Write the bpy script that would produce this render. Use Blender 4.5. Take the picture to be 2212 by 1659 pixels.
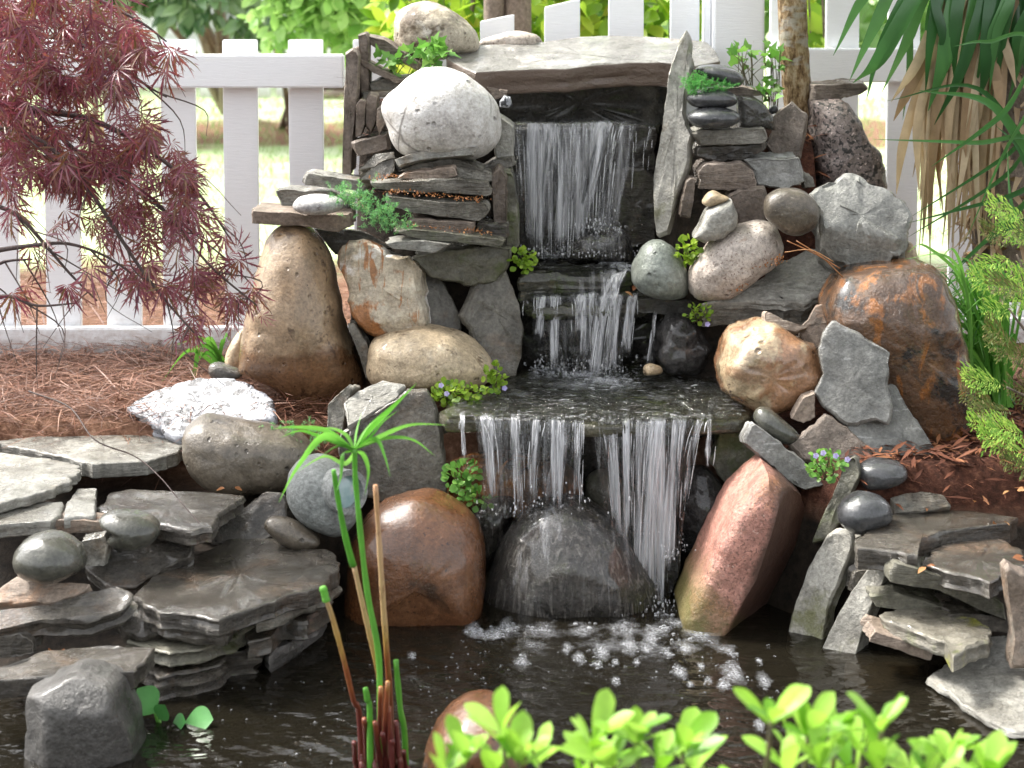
import bpy, bmesh, math, random
import numpy as np
from mathutils import Vector, Matrix, noise
R = math.radians
sc = bpy.context.scene
for o in list(bpy.data.objects):
    bpy.data.objects.remove(o)
COL = sc.collection

# ------------------------------------------------------------------ camera
F_PX, CX, V0, PITCH, CAM_H = 4000.0, 1106.0, 200.0, R(4.0), 1.05
cam_d = bpy.data.cameras.new('camera')
cam = bpy.data.objects.new('camera', cam_d); COL.objects.link(cam)
cam.location = (0, 0, CAM_H)
cam.rotation_euler = (R(90) - PITCH, 0, 0)
cam_d.sensor_width = 36.0
cam_d.lens = F_PX / 2212.0 * 36.0
cam_d.shift_y = -(829.5 - V0) / 2212.0
cam_d.clip_start, cam_d.clip_end = 0.05, 600
cam_d.dof.use_dof = True
cam_d.dof.focus_distance = 4.1
cam_d.dof.aperture_fstop = 5.2
sc.camera = cam

# ------------------------------------------------------------------ light
SUN_EL, SUN_AZ = R(52), R(-62)          # azimuth from +Y (away from the camera) towards +X
w = bpy.data.worlds.new('World'); sc.world = w; w.use_nodes = True
nt = w.node_tree; nt.nodes.clear()
sky = nt.nodes.new('ShaderNodeTexSky'); sky.sky_type = 'NISHITA'; sky.sun_disc = False
sky.sun_elevation = SUN_EL; sky.sun_rotation = SUN_AZ
sky.air_density = 1.0; sky.dust_density = 4.0; sky.ozone_density = 1.0
hs = nt.nodes.new('ShaderNodeHueSaturation'); hs.inputs['Saturation'].default_value = 0.16
bg = nt.nodes.new('ShaderNodeBackground'); bg.inputs['Strength'].default_value = 0.15
wo = nt.nodes.new('ShaderNodeOutputWorld')
nt.links.new(sky.outputs[0], hs.inputs['Color']); nt.links.new(hs.outputs[0], bg.inputs[0]); nt.links.new(bg.outputs[0], wo.inputs[0])
sun_d = bpy.data.lights.new('sun', 'SUN'); sun_d.energy = 2.2; sun_d.angle = R(12); sun_d.color = (1.0, 0.95, 0.87)
sun = bpy.data.objects.new('sun', sun_d); COL.objects.link(sun)
sd = Vector((math.sin(SUN_AZ) * math.cos(SUN_EL), math.cos(SUN_AZ) * math.cos(SUN_EL), math.sin(SUN_EL)))
sun.rotation_euler = (-sd).to_track_quat('-Z', 'Y').to_euler()
sun.location = (-3, 4, 8)
vs = sc.view_settings
vs.view_transform = 'Standard'; vs.look = 'None'; vs.gamma = 1.0; vs.use_curve_mapping = False
vs.exposure = 1.75
sc.cycles.max_bounces = 8; sc.cycles.transparent_max_bounces = 24
sc.cycles.use_denoising = True
sc.cycles.sample_clamp_indirect = 6.0

# ------------------------------------------------------------------ picture <-> place
fw = Vector((0, math.cos(PITCH), -math.sin(PITCH))); up = Vector((0, math.sin(PITCH), math.cos(PITCH)))
C0 = Vector((0, 0, CAM_H))
def ray(u, v):
    return fw + Vector((1, 0, 0)) * ((u - CX) / F_PX) + up * ((V0 - v) / F_PX)
def at(u, v, Y):
    d = ray(u, v); return C0 + d * (Y / d.y)
def atz(u, v, z):
    d = ray(u, v); return C0 + d * ((z - CAM_H) / d.z)
def on_plane(u, v, p, n):
    d = ray(u, v); return C0 + d * ((p - C0).dot(n) / d.dot(n))
REG = {'P': (0, 0, 1), 'A': (0, 0, .3655), 'B': (667, 0, .3838), 'C': (1394.7, 0, .3695), 'D': (0, 545.8, .3655),
       'E': (485.1, 424.5, .3838), 'F': (1334, 485.1, .402), 'G': (0, 970.2, .4151), 'H': (667, 1030.9, .3838), 'I': (1394.7, 970.2, .4151),
       'J': (1000.5, 230.4, .2330), 'K': (1061.2, 515.4, .2377), 'L': (939.9, 849, .31075), 'M': (1819.2, 0, .3655)}
def px(reg, s):
    ox, oy, k = REG[reg]
    if isinstance(s, str):
        s = [tuple(float(q) for q in t.split(',')) for t in s.split()]
    return [(ox + x * k, oy + y * k) for x, y in s]

# ------------------------------------------------------------------ objects
def tag(o, label=None, cat=None, group=None, kind=None):
    if label: o['label'] = label
    if cat: o['category'] = cat
    if group: o['group'] = group
    if kind: o['kind'] = kind
    return o
def empty(name, loc, label, cat, group=None):
    o = bpy.data.objects.new(name, None); COL.objects.link(o); o.location = loc; o.empty_display_size = .05
    return tag(o, label, cat, group)
def mesh_obj(name, verts, faces, mat, parent=None, smooth=True, origin=None, sharp=None):
    v = np.asarray(verts, dtype=np.float64).reshape(-1, 3)
    if parent is not None: org = np.array(parent.location)
    elif origin is not None: org = np.array(origin, dtype=float)
    else: org = np.array(((v[:, 0].min() + v[:, 0].max()) / 2, (v[:, 1].min() + v[:, 1].max()) / 2, v[:, 2].min()))
    me = bpy.data.meshes.new(name)
    me.from_pydata((v - org).tolist(), [], faces)
    me.update()
    if smooth:
        me.polygons.foreach_set('use_smooth', [True] * len(me.polygons))
        if sharp: me.set_sharp_from_angle(angle=R(sharp))
    if mat: me.materials.append(mat)
    o = bpy.data.objects.new(name, me); COL.objects.link(o)
    if parent is not None: o.parent = parent
    else: o.location = org
    return o

class MB:
    def __init__(s): s.v = []; s.f = []; s.n = 0
    def add(s, v, f):
        s.v.append(np.asarray(v, dtype=np.float64).reshape(-1, 3))
        n = s.n; s.f += [tuple(i + n for i in q) for q in f]; s.n += len(s.v[-1])
    def box(s, x0, x1, y0, y1, z0, z1, b=0.0):
        if b <= 0:
            v = [(x, y, z) for z in (z0, z1) for y in (y0, y1) for x in (x0, x1)]
            f = [(0, 2, 3, 1), (4, 5, 7, 6), (0, 1, 5, 4), (2, 6, 7, 3), (0, 4, 6, 2), (1, 3, 7, 5)]
            s.add(v, f); return
        bm = bmesh.new(); bmesh.ops.create_cube(bm, size=1)
        for q in bm.verts: q.co = Vector(((x0 + x1) / 2 + q.co.x * (x1 - x0), (y0 + y1) / 2 + q.co.y * (y1 - y0), (z0 + z1) / 2 + q.co.z * (z1 - z0)))
        bmesh.ops.bevel(bm, geom=bm.edges[:], offset=b, segments=2, affect='EDGES')
        bm.verts.index_update(); s.add([q.co[:] for q in bm.verts], [[q.index for q in p.verts] for p in bm.faces]); bm.free()
    def tube(s, pts, rad, n=6, cap=True):
        pts = [Vector(p) for p in pts]; m = len(pts)
        if not hasattr(rad, '__len__'): rad = [rad] * m
        vv = []; a = None
        for i, p in enumerate(pts):
            t = (pts[min(i + 1, m - 1)] - pts[max(i - 1, 0)]).normalized()
            if a is None: a = t.orthogonal().normalized()
            else: a = (a - t * a.dot(t)).normalized()
            b = t.cross(a)
            for k in range(n):
                an = 2 * math.pi * k / n
                vv.append(p + (a * math.cos(an) + b * math.sin(an)) * rad[i])
        ff = [(i * n + k, i * n + (k + 1) % n, (i + 1) * n + (k + 1) % n, (i + 1) * n + k) for i in range(m - 1) for k in range(n)]
        if cap: ff += [tuple(range(n))[::-1], tuple((m - 1) * n + k for k in range(n))]
        s.add(vv, ff)
    def blade(s, pts, wid, side, fold=0.0, nrm=None):
        """a leaf blade along pts: half width wid(t); folded along its midrib"""
        pts = [Vector(p) for p in pts]; m = len(pts); side = Vector(side)
        vv = []
        for i, p in enumerate(pts):
            t = (pts[min(i + 1, m - 1)] - pts[max(i - 1, 0)]).normalized()
            x = (side - t * side.dot(t)).normalized(); z = x.cross(t)
            hw = wid(i / (m - 1))
            vv += [p - x * hw + z * fold * hw, p, p + x * hw + z * fold * hw]
        ff = []
        for i in range(m - 1):
            a = i * 3; ff += [(a, a + 1, a + 4, a + 3), (a + 1, a + 2, a + 5, a + 4)]
        s.add(vv, ff)
    def build(s, name, mat, parent=None, smooth=True, origin=None, sharp=None):
        return mesh_obj(name, np.concatenate(s.v), s.f, mat, parent, smooth, origin, sharp)

def spline(pts, n=8):
    """Catmull-Rom through 3-D points"""
    P = [Vector(p) for p in pts]; P = [P[0] * 2 - P[1]] + P + [P[-1] * 2 - P[-2]]
    out = []
    for i in range(1, len(P) - 2):
        for k in range(n):
            t = k / n; a, b, c, d = P[i - 1], P[i], P[i + 1], P[i + 2]
            out.append(0.5 * ((2 * b) + (c - a) * t + (2 * a - 5 * b + 4 * c - d) * t * t + (3 * b - a - 3 * c + d) * t ** 3))
    out.append(P[-2]); return out

def scatter(mb, tv, tf, pos, ydir, nrm, scale):
    """many copies of one leaf (tv, tf) in one mesh"""
    tv = np.asarray(tv); pos = np.asarray(pos); y = np.asarray(ydir, float); z = np.asarray(nrm, float)
    y /= np.linalg.norm(y, axis=1)[:, None] + 1e-9
    x = np.cross(y, z); x /= np.linalg.norm(x, axis=1)[:, None] + 1e-9
    z = np.cross(x, y); s = np.asarray(scale).reshape(-1, 1)
    if s.shape[0] == 1: s = np.repeat(s, len(pos), 0)
    out = pos[:, None, :] + s[:, None, :] * (tv[None, :, 0:1] * x[:, None, :] + tv[None, :, 1:2] * y[:, None, :] + tv[None, :, 2:3] * z[:, None, :])
    m = len(tv); ff = []
    for i in range(len(pos)):
        ff += [tuple(q + i * m for q in f) for f in tf]
    mb.add(out.reshape(-1, 3), ff)

def leaf_tpl(w=.3, wide=.55, cup=.08, droop=.1, n=4, tip=1.0):
    v = []; f = []
    for i in range(n + 1):
        t = i / n
        # half width: 0 at base, w at 'wide', 0 at tip
        hw = w * (math.sin(math.pi / 2 * min(1, t / wide)) if t < wide else math.cos(math.pi / 2 * ((t - wide) / (1 - wide)) ** tip)) if 0 < t < 1 else .012
        zc = -droop * t * t
        v += [(-hw, t, zc + cup * hw / w), (0, t, zc), (hw, t, zc + cup * hw / w)]
    for i in range(n):
        a = i * 3; f += [(a, a + 1, a + 4, a + 3), (a + 1, a + 2, a + 5, a + 4)]
    return np.array(v), f

rng = np.random.default_rng(7); random.seed(11)
def rand_unit(n):
    v = rng.normal(size=(n, 3)); return v / np.linalg.norm(v, axis=1)[:, None]
# ------------------------------------------------------------------ materials
class NT:
    def __init__(s, name):
        s.m = bpy.data.materials.new(name); s.m.use_nodes = True; s.t = s.m.node_tree; s.t.nodes.clear()
        s.out = s.n('ShaderNodeOutputMaterial'); s.co = None
    def n(s, typ, **kw):
        q = s.t.nodes.new(typ)
        for k, v in kw.items(): setattr(q, k, v)
        return q
    def l(s, a, b): s.t.links.new(a, b)
    def coord(s, sx=1, sy=1, sz=1, rand=True):
        if s.co is None:
            tc = s.n('ShaderNodeTexCoord'); s.co = tc.outputs['Object']
            if rand:
                oi = s.n('ShaderNodeObjectInfo'); mu = s.n('ShaderNodeMath', operation='MULTIPLY'); mu.inputs[1].default_value = 37.0
                s.l(oi.outputs['Random'], mu.inputs[0]); ad = s.n('ShaderNodeVectorMath', operation='ADD')
                s.l(s.co, ad.inputs[0]); s.l(mu.outputs[0], ad.inputs[1]); s.co = ad.outputs[0]
        if (sx, sy, sz) == (1, 1, 1): return s.co
        mp = s.n('ShaderNodeVectorMath', operation='MULTIPLY'); mp.inputs[1].default_value = (sx, sy, sz); s.l(s.co, mp.inputs[0]); return mp.outputs[0]
    def noise(s, scale, detail=6, rough=.6, vec=None, dist=0):
        q = s.n('ShaderNodeTexNoise'); q.inputs['Scale'].default_value = scale; q.inputs['Detail'].default_value = detail
        q.inputs['Roughness'].default_value = rough; q.inputs['Distortion'].default_value = dist
        s.l(vec if vec is not None else s.coord(), q.inputs['Vector']); return q.outputs['Fac']
    def vor(s, scale, vec=None, feature='F1'):
        q = s.n('ShaderNodeTexVoronoi', feature=feature); q.inputs['Scale'].default_value = scale
        s.l(vec if vec is not None else s.coord(), q.inputs['Vector']); return q.outputs['Distance']
    def ramp(s, fac, stops, interp='LINEAR'):
        q = s.n('ShaderNodeValToRGB'); q.color_ramp.interpolation = interp; e = q.color_ramp.elements
        while len(e) < len(stops): e.new(.5)
        for i, (p, c) in enumerate(stops):
            e[i].position = p; e[i].color = (c, c, c, 1) if not hasattr(c, '__len__') else (*c[:3], 1)
        s.l(fac, q.inputs[0]); return q.outputs['Color']
    def mix(s, fac, a, b, mode='MIX'):
        q = s.n('ShaderNodeMix', data_type='RGBA', blend_type=mode)
        for sock, val in ((q.inputs[0], fac), (q.inputs[6], a), (q.inputs[7], b)):
            if hasattr(val, 'links'): s.l(val, sock)
            elif hasattr(val, '__len__'): sock.default_value = (*val[:3], 1)
            else: sock.default_value = val
        return q.outputs[2]
    def math(s, op, a, b=0.0):
        q = s.n('ShaderNodeMath', operation=op)
        for i, val in enumerate((a, b)):
            if hasattr(val, 'links'): s.l(val, q.inputs[i])
            else: q.inputs[i].default_value = val
        return q.outputs[0]
    def bump(s, h, strength=.5, dist=.01, prev=None):
        q = s.n('ShaderNodeBump'); q.inputs['Strength'].default_value = strength; q.inputs['Distance'].default_value = dist
        s.l(h, q.inputs['Height'])
        if prev is not None: s.l(prev, q.inputs['Normal'])
        return q.outputs[0]
    def pbsdf(s, color=None, rough=.5, normal=None, spec=.5, coat=0, coat_rough=.1, **kw):
        q = s.n('ShaderNodeBsdfPrincipled')
        for sock, val in (('Base Color', color), ('Roughness', rough), ('Specular IOR Level', spec), ('Coat Weight', coat)):
            if val is None: continue
            if hasattr(val, 'links'): s.l(val, q.inputs[sock])
            elif hasattr(val, '__len__'): q.inputs[sock].default_value = (*val[:3], 1)
            else: q.inputs[sock].default_value = val
        q.inputs['Coat Roughness'].default_value = coat_rough
        if normal is not None: s.l(normal, q.inputs['Normal'])
        return q.outputs[0]
    def done(s, sh): s.l(sh, s.out.inputs[0]); return s.m

def stone_mat(name, cols, scale=9, rough=(.35, .7), wet=0.0, spots=(), speck=(), layer=0, bump=.5, grain=140, cracks=None, moss=None, streak=None, gdist=.004, coatr=.12, damp=.0, edge=0, wetbelow=None, side=None, mossat=None, shaded_side=None, pits=None):
    kk = .45 if name.startswith('running') else .65 if name.startswith(('wet_grey', 'dark_wet'))  else .80 if 'pale' in name else 1.0 if 'post' in name else .70 if name.endswith('_face') else .86 if 'slate' in name else .62 if name == 'capstone' else .78 if name in ('white_boulder', 'pinkish_pale_boulder') else .6 if name == 'orange_wet_boulder' else .78 if name == 'rusty_boulder' else .72 if name in ('glare_white_speckled', 'grey_green_pebble') else 1.0
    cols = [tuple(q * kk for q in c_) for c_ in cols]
    t = NT(name)
    vec = t.coord(1, 1, layer) if layer else t.coord()
    n1 = t.noise(scale, 8, .62, vec, .3)
    c = t.ramp(n1, [(.32, cols[0]), (.5, cols[1]), (.68, cols[2])])
    n0 = t.noise(scale * .28, 3, .5)                                    # broad drift of tone
    c = t.mix(t.ramp(n0, [(.35, 0.0), (.65, .55)]), c, cols[-1])
    for col, s_, thr, soft in spots:
        c = t.mix(t.ramp(t.noise(s_, 5, .65, None, .5), [(thr, 0.0), (thr + soft, 1.0)]), c, col)
    if streak:                                                         # veins / stains drawn out along one way
        col, vx, s_, thr, soft = streak
        c = t.mix(t.ramp(t.noise(s_, 5, .6, t.coord(*vx), .8), [(thr, 0.0), (thr + soft, 1.0)]), c, col)
    g = t.noise(grain, 4, .7)
    c = t.mix(.5, c, t.ramp(g, [(.28, .15), (.5, .5), (.72, .85)]), 'OVERLAY')
    g2 = t.noise(scale * 4.5, 6, .7); c = t.mix(.6, c, t.ramp(g2, [(.3, .2), (.5, .5), (.7, .8)]), 'OVERLAY')
    for col, s_, thr in speck:
        c = t.mix(t.ramp(t.noise(s_, 3, .6), [(thr, 0.0), (thr + .05, 1.0)]), c, col)
    h = t.noise(scale * 3.2, 10, .66, vec)
    nb = t.bump(h, bump, .012)
    nb = t.bump(g, bump * .7, gdist, nb)
    if pits:                                                          # small chips and pores
        pw = t.n('ShaderNodeVectorMath', operation='ADD'); t.l(t.coord(), pw.inputs[0]); pn = t.n('ShaderNodeTexNoise'); pn.inputs['Scale'].default_value = pits; t.l(t.coord(), pn.inputs['Vector']); ps = t.n('ShaderNodeVectorMath', operation='SCALE'); ps.inputs['Scale'].default_value = .4 / pits; t.l(pn.outputs['Color'], ps.inputs[0]); t.l(ps.outputs[0], pw.inputs[1])
        pd = t.math('MULTIPLY', t.ramp(t.vor(pits, pw.outputs[0]), [(.10, 1.0), (.26, 0.0)]), t.ramp(t.noise(pits * .3, 3, .6), [(.5, 0.0), (.58, 1.0)]))
        c = t.mix(t.math('MULTIPLY', pd, .65), c, tuple(q * .38 for q in cols[0])); nb = t.bump(t.math('MULTIPLY', pd, -1.0), .8, .006, nb)
    if cracks:
        cw = t.noise(cracks * .6, 4, .6)
        cv = t.n('ShaderNodeVectorMath', operation='ADD'); t.l(t.coord(), cv.inputs[0]); wv = t.n('ShaderNodeVectorMath', operation='SCALE'); wv.inputs['Scale'].default_value = .12
        t.l(cw, wv.inputs[0]); t.l(wv.outputs[0], cv.inputs[1])
        d = t.vor(cracks, cv.outputs[0], 'DISTANCE_TO_EDGE')
        line = t.ramp(d, [(.0, 1.0), (.022, 0.0)])
        keep = t.ramp(t.noise(cracks * .8, 3, .5), [(.5, 0.0), (.6, 1.0)])
        cm = t.math('MULTIPLY', line, keep)
        c = t.mix(cm, c, tuple(q * .45 for q in cols[0])); 
    if moss:
        col, amt, ms = moss
        geo = t.n('ShaderNodeNewGeometry'); sp = t.n('ShaderNodeSeparateXYZ'); t.l(geo.outputs['Normal'], sp.inputs[0])
        mm = t.noise(ms, 6, .7)
        mk = t.ramp(mm, [(1 - amt, 0.0), (1 - amt + .12, .85)])
        c = t.mix(mk, c, col)
    r = t.ramp(t.noise(scale * .9, 5, .6), [(.35, rough[0]), (.65, rough[1])])
    if edge:                                                          # broken, paler rims
        geo = t.n('ShaderNodeNewGeometry'); c = t.mix(t.math('MULTIPLY', t.ramp(geo.outputs['Pointiness'], [(.515, 0.0), (.57, 1.0)]), t.ramp(t.noise(24, 4, .6), [(.35, .2), (.6, edge)])), c, tuple(min(.7, q * 1.55 + .03) for q in cols[2]))
    if side:                                                          # darker brown on steep faces, fading out towards the level top
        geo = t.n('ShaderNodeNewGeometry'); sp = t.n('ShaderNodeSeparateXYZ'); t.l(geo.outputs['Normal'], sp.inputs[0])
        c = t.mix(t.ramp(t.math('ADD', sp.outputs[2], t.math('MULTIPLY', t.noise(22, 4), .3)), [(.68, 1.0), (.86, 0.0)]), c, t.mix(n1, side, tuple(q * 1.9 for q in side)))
    if mossat or wetbelow or shaded_side:
        ob = t.n('ShaderNodeTexCoord'); sq = t.n('ShaderNodeSeparateXYZ'); t.l(ob.outputs['Object'], sq.inputs[0])
    if shaded_side:                                                          # brown side past a ridge, its shade put into the colour
        ax, az, lo, hi, col = shaded_side
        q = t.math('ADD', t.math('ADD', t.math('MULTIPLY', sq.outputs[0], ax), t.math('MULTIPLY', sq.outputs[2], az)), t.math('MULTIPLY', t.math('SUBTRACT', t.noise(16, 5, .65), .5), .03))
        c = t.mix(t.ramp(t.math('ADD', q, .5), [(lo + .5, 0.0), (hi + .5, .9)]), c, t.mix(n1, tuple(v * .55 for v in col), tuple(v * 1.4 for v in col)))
    if mossat:                                                        # growth near the water
        ax, az, lo, hi, col = mossat
        q = t.math('ADD', t.math('ADD', t.math('MULTIPLY', sq.outputs[0], ax), t.math('MULTIPLY', sq.outputs[2], az)), t.math('MULTIPLY', t.math('SUBTRACT', t.noise(14, 6, .7), .5), .16))
        c = t.mix(t.ramp(t.math('ADD', q, .5), [(lo + .5, 0.0), (hi + .5, .85)]), c, col)
    if wetbelow:                                                      # splashed part, up to an uneven tide line
        zz = t.math('ADD', sq.outputs[2], t.math('MULTIPLY', t.math('SUBTRACT', t.noise(6, 5, .6), .5), .22))
        wm = t.ramp(zz, [(wetbelow, 1.0), (wetbelow + .03, 0.0)])
        c = t.mix(wm, c, t.mix(1.0, c, (.50, .38, .30), 'MULTIPLY')); r = t.math('SUBTRACT', r, t.math('MULTIPLY', wm, .2))
    if damp:                                                          # damp patches: darker and smoother
        dp = t.ramp(t.noise(scale * .55, 5, .62, None, .6), [(.46, 0.0), (.56, 1.0)])
        c = t.mix(t.math('MULTIPLY', dp, damp), c, t.mix(1.0, c, (.42, .40, .37), 'MULTIPLY'))
        r = t.math('SUBTRACT', r, t.math('MULTIPLY', dp, .18))
    return t.done(t.pbsdf(c, r, nb, .5, wet, coatr))

def leaf_mat(name, cols, trans=.35, rough=.4, spec=.4, vein=0, island=True, sat_noise=25):
    t = NT(name)
    geo = t.n('ShaderNodeNewGeometry')
    c = t.ramp(geo.outputs['Random Per Island'], [(i / max(1, len(cols) - 1), q) for i, q in enumerate(cols)])
    n = t.noise(sat_noise, 4, .6)
    c = t.mix(.45, c, t.ramp(n, [(.25, .3), (.5, .5), (.75, .7)]), 'OVERLAY')
    p = t.pbsdf(c, rough, t.bump(t.noise(sat_noise * 6, 3), .15, .003), spec)
    tr = t.n('ShaderNodeBsdfTranslucent'); c2 = t.mix(.5, c, (1, 1, .35), 'MULTIPLY'); t.l(t.mix(.6, c, c2), tr.inputs[0])
    ms = t.n('ShaderNodeMixShader'); ms.inputs[0].default_value = trans; t.l(p, ms.inputs[1]); t.l(tr.outputs[0], ms.inputs[2])
    return t.done(ms.outputs[0])

M = {}
# slate and flagstone
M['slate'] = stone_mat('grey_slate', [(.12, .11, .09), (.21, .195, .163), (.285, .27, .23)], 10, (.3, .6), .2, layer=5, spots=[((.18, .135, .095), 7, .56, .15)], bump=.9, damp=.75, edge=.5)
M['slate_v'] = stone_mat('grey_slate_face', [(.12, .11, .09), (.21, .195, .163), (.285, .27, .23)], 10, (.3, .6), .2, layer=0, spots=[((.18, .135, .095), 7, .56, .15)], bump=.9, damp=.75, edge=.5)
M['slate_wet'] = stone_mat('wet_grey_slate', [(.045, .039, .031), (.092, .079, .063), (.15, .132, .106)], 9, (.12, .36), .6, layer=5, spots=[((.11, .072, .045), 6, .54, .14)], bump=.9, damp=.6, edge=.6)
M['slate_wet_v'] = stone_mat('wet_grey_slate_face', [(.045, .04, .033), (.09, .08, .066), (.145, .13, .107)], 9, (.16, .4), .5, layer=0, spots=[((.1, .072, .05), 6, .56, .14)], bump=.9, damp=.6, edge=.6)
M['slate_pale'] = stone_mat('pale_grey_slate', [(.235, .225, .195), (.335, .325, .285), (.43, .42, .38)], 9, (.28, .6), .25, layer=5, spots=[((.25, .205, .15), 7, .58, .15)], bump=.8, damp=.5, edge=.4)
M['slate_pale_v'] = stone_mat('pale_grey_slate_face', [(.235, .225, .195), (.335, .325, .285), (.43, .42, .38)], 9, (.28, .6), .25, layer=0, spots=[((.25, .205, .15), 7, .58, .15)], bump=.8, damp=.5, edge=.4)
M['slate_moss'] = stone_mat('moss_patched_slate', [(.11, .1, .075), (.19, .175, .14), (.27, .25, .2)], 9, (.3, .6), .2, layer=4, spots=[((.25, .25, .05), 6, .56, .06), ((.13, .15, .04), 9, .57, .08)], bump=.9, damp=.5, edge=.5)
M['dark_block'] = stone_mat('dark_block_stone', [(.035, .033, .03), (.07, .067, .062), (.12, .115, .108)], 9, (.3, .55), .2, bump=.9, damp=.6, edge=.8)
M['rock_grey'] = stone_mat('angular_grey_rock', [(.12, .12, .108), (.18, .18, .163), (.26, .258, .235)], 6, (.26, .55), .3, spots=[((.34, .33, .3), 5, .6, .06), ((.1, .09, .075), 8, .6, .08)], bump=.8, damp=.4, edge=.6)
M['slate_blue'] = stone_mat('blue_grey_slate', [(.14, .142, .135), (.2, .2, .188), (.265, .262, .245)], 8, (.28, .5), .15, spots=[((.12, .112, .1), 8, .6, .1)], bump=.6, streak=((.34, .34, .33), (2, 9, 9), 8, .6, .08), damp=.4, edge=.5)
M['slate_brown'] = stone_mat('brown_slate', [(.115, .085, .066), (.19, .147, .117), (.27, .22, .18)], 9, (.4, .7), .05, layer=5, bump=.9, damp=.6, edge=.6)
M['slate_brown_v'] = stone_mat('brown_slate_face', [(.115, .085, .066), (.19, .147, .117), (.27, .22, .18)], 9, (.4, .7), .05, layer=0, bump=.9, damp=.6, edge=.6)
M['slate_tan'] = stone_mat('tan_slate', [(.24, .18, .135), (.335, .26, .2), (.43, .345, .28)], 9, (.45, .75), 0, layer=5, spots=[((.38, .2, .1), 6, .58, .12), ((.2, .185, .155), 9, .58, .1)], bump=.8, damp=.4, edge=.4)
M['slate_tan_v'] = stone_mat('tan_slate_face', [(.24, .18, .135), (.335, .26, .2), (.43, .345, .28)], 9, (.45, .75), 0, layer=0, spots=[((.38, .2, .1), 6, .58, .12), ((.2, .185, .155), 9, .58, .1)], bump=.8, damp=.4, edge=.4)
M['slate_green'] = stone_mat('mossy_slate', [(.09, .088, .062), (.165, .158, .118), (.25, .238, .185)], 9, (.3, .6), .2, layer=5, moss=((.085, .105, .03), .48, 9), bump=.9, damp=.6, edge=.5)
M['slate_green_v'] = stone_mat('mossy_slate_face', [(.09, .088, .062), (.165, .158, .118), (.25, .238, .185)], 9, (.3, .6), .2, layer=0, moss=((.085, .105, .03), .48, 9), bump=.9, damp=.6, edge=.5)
M['slate_post'] = stone_mat('weathered_slate_post', [(.21, .2, .17), (.31, .295, .255), (.41, .395, .35)], 8, (.3, .55), .2, spots=[((.15, .13, .1), 12, .58, .1)], moss=((.14, .145, .04), .46, 6), bump=.8, damp=.5, edge=.5)
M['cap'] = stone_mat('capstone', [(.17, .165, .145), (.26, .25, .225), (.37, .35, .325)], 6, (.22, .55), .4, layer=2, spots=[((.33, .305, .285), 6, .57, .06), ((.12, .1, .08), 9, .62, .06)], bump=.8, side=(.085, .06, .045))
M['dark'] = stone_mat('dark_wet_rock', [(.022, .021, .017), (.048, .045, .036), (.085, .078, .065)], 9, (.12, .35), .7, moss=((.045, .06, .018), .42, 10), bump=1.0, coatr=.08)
M['black'] = stone_mat('black_wet_rock', [(.014, .013, .013), (.03, .028, .027), (.055, .05, .048)], 16, (.08, .25), .9, bump=1.4, coatr=.06, grain=90, gdist=.006)
M['ledge'] = stone_mat('algae_wet_ledge', [(.03, .03, .017), (.07, .066, .038), (.13, .117, .08)], 10, (.1, .3), .8, moss=((.13, .16, .03), .46, 5.5), bump=1.3, coatr=.08)
# boulders
M['white'] = stone_mat('white_boulder', [(.55, .51, .47), (.68, .65, .61), (.78, .76, .73)], 7, (.5, .75), 0, spots=[((.42, .39, .35), 10, .64, .1), ((.5, .47, .43), 25, .62, .05)], cracks=5, bump=.6, speck=[((.3, .27, .23), 120, .68)], pits=38)
M['buff'] = stone_mat('buff_boulder', [(.24, .195, .135), (.36, .305, .225), (.48, .43, .35)], 7, (.45, .7), .05, spots=[((.095, .066, .038), 4.5, .555, .08), ((.52, .48, .42), 9, .6, .08)], bump=.6, speck=[((.17, .13, .08), 100, .64)], pits=45)
M['brown'] = stone_mat('brown_boulder', [(.2, .125, .068), (.29, .2, .12), (.37, .28, .19)], 5, (.24, .5), .35, spots=[((.135, .09, .058), 13, .59, .035), ((.40, .31, .2), 6, .58, .1), ((.19, .115, .06), 4, .56, .1)], speck=[((.1, .065, .04), 80, .66)], bump=.5, coatr=.2, wetbelow=.2, pits=42)
M['brown_wet'] = stone_mat('wet_brown_boulder', [(.05, .017, .006), (.095, .036, .014), (.14, .064, .029)], 5, (.12, .34), .6, spots=[((.05, .025, .013), 7, .58, .1), ((.12, .052, .023), 5, .6, .12)], speck=[((.04, .017, .008), 110, .64)], bump=.5, coatr=.12)
M['olive'] = stone_mat('olive_brown_boulder', [(.06, .048, .033), (.1, .082, .06), (.15, .127, .097)], 7, (.24, .5), .45, speck=[((.2, .175, .135), 90, .67)], spots=[((.045, .035, .025), 6, .56, .1)], bump=.5, coatr=.18, pits=45)
M['tan'] = stone_mat('tan_boulder', [(.24, .165, .09), (.36, .27, .165), (.47, .38, .26)], 8, (.35, .6), .15, spots=[((.17, .115, .065), 15, .585, .06), ((.5, .43, .32), 6, .6, .1)], speck=[((.58, .5, .38), 70, .67), ((.13, .09, .05), 120, .66)], bump=.6, pits=50)
M['quartz'] = stone_mat('quartz_rock', [(.34, .26, .15), (.46, .385, .27), (.58, .52, .42)], 7, (.3, .6), .15, spots=[((.76, .72, .66), 5, .54, .05), ((.36, .16, .06), 6, .585, .05), ((.3, .27, .2), 11, .6, .06)], streak=((.4, .19, .08), (7, 2, 1.5), 5, .57, .05), bump=.8)
M['greenstone'] = stone_mat('green_grey_stone', [(.12, .14, .12), (.18, .20, .175), (.25, .265, .235)], 10, (.25, .5), .3, spots=[((.09, .1, .085), 9, .58, .1)], bump=.5, coatr=.2, pits=40)
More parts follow.
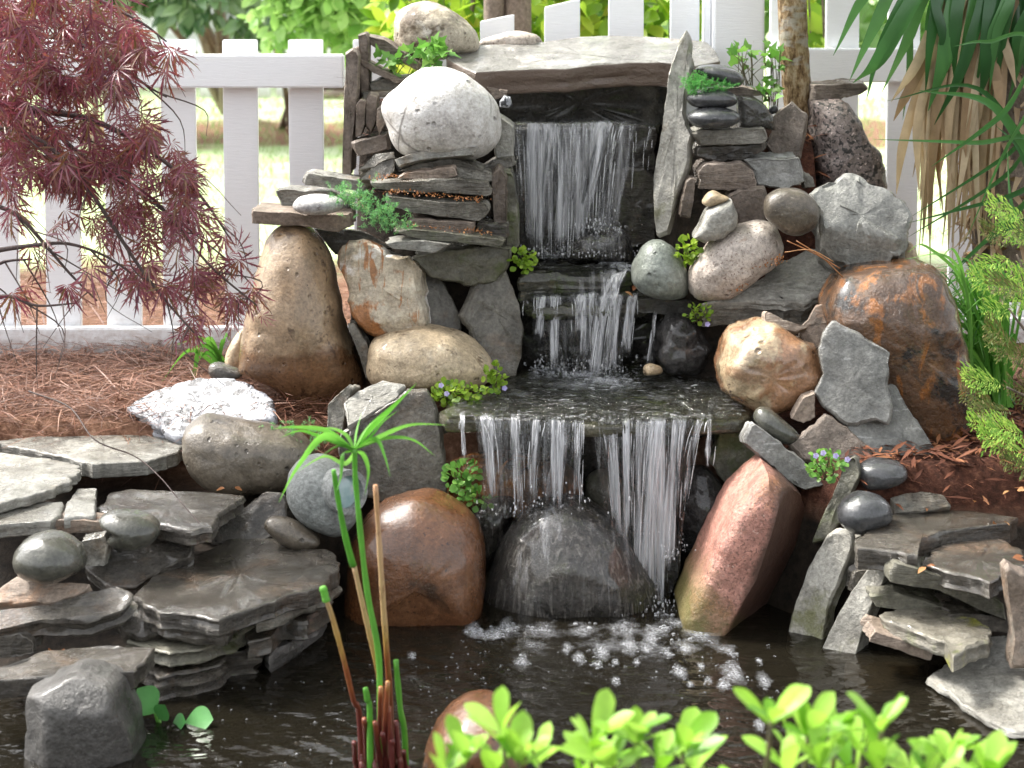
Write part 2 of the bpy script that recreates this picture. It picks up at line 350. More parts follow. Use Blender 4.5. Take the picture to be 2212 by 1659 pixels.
M['pinktan'] = stone_mat('pinkish_pale_boulder', [(.38, .31, .255), (.5, .425, .36), (.6, .53, .47)], 8, (.45, .7), .05, spots=[((.3, .17, .11), 8, .62, .08)], speck=[((.17, .12, .1), 150, .6)], cracks=5, bump=.7, pits=40)
M['orange'] = stone_mat('orange_wet_boulder', [(.31, .125, .05), (.44, .21, .098), (.51, .3, .175)], 5, (.06, .24), .95, spots=[((.42, .32, .2), 3.2, .52, .05), ((.09, .05, .035), 19, .66, .03), ((.27, .17, .1), 8, .6, .06)], bump=.6, coatr=.05, pits=30)
M['rust'] = stone_mat('rusty_boulder', [(.045, .025, .016), (.105, .052, .026), (.19, .093, .04)], 6, (.1, .4), .65, streak=((.29, .105, .02), (8, 8, 3.2), 2.4, .535, .08), spots=[((.02, .016, .014), 6, .54, .07), ((.22, .115, .05), 7, .61, .1)], bump=1.1, coatr=.1)
M['granite'] = stone_mat('pink_granite', [(.25, .105, .075), (.36, .165, .122), (.46, .235, .185)], 8, (.35, .65), .15, speck=[((.2, .1, .075), 150, .56), ((.1, .055, .042), 210, .64), ((.52, .34, .28), 170, .64)], spots=[((.3, .14, .075), 5, .58, .1)], bump=.8, mossat=(-1.0, -.55, -.07, .03, (.1, .105, .022)), shaded_side=(1, -.33, -.084, -.068, (.055, .028, .018)))
M['granite_dark'] = stone_mat('black_pink_granite', [(.07, .06, .055), (.15, .12, .105), (.27, .215, .2)], 16, (.4, .65), .1, speck=[((.025, .022, .02), 90, .52), ((.5, .4, .37), 110, .62)], bump=.6)
M['glare_white'] = stone_mat('glare_white_speckled', [(.34, .35, .4), (.46, .475, .52), (.56, .57, .61)], 8, (.25, .5), .3, spots=[((.02, .02, .023), 30, .535, .03), ((.04, .04, .045), 9, .56, .03), ((.2, .21, .24), 16, .56, .08)], bump=.5)  # slab's sky glare is put into the white colour; small white stones share it
M['pebble'] = stone_mat('black_polished_pebble', [(.022, .024, .027), (.04, .042, .045), (.07, .07, .072)], 12, (.12, .3), .5, streak=((.16, .16, .16), (2, 5, 9), 7, .66, .04), bump=.25, coatr=.1)
M['pebble_green'] = stone_mat('grey_green_pebble', [(.048, .05, .039), (.078, .08, .064), (.125, .122, .1)], 8, (.12, .34), .6, bump=.3, coatr=.1, edge=0)
M['pebble_pale'] = stone_mat('pale_grey_pebble', [(.38, .37, .36), (.48, .47, .46), (.58, .57, .56)], 9, (.4, .6), .1, spots=[((.18, .16, .15), 22, .64, .04)], bump=.5)
M['lamp_stone'] = stone_mat('cast_stone', [(.15, .165, .16), (.2, .215, .205), (.26, .27, .26)], 16, (.45, .65), .05, bump=.8)
M['ledge_dark'] = stone_mat('dark_mossy_ledge', [(.02, .02, .014), (.045, .043, .028), (.085, .078, .055)], 11, (.1, .32), .8, layer=2, moss=((.07, .1, .02), .5, 9), bump=1.5, coatr=.08)
M['dome'] = stone_mat('running_wet_dome_rock', [(.035, .03, .024), (.085, .075, .06), (.16, .14, .115)], 16, (.08, .28), .9, streak=((.2, .185, .165), (34, 34, 3.2), 2.4, .51, .16), spots=[((.06, .06, .022), 8, .58, .1), ((.02, .018, .014), 12, .56, .1)], bump=2.0, coatr=.06, grain=110, gdist=.01)
# paint, metal, glass
t = NT('white_fence_paint')
n = t.noise(26, 6, .6, t.coord(1, 1, 9)); wv = t.noise(18, 4, .5, t.coord(1.2, 1, 14), 1.0)
c = t.ramp(n, [(.3, (.85, .865, .89)), (.6, (.885, .9, .925))])
c = t.mix(t.ramp(t.noise(55, 4, .6), [(.72, 0.0), (.78, .35)]), c, (.42, .4, .36))
ob = t.n('ShaderNodeTexCoord'); sq = t.n('ShaderNodeSeparateXYZ'); t.l(ob.outputs['Object'], sq.inputs[0])   # soil splashed up from the bed
c = t.mix(t.math('MULTIPLY', t.ramp(t.math('ADD', sq.outputs[2], t.math('MULTIPLY', t.noise(16, 5, .7), .12)), [(.09, .55), (.17, 0.0)]), t.ramp(t.noise(60, 4, .7), [(.4, .3), (.6, 1.0)])), c, (.3, .2, .14))
M['paint'] = t.done(t.pbsdf(c, .55, t.bump(wv, .22, .005), .4))
t = NT('grey_slide')
M['metal'] = t.done(t.pbsdf((.22, .235, .235), .4, None, .5))
t = NT('lamp_glass')
M['lens'] = t.done(t.pbsdf(t.ramp(t.noise(30), [(.3, (.22, .34, .35)), (.7, (.38, .5, .5))]), .08, None, .6, .6))
# foliage
M['maple'] = leaf_mat('red_maple_leaves', [(.11, .022, .042), (.22, .05, .085), (.31, .09, .135), (.2, .05, .07), (.26, .08, .06), (.17, .11, .04), (.36, .14, .19)], .42, .3, .65)
M['maple_bark'] = stone_mat('maple_bark', [(.04, .025, .025), (.07, .045, .042), (.1, .07, .06)], 40, (.5, .8), 0)
M['sword'] = leaf_mat('sword_leaves', [(.03, .10, .03), (.06, .18, .05), (.1, .24, .08)], .25, .3, .6, sat_noise=8)
M['husk'] = leaf_mat('dry_husk', [(.24, .15, .08), (.42, .31, .19), (.55, .44, .3), (.33, .2, .1)], .2, .6, .2, sat_noise=30)
M['grassy'] = leaf_mat('grass_blades', [(.06, .2, .03), (.12, .34, .05), (.2, .44, .09)], .4, .35, .5)
M['thuja'] = leaf_mat('conifer_fronds', [(.12, .28, .04), (.24, .46, .07), (.4, .6, .11), (.52, .68, .15)], .45, .5, .3)
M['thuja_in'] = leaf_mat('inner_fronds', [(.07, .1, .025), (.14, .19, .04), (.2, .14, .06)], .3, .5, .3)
M['lime'] = leaf_mat('lime_leaves', [(.12, .3, .02), (.23, .46, .04), (.32, .55, .08), (.37, .6, .11), (.26, .48, .04)], .45, .35, .4)
M['sedge'] = leaf_mat('sedge_leaves', [(.10, .32, .04), (.16, .44, .07), (.24, .5, .12)], .4, .35, .45)
M['sedum'] = leaf_mat('sedum_leaves', [(.09, .28, .11), (.17, .42, .17), (.28, .5, .18)], .35, .45, .3)
M['jenny'] = leaf_mat('creeper_leaves', [(.12, .22, .02), (.22, .36, .03), (.32, .46, .05), (.09, .2, .03)], .4, .4, .35)
M['moss'] = leaf_mat('moss_tufts', [(.08, .3, .08), (.14, .44, .12), (.22, .5, .15)], .35, .5, .2)
M['ivy'] = leaf_mat('ivy_leaves', [(.09, .24, .04), (.16, .36, .07), (.24, .42, .1)], .4, .4, .4)
M['hyacinth'] = leaf_mat('hyacinth_leaves', [(.07, .26, .07), (.11, .34, .1), (.16, .42, .14)], .35, .3, .5)
M['shrub'] = leaf_mat('shrub_leaves', [(.2, .38, .1), (.36, .58, .2), (.5, .7, .32), (.4, .6, .2)], .5, .25, .7, sat_noise=6)
M['hedge'] = leaf_mat('hedge_leaves', [(.09, .2, .02), (.24, .42, .04), (.4, .6, .07), (.52, .68, .1), (.5, .5, .08)], .55, .35, .45, sat_noise=6)
M['darkleaf'] = leaf_mat('glossy_tree_leaves', [(.05, .12, .05), (.12, .22, .1), (.22, .34, .17), (.38, .48, .3)], .35, .22, .8, sat_noise=6)
M['stem'] = stone_mat('green_brown_stem', [(.06, .08, .03), (.1, .1, .04), (.13, .09, .045)], 30, (.5, .7))
t = NT('cut_reed')
sp = t.n('ShaderNodeSeparateXYZ'); tc = t.n('ShaderNodeTexCoord'); t.l(tc.outputs['Object'], sp.inputs[0])
geo = t.n('ShaderNodeNewGeometry'); nz = t.noise(14, 4, .6, t.coord(3, 3, .7))
zz = t.math('ADD', sp.outputs[2], t.math('MULTIPLY', nz, .2))
c = t.ramp(zz, [(.46, (.09, .014, .011)), (.53, (.22, .06, .02)), (.59, (.4, .25, .07)), (.68, (.5, .34, .17)), (.8, (.52, .33, .19)), (.95, (.42, .18, .06))])
c = t.mix(t.ramp(t.noise(60, 3, .6, t.coord(2, 2, .6)), [(.55, 0.0), (.7, .7)]), c, (.13, .035, .015))
M['reed'] = t.done(t.pbsdf(c, .4, None, .5))
M['petal'] = leaf_mat('lilac_petals', [(.45, .4, .75), (.6, .55, .85)], .3, .5, .2)
M['needle'] = leaf_mat('pine_needles', [(.075, .03, .02), (.14, .056, .033), (.21, .09, .055), (.31, .17, .115), (.1, .05, .036)], .1, .5, .35)
M['chip'] = leaf_mat('bark_chips', [(.06, .022, .014), (.115, .042, .024), (.17, .065, .034), (.25, .11, .05)], .05, .7, .2)
M['litter'] = leaf_mat('fallen_leaf', [(.2, .075, .03), (.3, .12, .045), (.4, .21, .09)], .2, .5, .3)
M['grass'] = leaf_mat('lawn_blades', [(.2, .34, .1), (.34, .46, .2), (.5, .56, .34)], .4, .5, .3)
# tree bark with pale patches
t = NT('speckled_trunk_bark')
n = t.noise(9, 6, .6); d = t.noise(60, 5, .7, t.coord(1.5, 1.5, .6)); 
c = t.ramp(d, [(.38, (.10, .055, .024)), (.5, (.28, .185, .09)), (.62, (.46, .36, .23))])
c = t.mix(t.ramp(t.noise(7, 4, .6, t.coord(1, 1, 2.2)), [(.56, 0.0), (.61, .8)]), c, (.42, .39, .33))
c = t.mix(t.ramp(t.noise(5, 4, .6), [(.58, 0.0), (.7, .5)]), c, (.17, .17, .06))
M['bark'] = t.done(t.pbsdf(c, .75, t.bump(d, .8, .012), .3))
M['bark_plain'] = stone_mat('plain_bark', [(.10, .075, .055), (.17, .13, .1), (.25, .2, .155)], 14, (.6, .85), 0, layer=.3, bump=1)
# ------------------------------------------------------------------ stones
def resample(P, N, smooth):
    """P: list of 2-D points -> N points evenly round the outline (Catmull-Rom when smooth)"""
    P = [np.array(p, float) for p in P]; n = len(P); Q = []
    if smooth:
        for i in range(n):
            a, b, c, d = P[i - 1], P[i], P[(i + 1) % n], P[(i + 2) % n]
            for k in range(12):
                t = k / 12
                Q.append(0.5 * ((2 * b) + (c - a) * t + (2 * a - 5 * b + 4 * c - d) * t * t + (3 * b - a - 3 * c + d) * t ** 3))
    else:
        for i in range(n):
            a, b = P[i], P[(i + 1) % n]
            for k in range(8): Q.append(a + (b - a) * k / 8)
    Q = np.array(Q); L = np.linalg.norm(np.roll(Q, -1, 0) - Q, axis=1); S = np.concatenate([[0], np.cumsum(L)])
    T = np.linspace(0, S[-1], N, endpoint=False); QQ = np.vstack([Q, Q[:1]])
    return np.stack([np.interp(T, S, QQ[:, 0]), np.interp(T, S, QQ[:, 1])], 1), S[-1]

def fbm(p, s):
    return noise.fractal(Vector(p) * s, 0.9, 2.1, 5, noise_basis='PERLIN_ORIGINAL')

GROUPS = {'pebble': 'smooth pebbles set on the stonework', 'boulder': 'rounded boulders framing the waterfall', 'slate': 'slate slabs stacked around the waterfall',
          'flagstone': 'flagstones laid round the pond', 'stone': 'rough stones built into the waterfall', 'standing_slate': 'upright slabs of the waterfall'}
SEED = [0]
def S(name, label, mat, reg, pts, Y=None, z=None, k='B', f=.08, b=.09, e=2.3, T=.05, n=None, amp=None, fr=9, bev=.0035, facets=(), anchor=None, smooth=None, cat=None, strata=None, rag=1.0):
    """one stone. pts: outline as seen; it is laid on a plane at depth Y (or height z) with normal n.
    k='B' boulder (bulges f towards and b away), 'S' slab whose face is the outline and whose body is T thick behind it"""
    SEED[0] += 1; seed = Vector((SEED[0] * 3.17, SEED[0] * 1.71, SEED[0] * .83))
    P = px(reg, pts); cu = sum(p[0] for p in P) / len(P); cv = sum(p[1] for p in P) / len(P)
    if anchor: cu, cv = px(reg, [anchor])[0]
    if n is None: n = (0, -1, 0) if z is None else (0, 0, 1)
    n = Vector(n).normalized()
    p0 = at(cu, cv, Y) if Y is not None else atz(cu, cv, z)
    W = [on_plane(u, v, p0, n) for u, v in P]
    u = Vector((1, 0, 0)); u = (u - n * u.dot(n)).normalized(); v = n.cross(u)
    c = sum(W, Vector()) / len(W)
    Q = [((q - c).dot(u), (q - c).dot(v)) for q in W]
    if sum(Q[i - 1][0] * Q[i][1] - Q[i][0] * Q[i - 1][1] for i in range(len(Q))) < 0: Q = Q[::-1]
    sm = (k == 'B') if smooth is None else smooth
    A, per = resample(Q, 64, sm)
    N = int(min(150, max(44, per / .011)))
    A, per = resample(Q, N, sm)
    if k == 'S' or not sm:                     # broken edge
        rk = min(1, np.linalg.norm(A, axis=1).mean() / .11) * (.5 if k == 'B' or name == 'standing_slate' else 1) * rag
        for i in range(N):
            q = c + u * A[i, 0] + v * A[i, 1]; d = rk * A[i] / (np.linalg.norm(A[i]) + 1e-9)
            A[i] += d * (.0045 * fbm(q + seed, 30) + .007 * fbm(q + seed, 10) + .004 * (noise.cell(q * 38 + seed) - .5) + .002 * noise.cell(q * 80 + seed))
    kw = max(3, N // 5); pad = np.concatenate([A[-kw:], A, A[:kw]]); SM = np.stack([np.convolve(pad[:, i], np.hanning(2 * kw + 1) / np.hanning(2 * kw + 1).sum(), 'valid') for i in (0, 1)], 1)
    rad = np.linalg.norm(A, axis=1); D = A / (rad[:, None] + 1e-9)
    rm = rad.mean()
    rings = []                                  # (A-scale per vertex, height)
    if k == 'B':
        for t in np.linspace(90, -90, 25):
            ct, st = math.cos(R(t)), math.sin(R(t))
            s = max(0, ct) ** (2 / e); h = abs(st) ** (2 / e) * (f if st > 0 else -b)
            rings.append((np.full(N, s), h))
    else:
        for s in (0, .2, .4, .6, .78, .9): rings.append((np.full(N, s), 0.0))
        for ins, h in ((1.8, 0), (.9, -.15), (.35, -.45), (0, -1.1)): rings.append((np.maximum(0, 1 - ins * bev / np.maximum(rad, 1e-3)), h * bev))
        m = max(3, int(T / .008)); m = min(m, 14)
        st_ = strata if strata is not None else min(.007, T * .12)
        for j in range(1, m):
            h = -bev * 1.1 - (T - 2.2 * bev) * j / m
            hv = noise.cell(Vector((seed.x, seed.y, round(h / .011) * 1.3)))
            off = np.array([st_ * (hv - .4 + 0.8 * noise.noise(Vector((D[i, 0] * 1.7, D[i, 1] * 1.7, h * 60)) + seed)) for i in range(N)])
            rings.append((1 + off / np.maximum(rad, .02), h))
        for ins, h in ((0, -T + 1.1 * bev), (.5, -T + .4 * bev), (1.6, -T)): rings.append((np.maximum(0, 1 - ins * bev / np.maximum(rad, 1e-3)), h))
        for s in (.6, .25, 0): rings.append((np.full(N, s), -T))
    fl = []
    for (a, b_, sl) in facets:
        (u1, v1), (u2, v2) = px(reg, [a, b_]); w1, w2 = on_plane(u1, v1, p0, n) - c, on_plane(u2, v2, p0, n) - c
        e1 = np.array((w1.dot(u), w1.dot(v))); d = np.array((w2.dot(u), w2.dot(v))) - e1; d /= np.linalg.norm(d)
        fl.append((e1, np.array((-d[1], d[0])), sl))       # falls away on the left hand of someone walking a->b
    amp = amp if amp is not None else (min(.015, rm * .085) if k == 'B' else .006)
    V = []; F = []
    hmax = f if k == 'B' else 0.0; hmin = -b if k == 'B' else -T
    for s, h in rings:
        for i in range(N):
            a = (A[i] * s[i] ** 1.5 + SM[i] * (1 - s[i] ** 1.5)) * s[i] if k == 'B' and s[i] < .95 else A[i] * s[i]; hh = h   # inner rings forget the outline's nicks
            if fl and (h > hmin * .9):
                for e1, nn, sl in fl:
                    dd = float(np.dot(a - e1, nn))
                    if dd > 0: hh = min(hh, max(hmin * .85, hmax * .97 - sl * dd))
            q = c + u * a[0] + v * a[1] + n * hh
            if k == 'B':
                g = (u * a[0] / rm + v * a[1] / rm + n * (hh / max(f, b)))
                g = g.normalized() if g.length > 1e-6 else n
                q = q + g * (amp * fbm(q + seed, fr) + amp * .3 * fbm(q + seed, fr * 3.1))
            elif s[i] < .95 and h > -T * .5:
                q = q + n * (amp * fbm(q + seed, fr) + amp * .45 * noise.cell(Vector((q.x * 9, q.y * 9, q.z * 9)) + seed + noise.noise_vector(q * 14) * .4))
            V.append(q)
    m = len(rings)
    for j in range(m - 1):
        for i in range(N):
            i2 = (i + 1) % N
            F.append((j * N + i, j * N + i2, (j + 1) * N + i2, (j + 1) * N + i) if False else (j * N + i, (j + 1) * N + i, (j + 1) * N + i2, j * N + i2))
    me_v = np.array([q[:] for q in V])
    bm = bmesh.new(); bv = [bm.verts.new(q) for q in me_v]
    for q in F:
        try: bm.faces.new([bv[i] for i in q])
        except ValueError: pass
    bmesh.ops.remove_doubles(bm, verts=bm.verts[:], dist=1e-5)
    bmesh.ops.recalc_face_normals(bm, faces=bm.faces[:])
    bm.verts.index_update()
    vv = [q.co[:] for q in bm.verts]; ff = [[q.index for q in p.verts] for p in bm.faces]; bm.free()
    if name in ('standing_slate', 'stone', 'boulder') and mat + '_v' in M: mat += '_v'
    o = mesh_obj(name, vv, ff, M[mat], sharp=(48 if k == 'B' else 38))
    tag(o, label, cat or name.replace('_', ' ').split()[-1], GROUPS.get(name))
    return o
# ================================================================== the stonework
# -- top of the fall
S('boulder', 'grey-buff egg-shaped boulder with a dark patch, standing highest of all behind the capstone', 'buff', 'B', '490,110 520,60 580,25 680,15 780,40 860,85 920,140 952,190 958,250 930,300 800,320 700,330 600,330 500,300 486,200', Y=4.76, f=.12, b=.09, e=2.5)
S('stone', 'low pinkish white stone lying behind the capstone against the pickets', 'pinktan', 'B', '955,262 975,220 1060,195 1150,180 1230,183 1290,203 1315,240 1310,280 1100,290', Y=4.84, f=.04, b=.04, e=2.6)
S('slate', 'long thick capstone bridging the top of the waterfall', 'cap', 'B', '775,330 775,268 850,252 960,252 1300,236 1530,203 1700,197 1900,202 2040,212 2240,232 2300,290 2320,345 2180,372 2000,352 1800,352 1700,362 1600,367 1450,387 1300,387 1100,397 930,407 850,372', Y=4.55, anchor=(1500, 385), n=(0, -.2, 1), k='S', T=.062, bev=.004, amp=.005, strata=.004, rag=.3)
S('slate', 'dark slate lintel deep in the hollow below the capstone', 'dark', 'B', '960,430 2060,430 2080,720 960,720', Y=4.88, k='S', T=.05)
S('slate', 'flat wet spill stone at the lip of the topmost fall', 'ledge', 'P', '1096,268 1425,268 1432,250 1432,226 1090,226 1092,250', z=.632, k='S', T=.03, amp=.003)
S('slate', 'dark wet slab leaning behind the upper fall', 'slate_wet', 'B', '1120,720 1960,720 1970,1420 1180,1420', Y=4.74, k='S', T=.06, amp=.012, fr=7)
S('slate', 'grey slab leaning behind the thin right-side trickle of the upper fall'.replace('right-side ', ''), 'slate_wet', 'B', '1690,960 1850,930 1960,1000 1960,1360 1800,1410 1700,1300', Y=4.66, k='S', T=.04)
S('standing_slate', 'tall brown slab on end closing the stonework beside the fence rail', 'slate_brown', 'B', '205,300 255,272 278,300 270,560 248,760 236,990 186,990 195,640 208,330', Y=4.46, k='S', T=.16)
S('standing_slate', 'thin brown slab on end rising just behind the tall one at the fence rail', 'slate_brown', 'B', '275,195 318,187 330,205 340,400 340,560 300,630 285,300', Y=4.56, k='S', T=.10)
S('slate', 'upper of two thin brown slates sloping down behind the white boulder', 'slate_brown', 'B', '322,200 420,220 540,290 672,388 620,404 480,335 345,252', Y=4.62, k='S', T=.12)
S('slate', 'lower of two thin brown slates sloping down behind the white boulder', 'slate_brown', 'B', '285,328 400,385 548,462 500,472 380,420 300,368', Y=4.56, k='S', T=.12)
S('slate', 'dark slate lying flat under the sloping slates', 'slate', 'B', '340,470 420,440 560,430 620,470 480,512 350,512', Y=4.58, k='S', T=.12)
S('slate', 'narrow grey slate lying level beneath the sloping slates', 'slate', 'B', '296,518 480,515 490,552 300,552', Y=4.52, k='S', T=.1)
S('standing_slate', 'short brown slate on end next to the tall brown slab', 'slate_brown', 'B', '264,590 290,555 322,560 316,700 290,772 262,770', Y=4.45, k='S', T=.09)
S('standing_slate', 'middle one of three short slates on end beside the white boulder', 'slate_brown', 'B', '320,560 346,530 387,540 381,680 350,752 318,702', Y=4.46, k='S', T=.09)
S('standing_slate', 'small pointed slate on end touching the white boulder', 'slate_tan', 'B', '383,612 410,590 431,610 433,690 396,762 380,700', Y=4.44, k='S', T=.05)
S('stone', 'squared brown stone below the three short slates on end', 'slate_brown', 'B', '250,805 350,775 440,755 456,840 360,860 270,882', Y=4.43, k='S', T=.1)
S('boulder', 'large white rounded boulder with faint cracks beside the upper fall', 'white', 'B', '412,620 425,560 460,520 505,478 560,432 640,395 750,380 860,400 940,450 1010,510 1060,580 1082,660 1082,740 1062,805 1010,855 940,885 840,892 700,890 600,885 520,860 470,790 440,700', Y=4.42, f=.13, b=.11, e=2.35, amp=.006, fr=7)
S('slate', 'thin grey slate wedged under the front of the white boulder', 'slate_pale', 'B', '478,898 560,866 700,840 860,825 958,825 932,872 800,882 640,897 500,932', Y=4.32, k='S', T=.1, n=(0, -1, .25))
S('stone', 'grey stone tucked under the white boulder next to the tall brown slab', 'slate', 'B', '275,952 370,866 480,852 492,890 420,932 290,954', Y=4.38, k='S', T=.08, n=(0, -1, .5))
S('stone', 'dark grey slate leaning under the white boulder', 'slate', 'B', '273,1012 330,960 420,900 484,885 486,960 425,1016', Y=4.35, k='S', T=.05, n=(0, -1, .5))
S('slate', 'thin grey slate with a drooping end under the white boulder', 'slate', 'B', '490,968 620,918 760,898 850,898 992,955 986,977 860,937 780,932 640,962', Y=4.36, k='S', T=.12)
S('slate', 'pinkish tan block in the stack under the white boulder', 'slate_tan', 'B', '490,1004 540,975 660,955 820,935 838,990 780,1008 640,1012', Y=4.31, k='S', T=.1)
S('slate', 'grey-tan slate beside the pinkish block of the stack', 'slate', 'B', '828,938 960,958 1042,985 1040,1024 960,1014 838,1004', Y=4.33, k='S', T=.1)
S('slate', 'upper thick grey slate of the stack beside the fall', 'slate', 'B', '335,1026 600,1015 840,1010 1012,1025 1037,1080 1020,1107 860,1092 700,1087 540,1082 365,1062', Y=4.28, k='S', T=.17)
S('slate', 'grey slate with rusty crumbs on top in the middle of the stack', 'slate', 'B', '430,1105 600,1120 800,1137 1012,1147 1022,1177 962,1247 820,1227 600,1202 440,1152', Y=4.26, k='S', T=.16)
S('slate', 'brown slate below the crumb-covered slate of the stack', 'slate_brown', 'B', '538,1270 580,1230 700,1235 940,1250 940,1322 800,1312 560,1292', Y=4.25, k='S', T=.14)
S('slate', 'dark grey slate at the end of the brown slate by the fall', 'slate_wet', 'B', '944,1250 1112,1265 1112,1345 944,1324', Y=4.28, k='S', T=.13)
S('slate', 'long thin slate near the foot of the stack', 'slate_green', 'B', '460,1300 540,1290 800,1312 1000,1337 1097,1347 1102,1372 1080,1393 900,1373 700,1353 560,1333', Y=4.22, k='S', T=.16)
S('slate', 'short thin pale slate at the foot of the stack', 'slate_pale', 'B', '430,1372 500,1358 650,1352 805,1374 722,1424 560,1412 470,1402', Y=4.21, k='S', T=.1)
S('stone', 'big mossy wedge of rock under the stack of slates', 'slate_green', 'B', '570,1450 800,1400 1100,1390 1135,1405 1138,1480 1040,1600 900,1600 700,1560', Y=4.33, k='S', T=.15, facets=[((500, 1440), (1140, 1425), -.0)])
S('standing_slate', 'slim brown stone on end closing the stack at the fall', 'slate_brown', 'B', '1035,972 1072,945 1112,1000 1112,1260 1040,1262 1028,1000', Y=4.33, k='S', T=.1)
S('standing_slate', 'slim grey stone on end right against the upper fall'.replace('right ', ''), 'slate_green', 'B', '1098,962 1145,970 1162,1050 1182,1260 1186,1385 1120,1440 1104,1250', Y=4.36, k='S', T=.14)
S('stone', 'pale grey stone between the white boulder and the upper fall', 'slate_pale', 'B', '1068,650 1112,680 1152,712 1152,885 1060,905 1045,850 1080,760', Y=4.46, k='S', T=.1)
S('stone', 'grey stone below the white boulder at the edge of the fall', 'slate', 'B', '958,962 1060,900 1147,888 1154,935 1060,965 1000,975', Y=4.42, k='S', T=.12)
S('slate', 'small dark slate jutting out under the end of the capstone', 'slate_brown', 'B', '1000,488 1122,510 1114,542 1050,562', Y=4.5, k='S', T=.12)
S('stone', 'little white angular stone perched between white boulder and hollow', 'glare_white', 'B', '1073,572 1100,533 1137,545 1147,590 1127,608 1075,602', Y=4.42, f=.02, b=.02, e=3.5, smooth=False)
S('standing_slate', 'tall pale upright slab standing at the edge of the upper fall', 'slate_post', 'B', '2085,200 2118,163 2142,215 2132,300 2152,350 2132,420 2112,500 2102,640 2132,720 2162,770 2142,850 2132,950 2062,1140 2012,1325 1955,1345 1938,1250 1935,1000 1965,800 2000,560 2022,400 2060,280', Y=4.42, k='S', T=.05, n=(-.35, -1, .1), bev=.012, amp=.008)
SPLASH_ROCK = S('stone', 'dark splash rock at the bottom of the upper fall', 'dome', 'B', '1430,1410 1475,1325 1560,1290 1660,1275 1765,1305 1800,1400 1790,1470 1480,1470', Y=4.6, f=.07, b=.06, amp=.012)
S('stone', 'wet mossy ledge stone between the upper and the middle fall', 'ledge_dark', 'P', '1118,596 1140,565 1180,546 1300,545 1362,560 1372,584 1300,594 1200,592', z=.30, k='S', T=.075, bev=.014, amp=.01, fr=14)
S('slate', 'dark wet slate under the mossy ledge where the middle fall starts', 'ledge_dark', 'P', '1104,650 1140,632 1300,628 1400,640 1405,655 1300,662 1160,664', z=.235, k='S', T=.035, bev=.01, amp=.008)
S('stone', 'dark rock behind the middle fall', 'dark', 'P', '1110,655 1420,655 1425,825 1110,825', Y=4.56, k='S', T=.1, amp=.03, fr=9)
MID_ROCK = S('stone', 'rounded dark stone washed by the middle fall', 'dome', 'K', '640,720 760,660 960,640 1120,700 1280,800 1260,1060 1100,1130 760,1120 660,980', Y=4.52, f=.05, b=.05, amp=.012)
# -- the stack and pebbles on the far side of the upper fall
S('pebble', 'topmost black pebble, resting under the end of the capstone', 'pebble', 'C', '290,402 340,378 430,378 510,400 562,435 573,475 540,505 470,503 390,470 310,435', Y=4.47, f=.055, b=.05)
S('pebble', 'black pebble below the moss tuft, second from the top', 'pebble', 'C', '245,580 265,545 330,525 430,521 500,540 537,572 520,610 450,627 350,628 280,618', Y=4.42, f=.055, b=.05)
S('pebble', 'shiny black pebble lying on the slate stack, third from the top', 'pebble', 'C', '243,688 270,650 340,628 430,621 510,640 552,672 545,712 480,742 380,748 290,738', Y=4.40, f=.06, b=.05)
S('slate', 'thin brown-grey slate next to the moss tuft', 'slate_brown', 'C', '430,522 560,505 680,530 748,552 640,564 540,566', Y=4.5, k='S', T=.12)
S('stone', 'dark stone filling the gap behind the three black pebbles', 'dark', 'C', '540,560 640,570 700,620 752,680 755,760 640,765 530,760 540,640', Y=4.48, f=.05, b=.05, e=4, amp=.012, smooth=False)
S('slate', 'upper thick grey slate carrying the black pebbles', 'slate', 'C', '278,785 340,757 500,757 702,752 718,800 692,838 500,852 330,852', Y=4.38, k='S', T=.16, strata=.01)
S('slate', 'crumbling grey slate second in the pebble stack', 'slate_wet', 'C', '298,862 420,852 600,847 707,837 692,882 600,932 480,942 360,932 300,912', Y=4.40, k='S', T=.15, strata=.012)
S('slate', 'brownish layered slate under the pebble stack', 'slate_brown', 'C', '298,1010 350,960 560,950 640,1000 652,1102 500,1112 300,1107 318,1060', Y=4.35, k='S', T=.15, strata=.012)
S('slate', 'blue-grey slate block reaching from the pebble stack to the trunk', 'slate_blue', 'C', '580,937 650,926 902,925 917,990 932,1062 842,1097 650,1092 642,1000', Y=4.38, k='S', T=.15)
S('stone', 'small grey wedge against the foot of the trunk', 'slate', 'C', '912,1000 980,1040 992,1092 930,1102', Y=4.4, k='S', T=.06)
S('standing_slate', 'dark pointed slate leaning against the speckled trunk', 'slate_brown', 'C', '738,692 790,640 852,594 905,640 947,662 947,702 902,922 760,912 700,850 742,752', Y=4.52, k='S', T=.05, n=(-.2, -1, .2))
S('stone', 'small whitish stone by the trunk behind the pebbles', 'glare_white', 'C', '718,642 762,612 772,652 730,668', Y=4.58, f=.015, b=.015, e=3)
S('slate', 'flat brown slate lying on the dark granite rock behind the trunk', 'slate_brown', 'C', '978,497 1272,485 1304,520 1262,552 1150,577 978,582', Y=4.64, k='S', T=.14)
S('stone', 'big black and pink speckled granite rock behind the trunk', 'granite_dark', 'C', '960,585 1130,588 1190,630 1240,690 1252,760 1302,830 1372,900 1402,1000 1412,1110 1300,1160 1000,1160 960,900', Y=4.66, f=.1, b=.1, e=3.2, amp=.014, smooth=False)
S('stone', 'large angular grey rock poised on the rusty boulder', 'rock_grey', 'C', '958,1122 1050,1060 1130,1010 1200,988 1280,1010 1332,1060 1442,1100 1532,1170 1577,1260 1532,1372 1542,1422 1432,1502 1412,1574 1280,1534 1120,1494 1060,1444 1040,1392 1020,1270 978,1202', Y=4.22, k='S', T=.17, bev=.014, amp=.01, fr=7, n=(-.1, -1, .55), facets=[((1600, 1250), (1400, 1500), 1.4), ((1500, 1420), (1040, 1340), 1.1)])
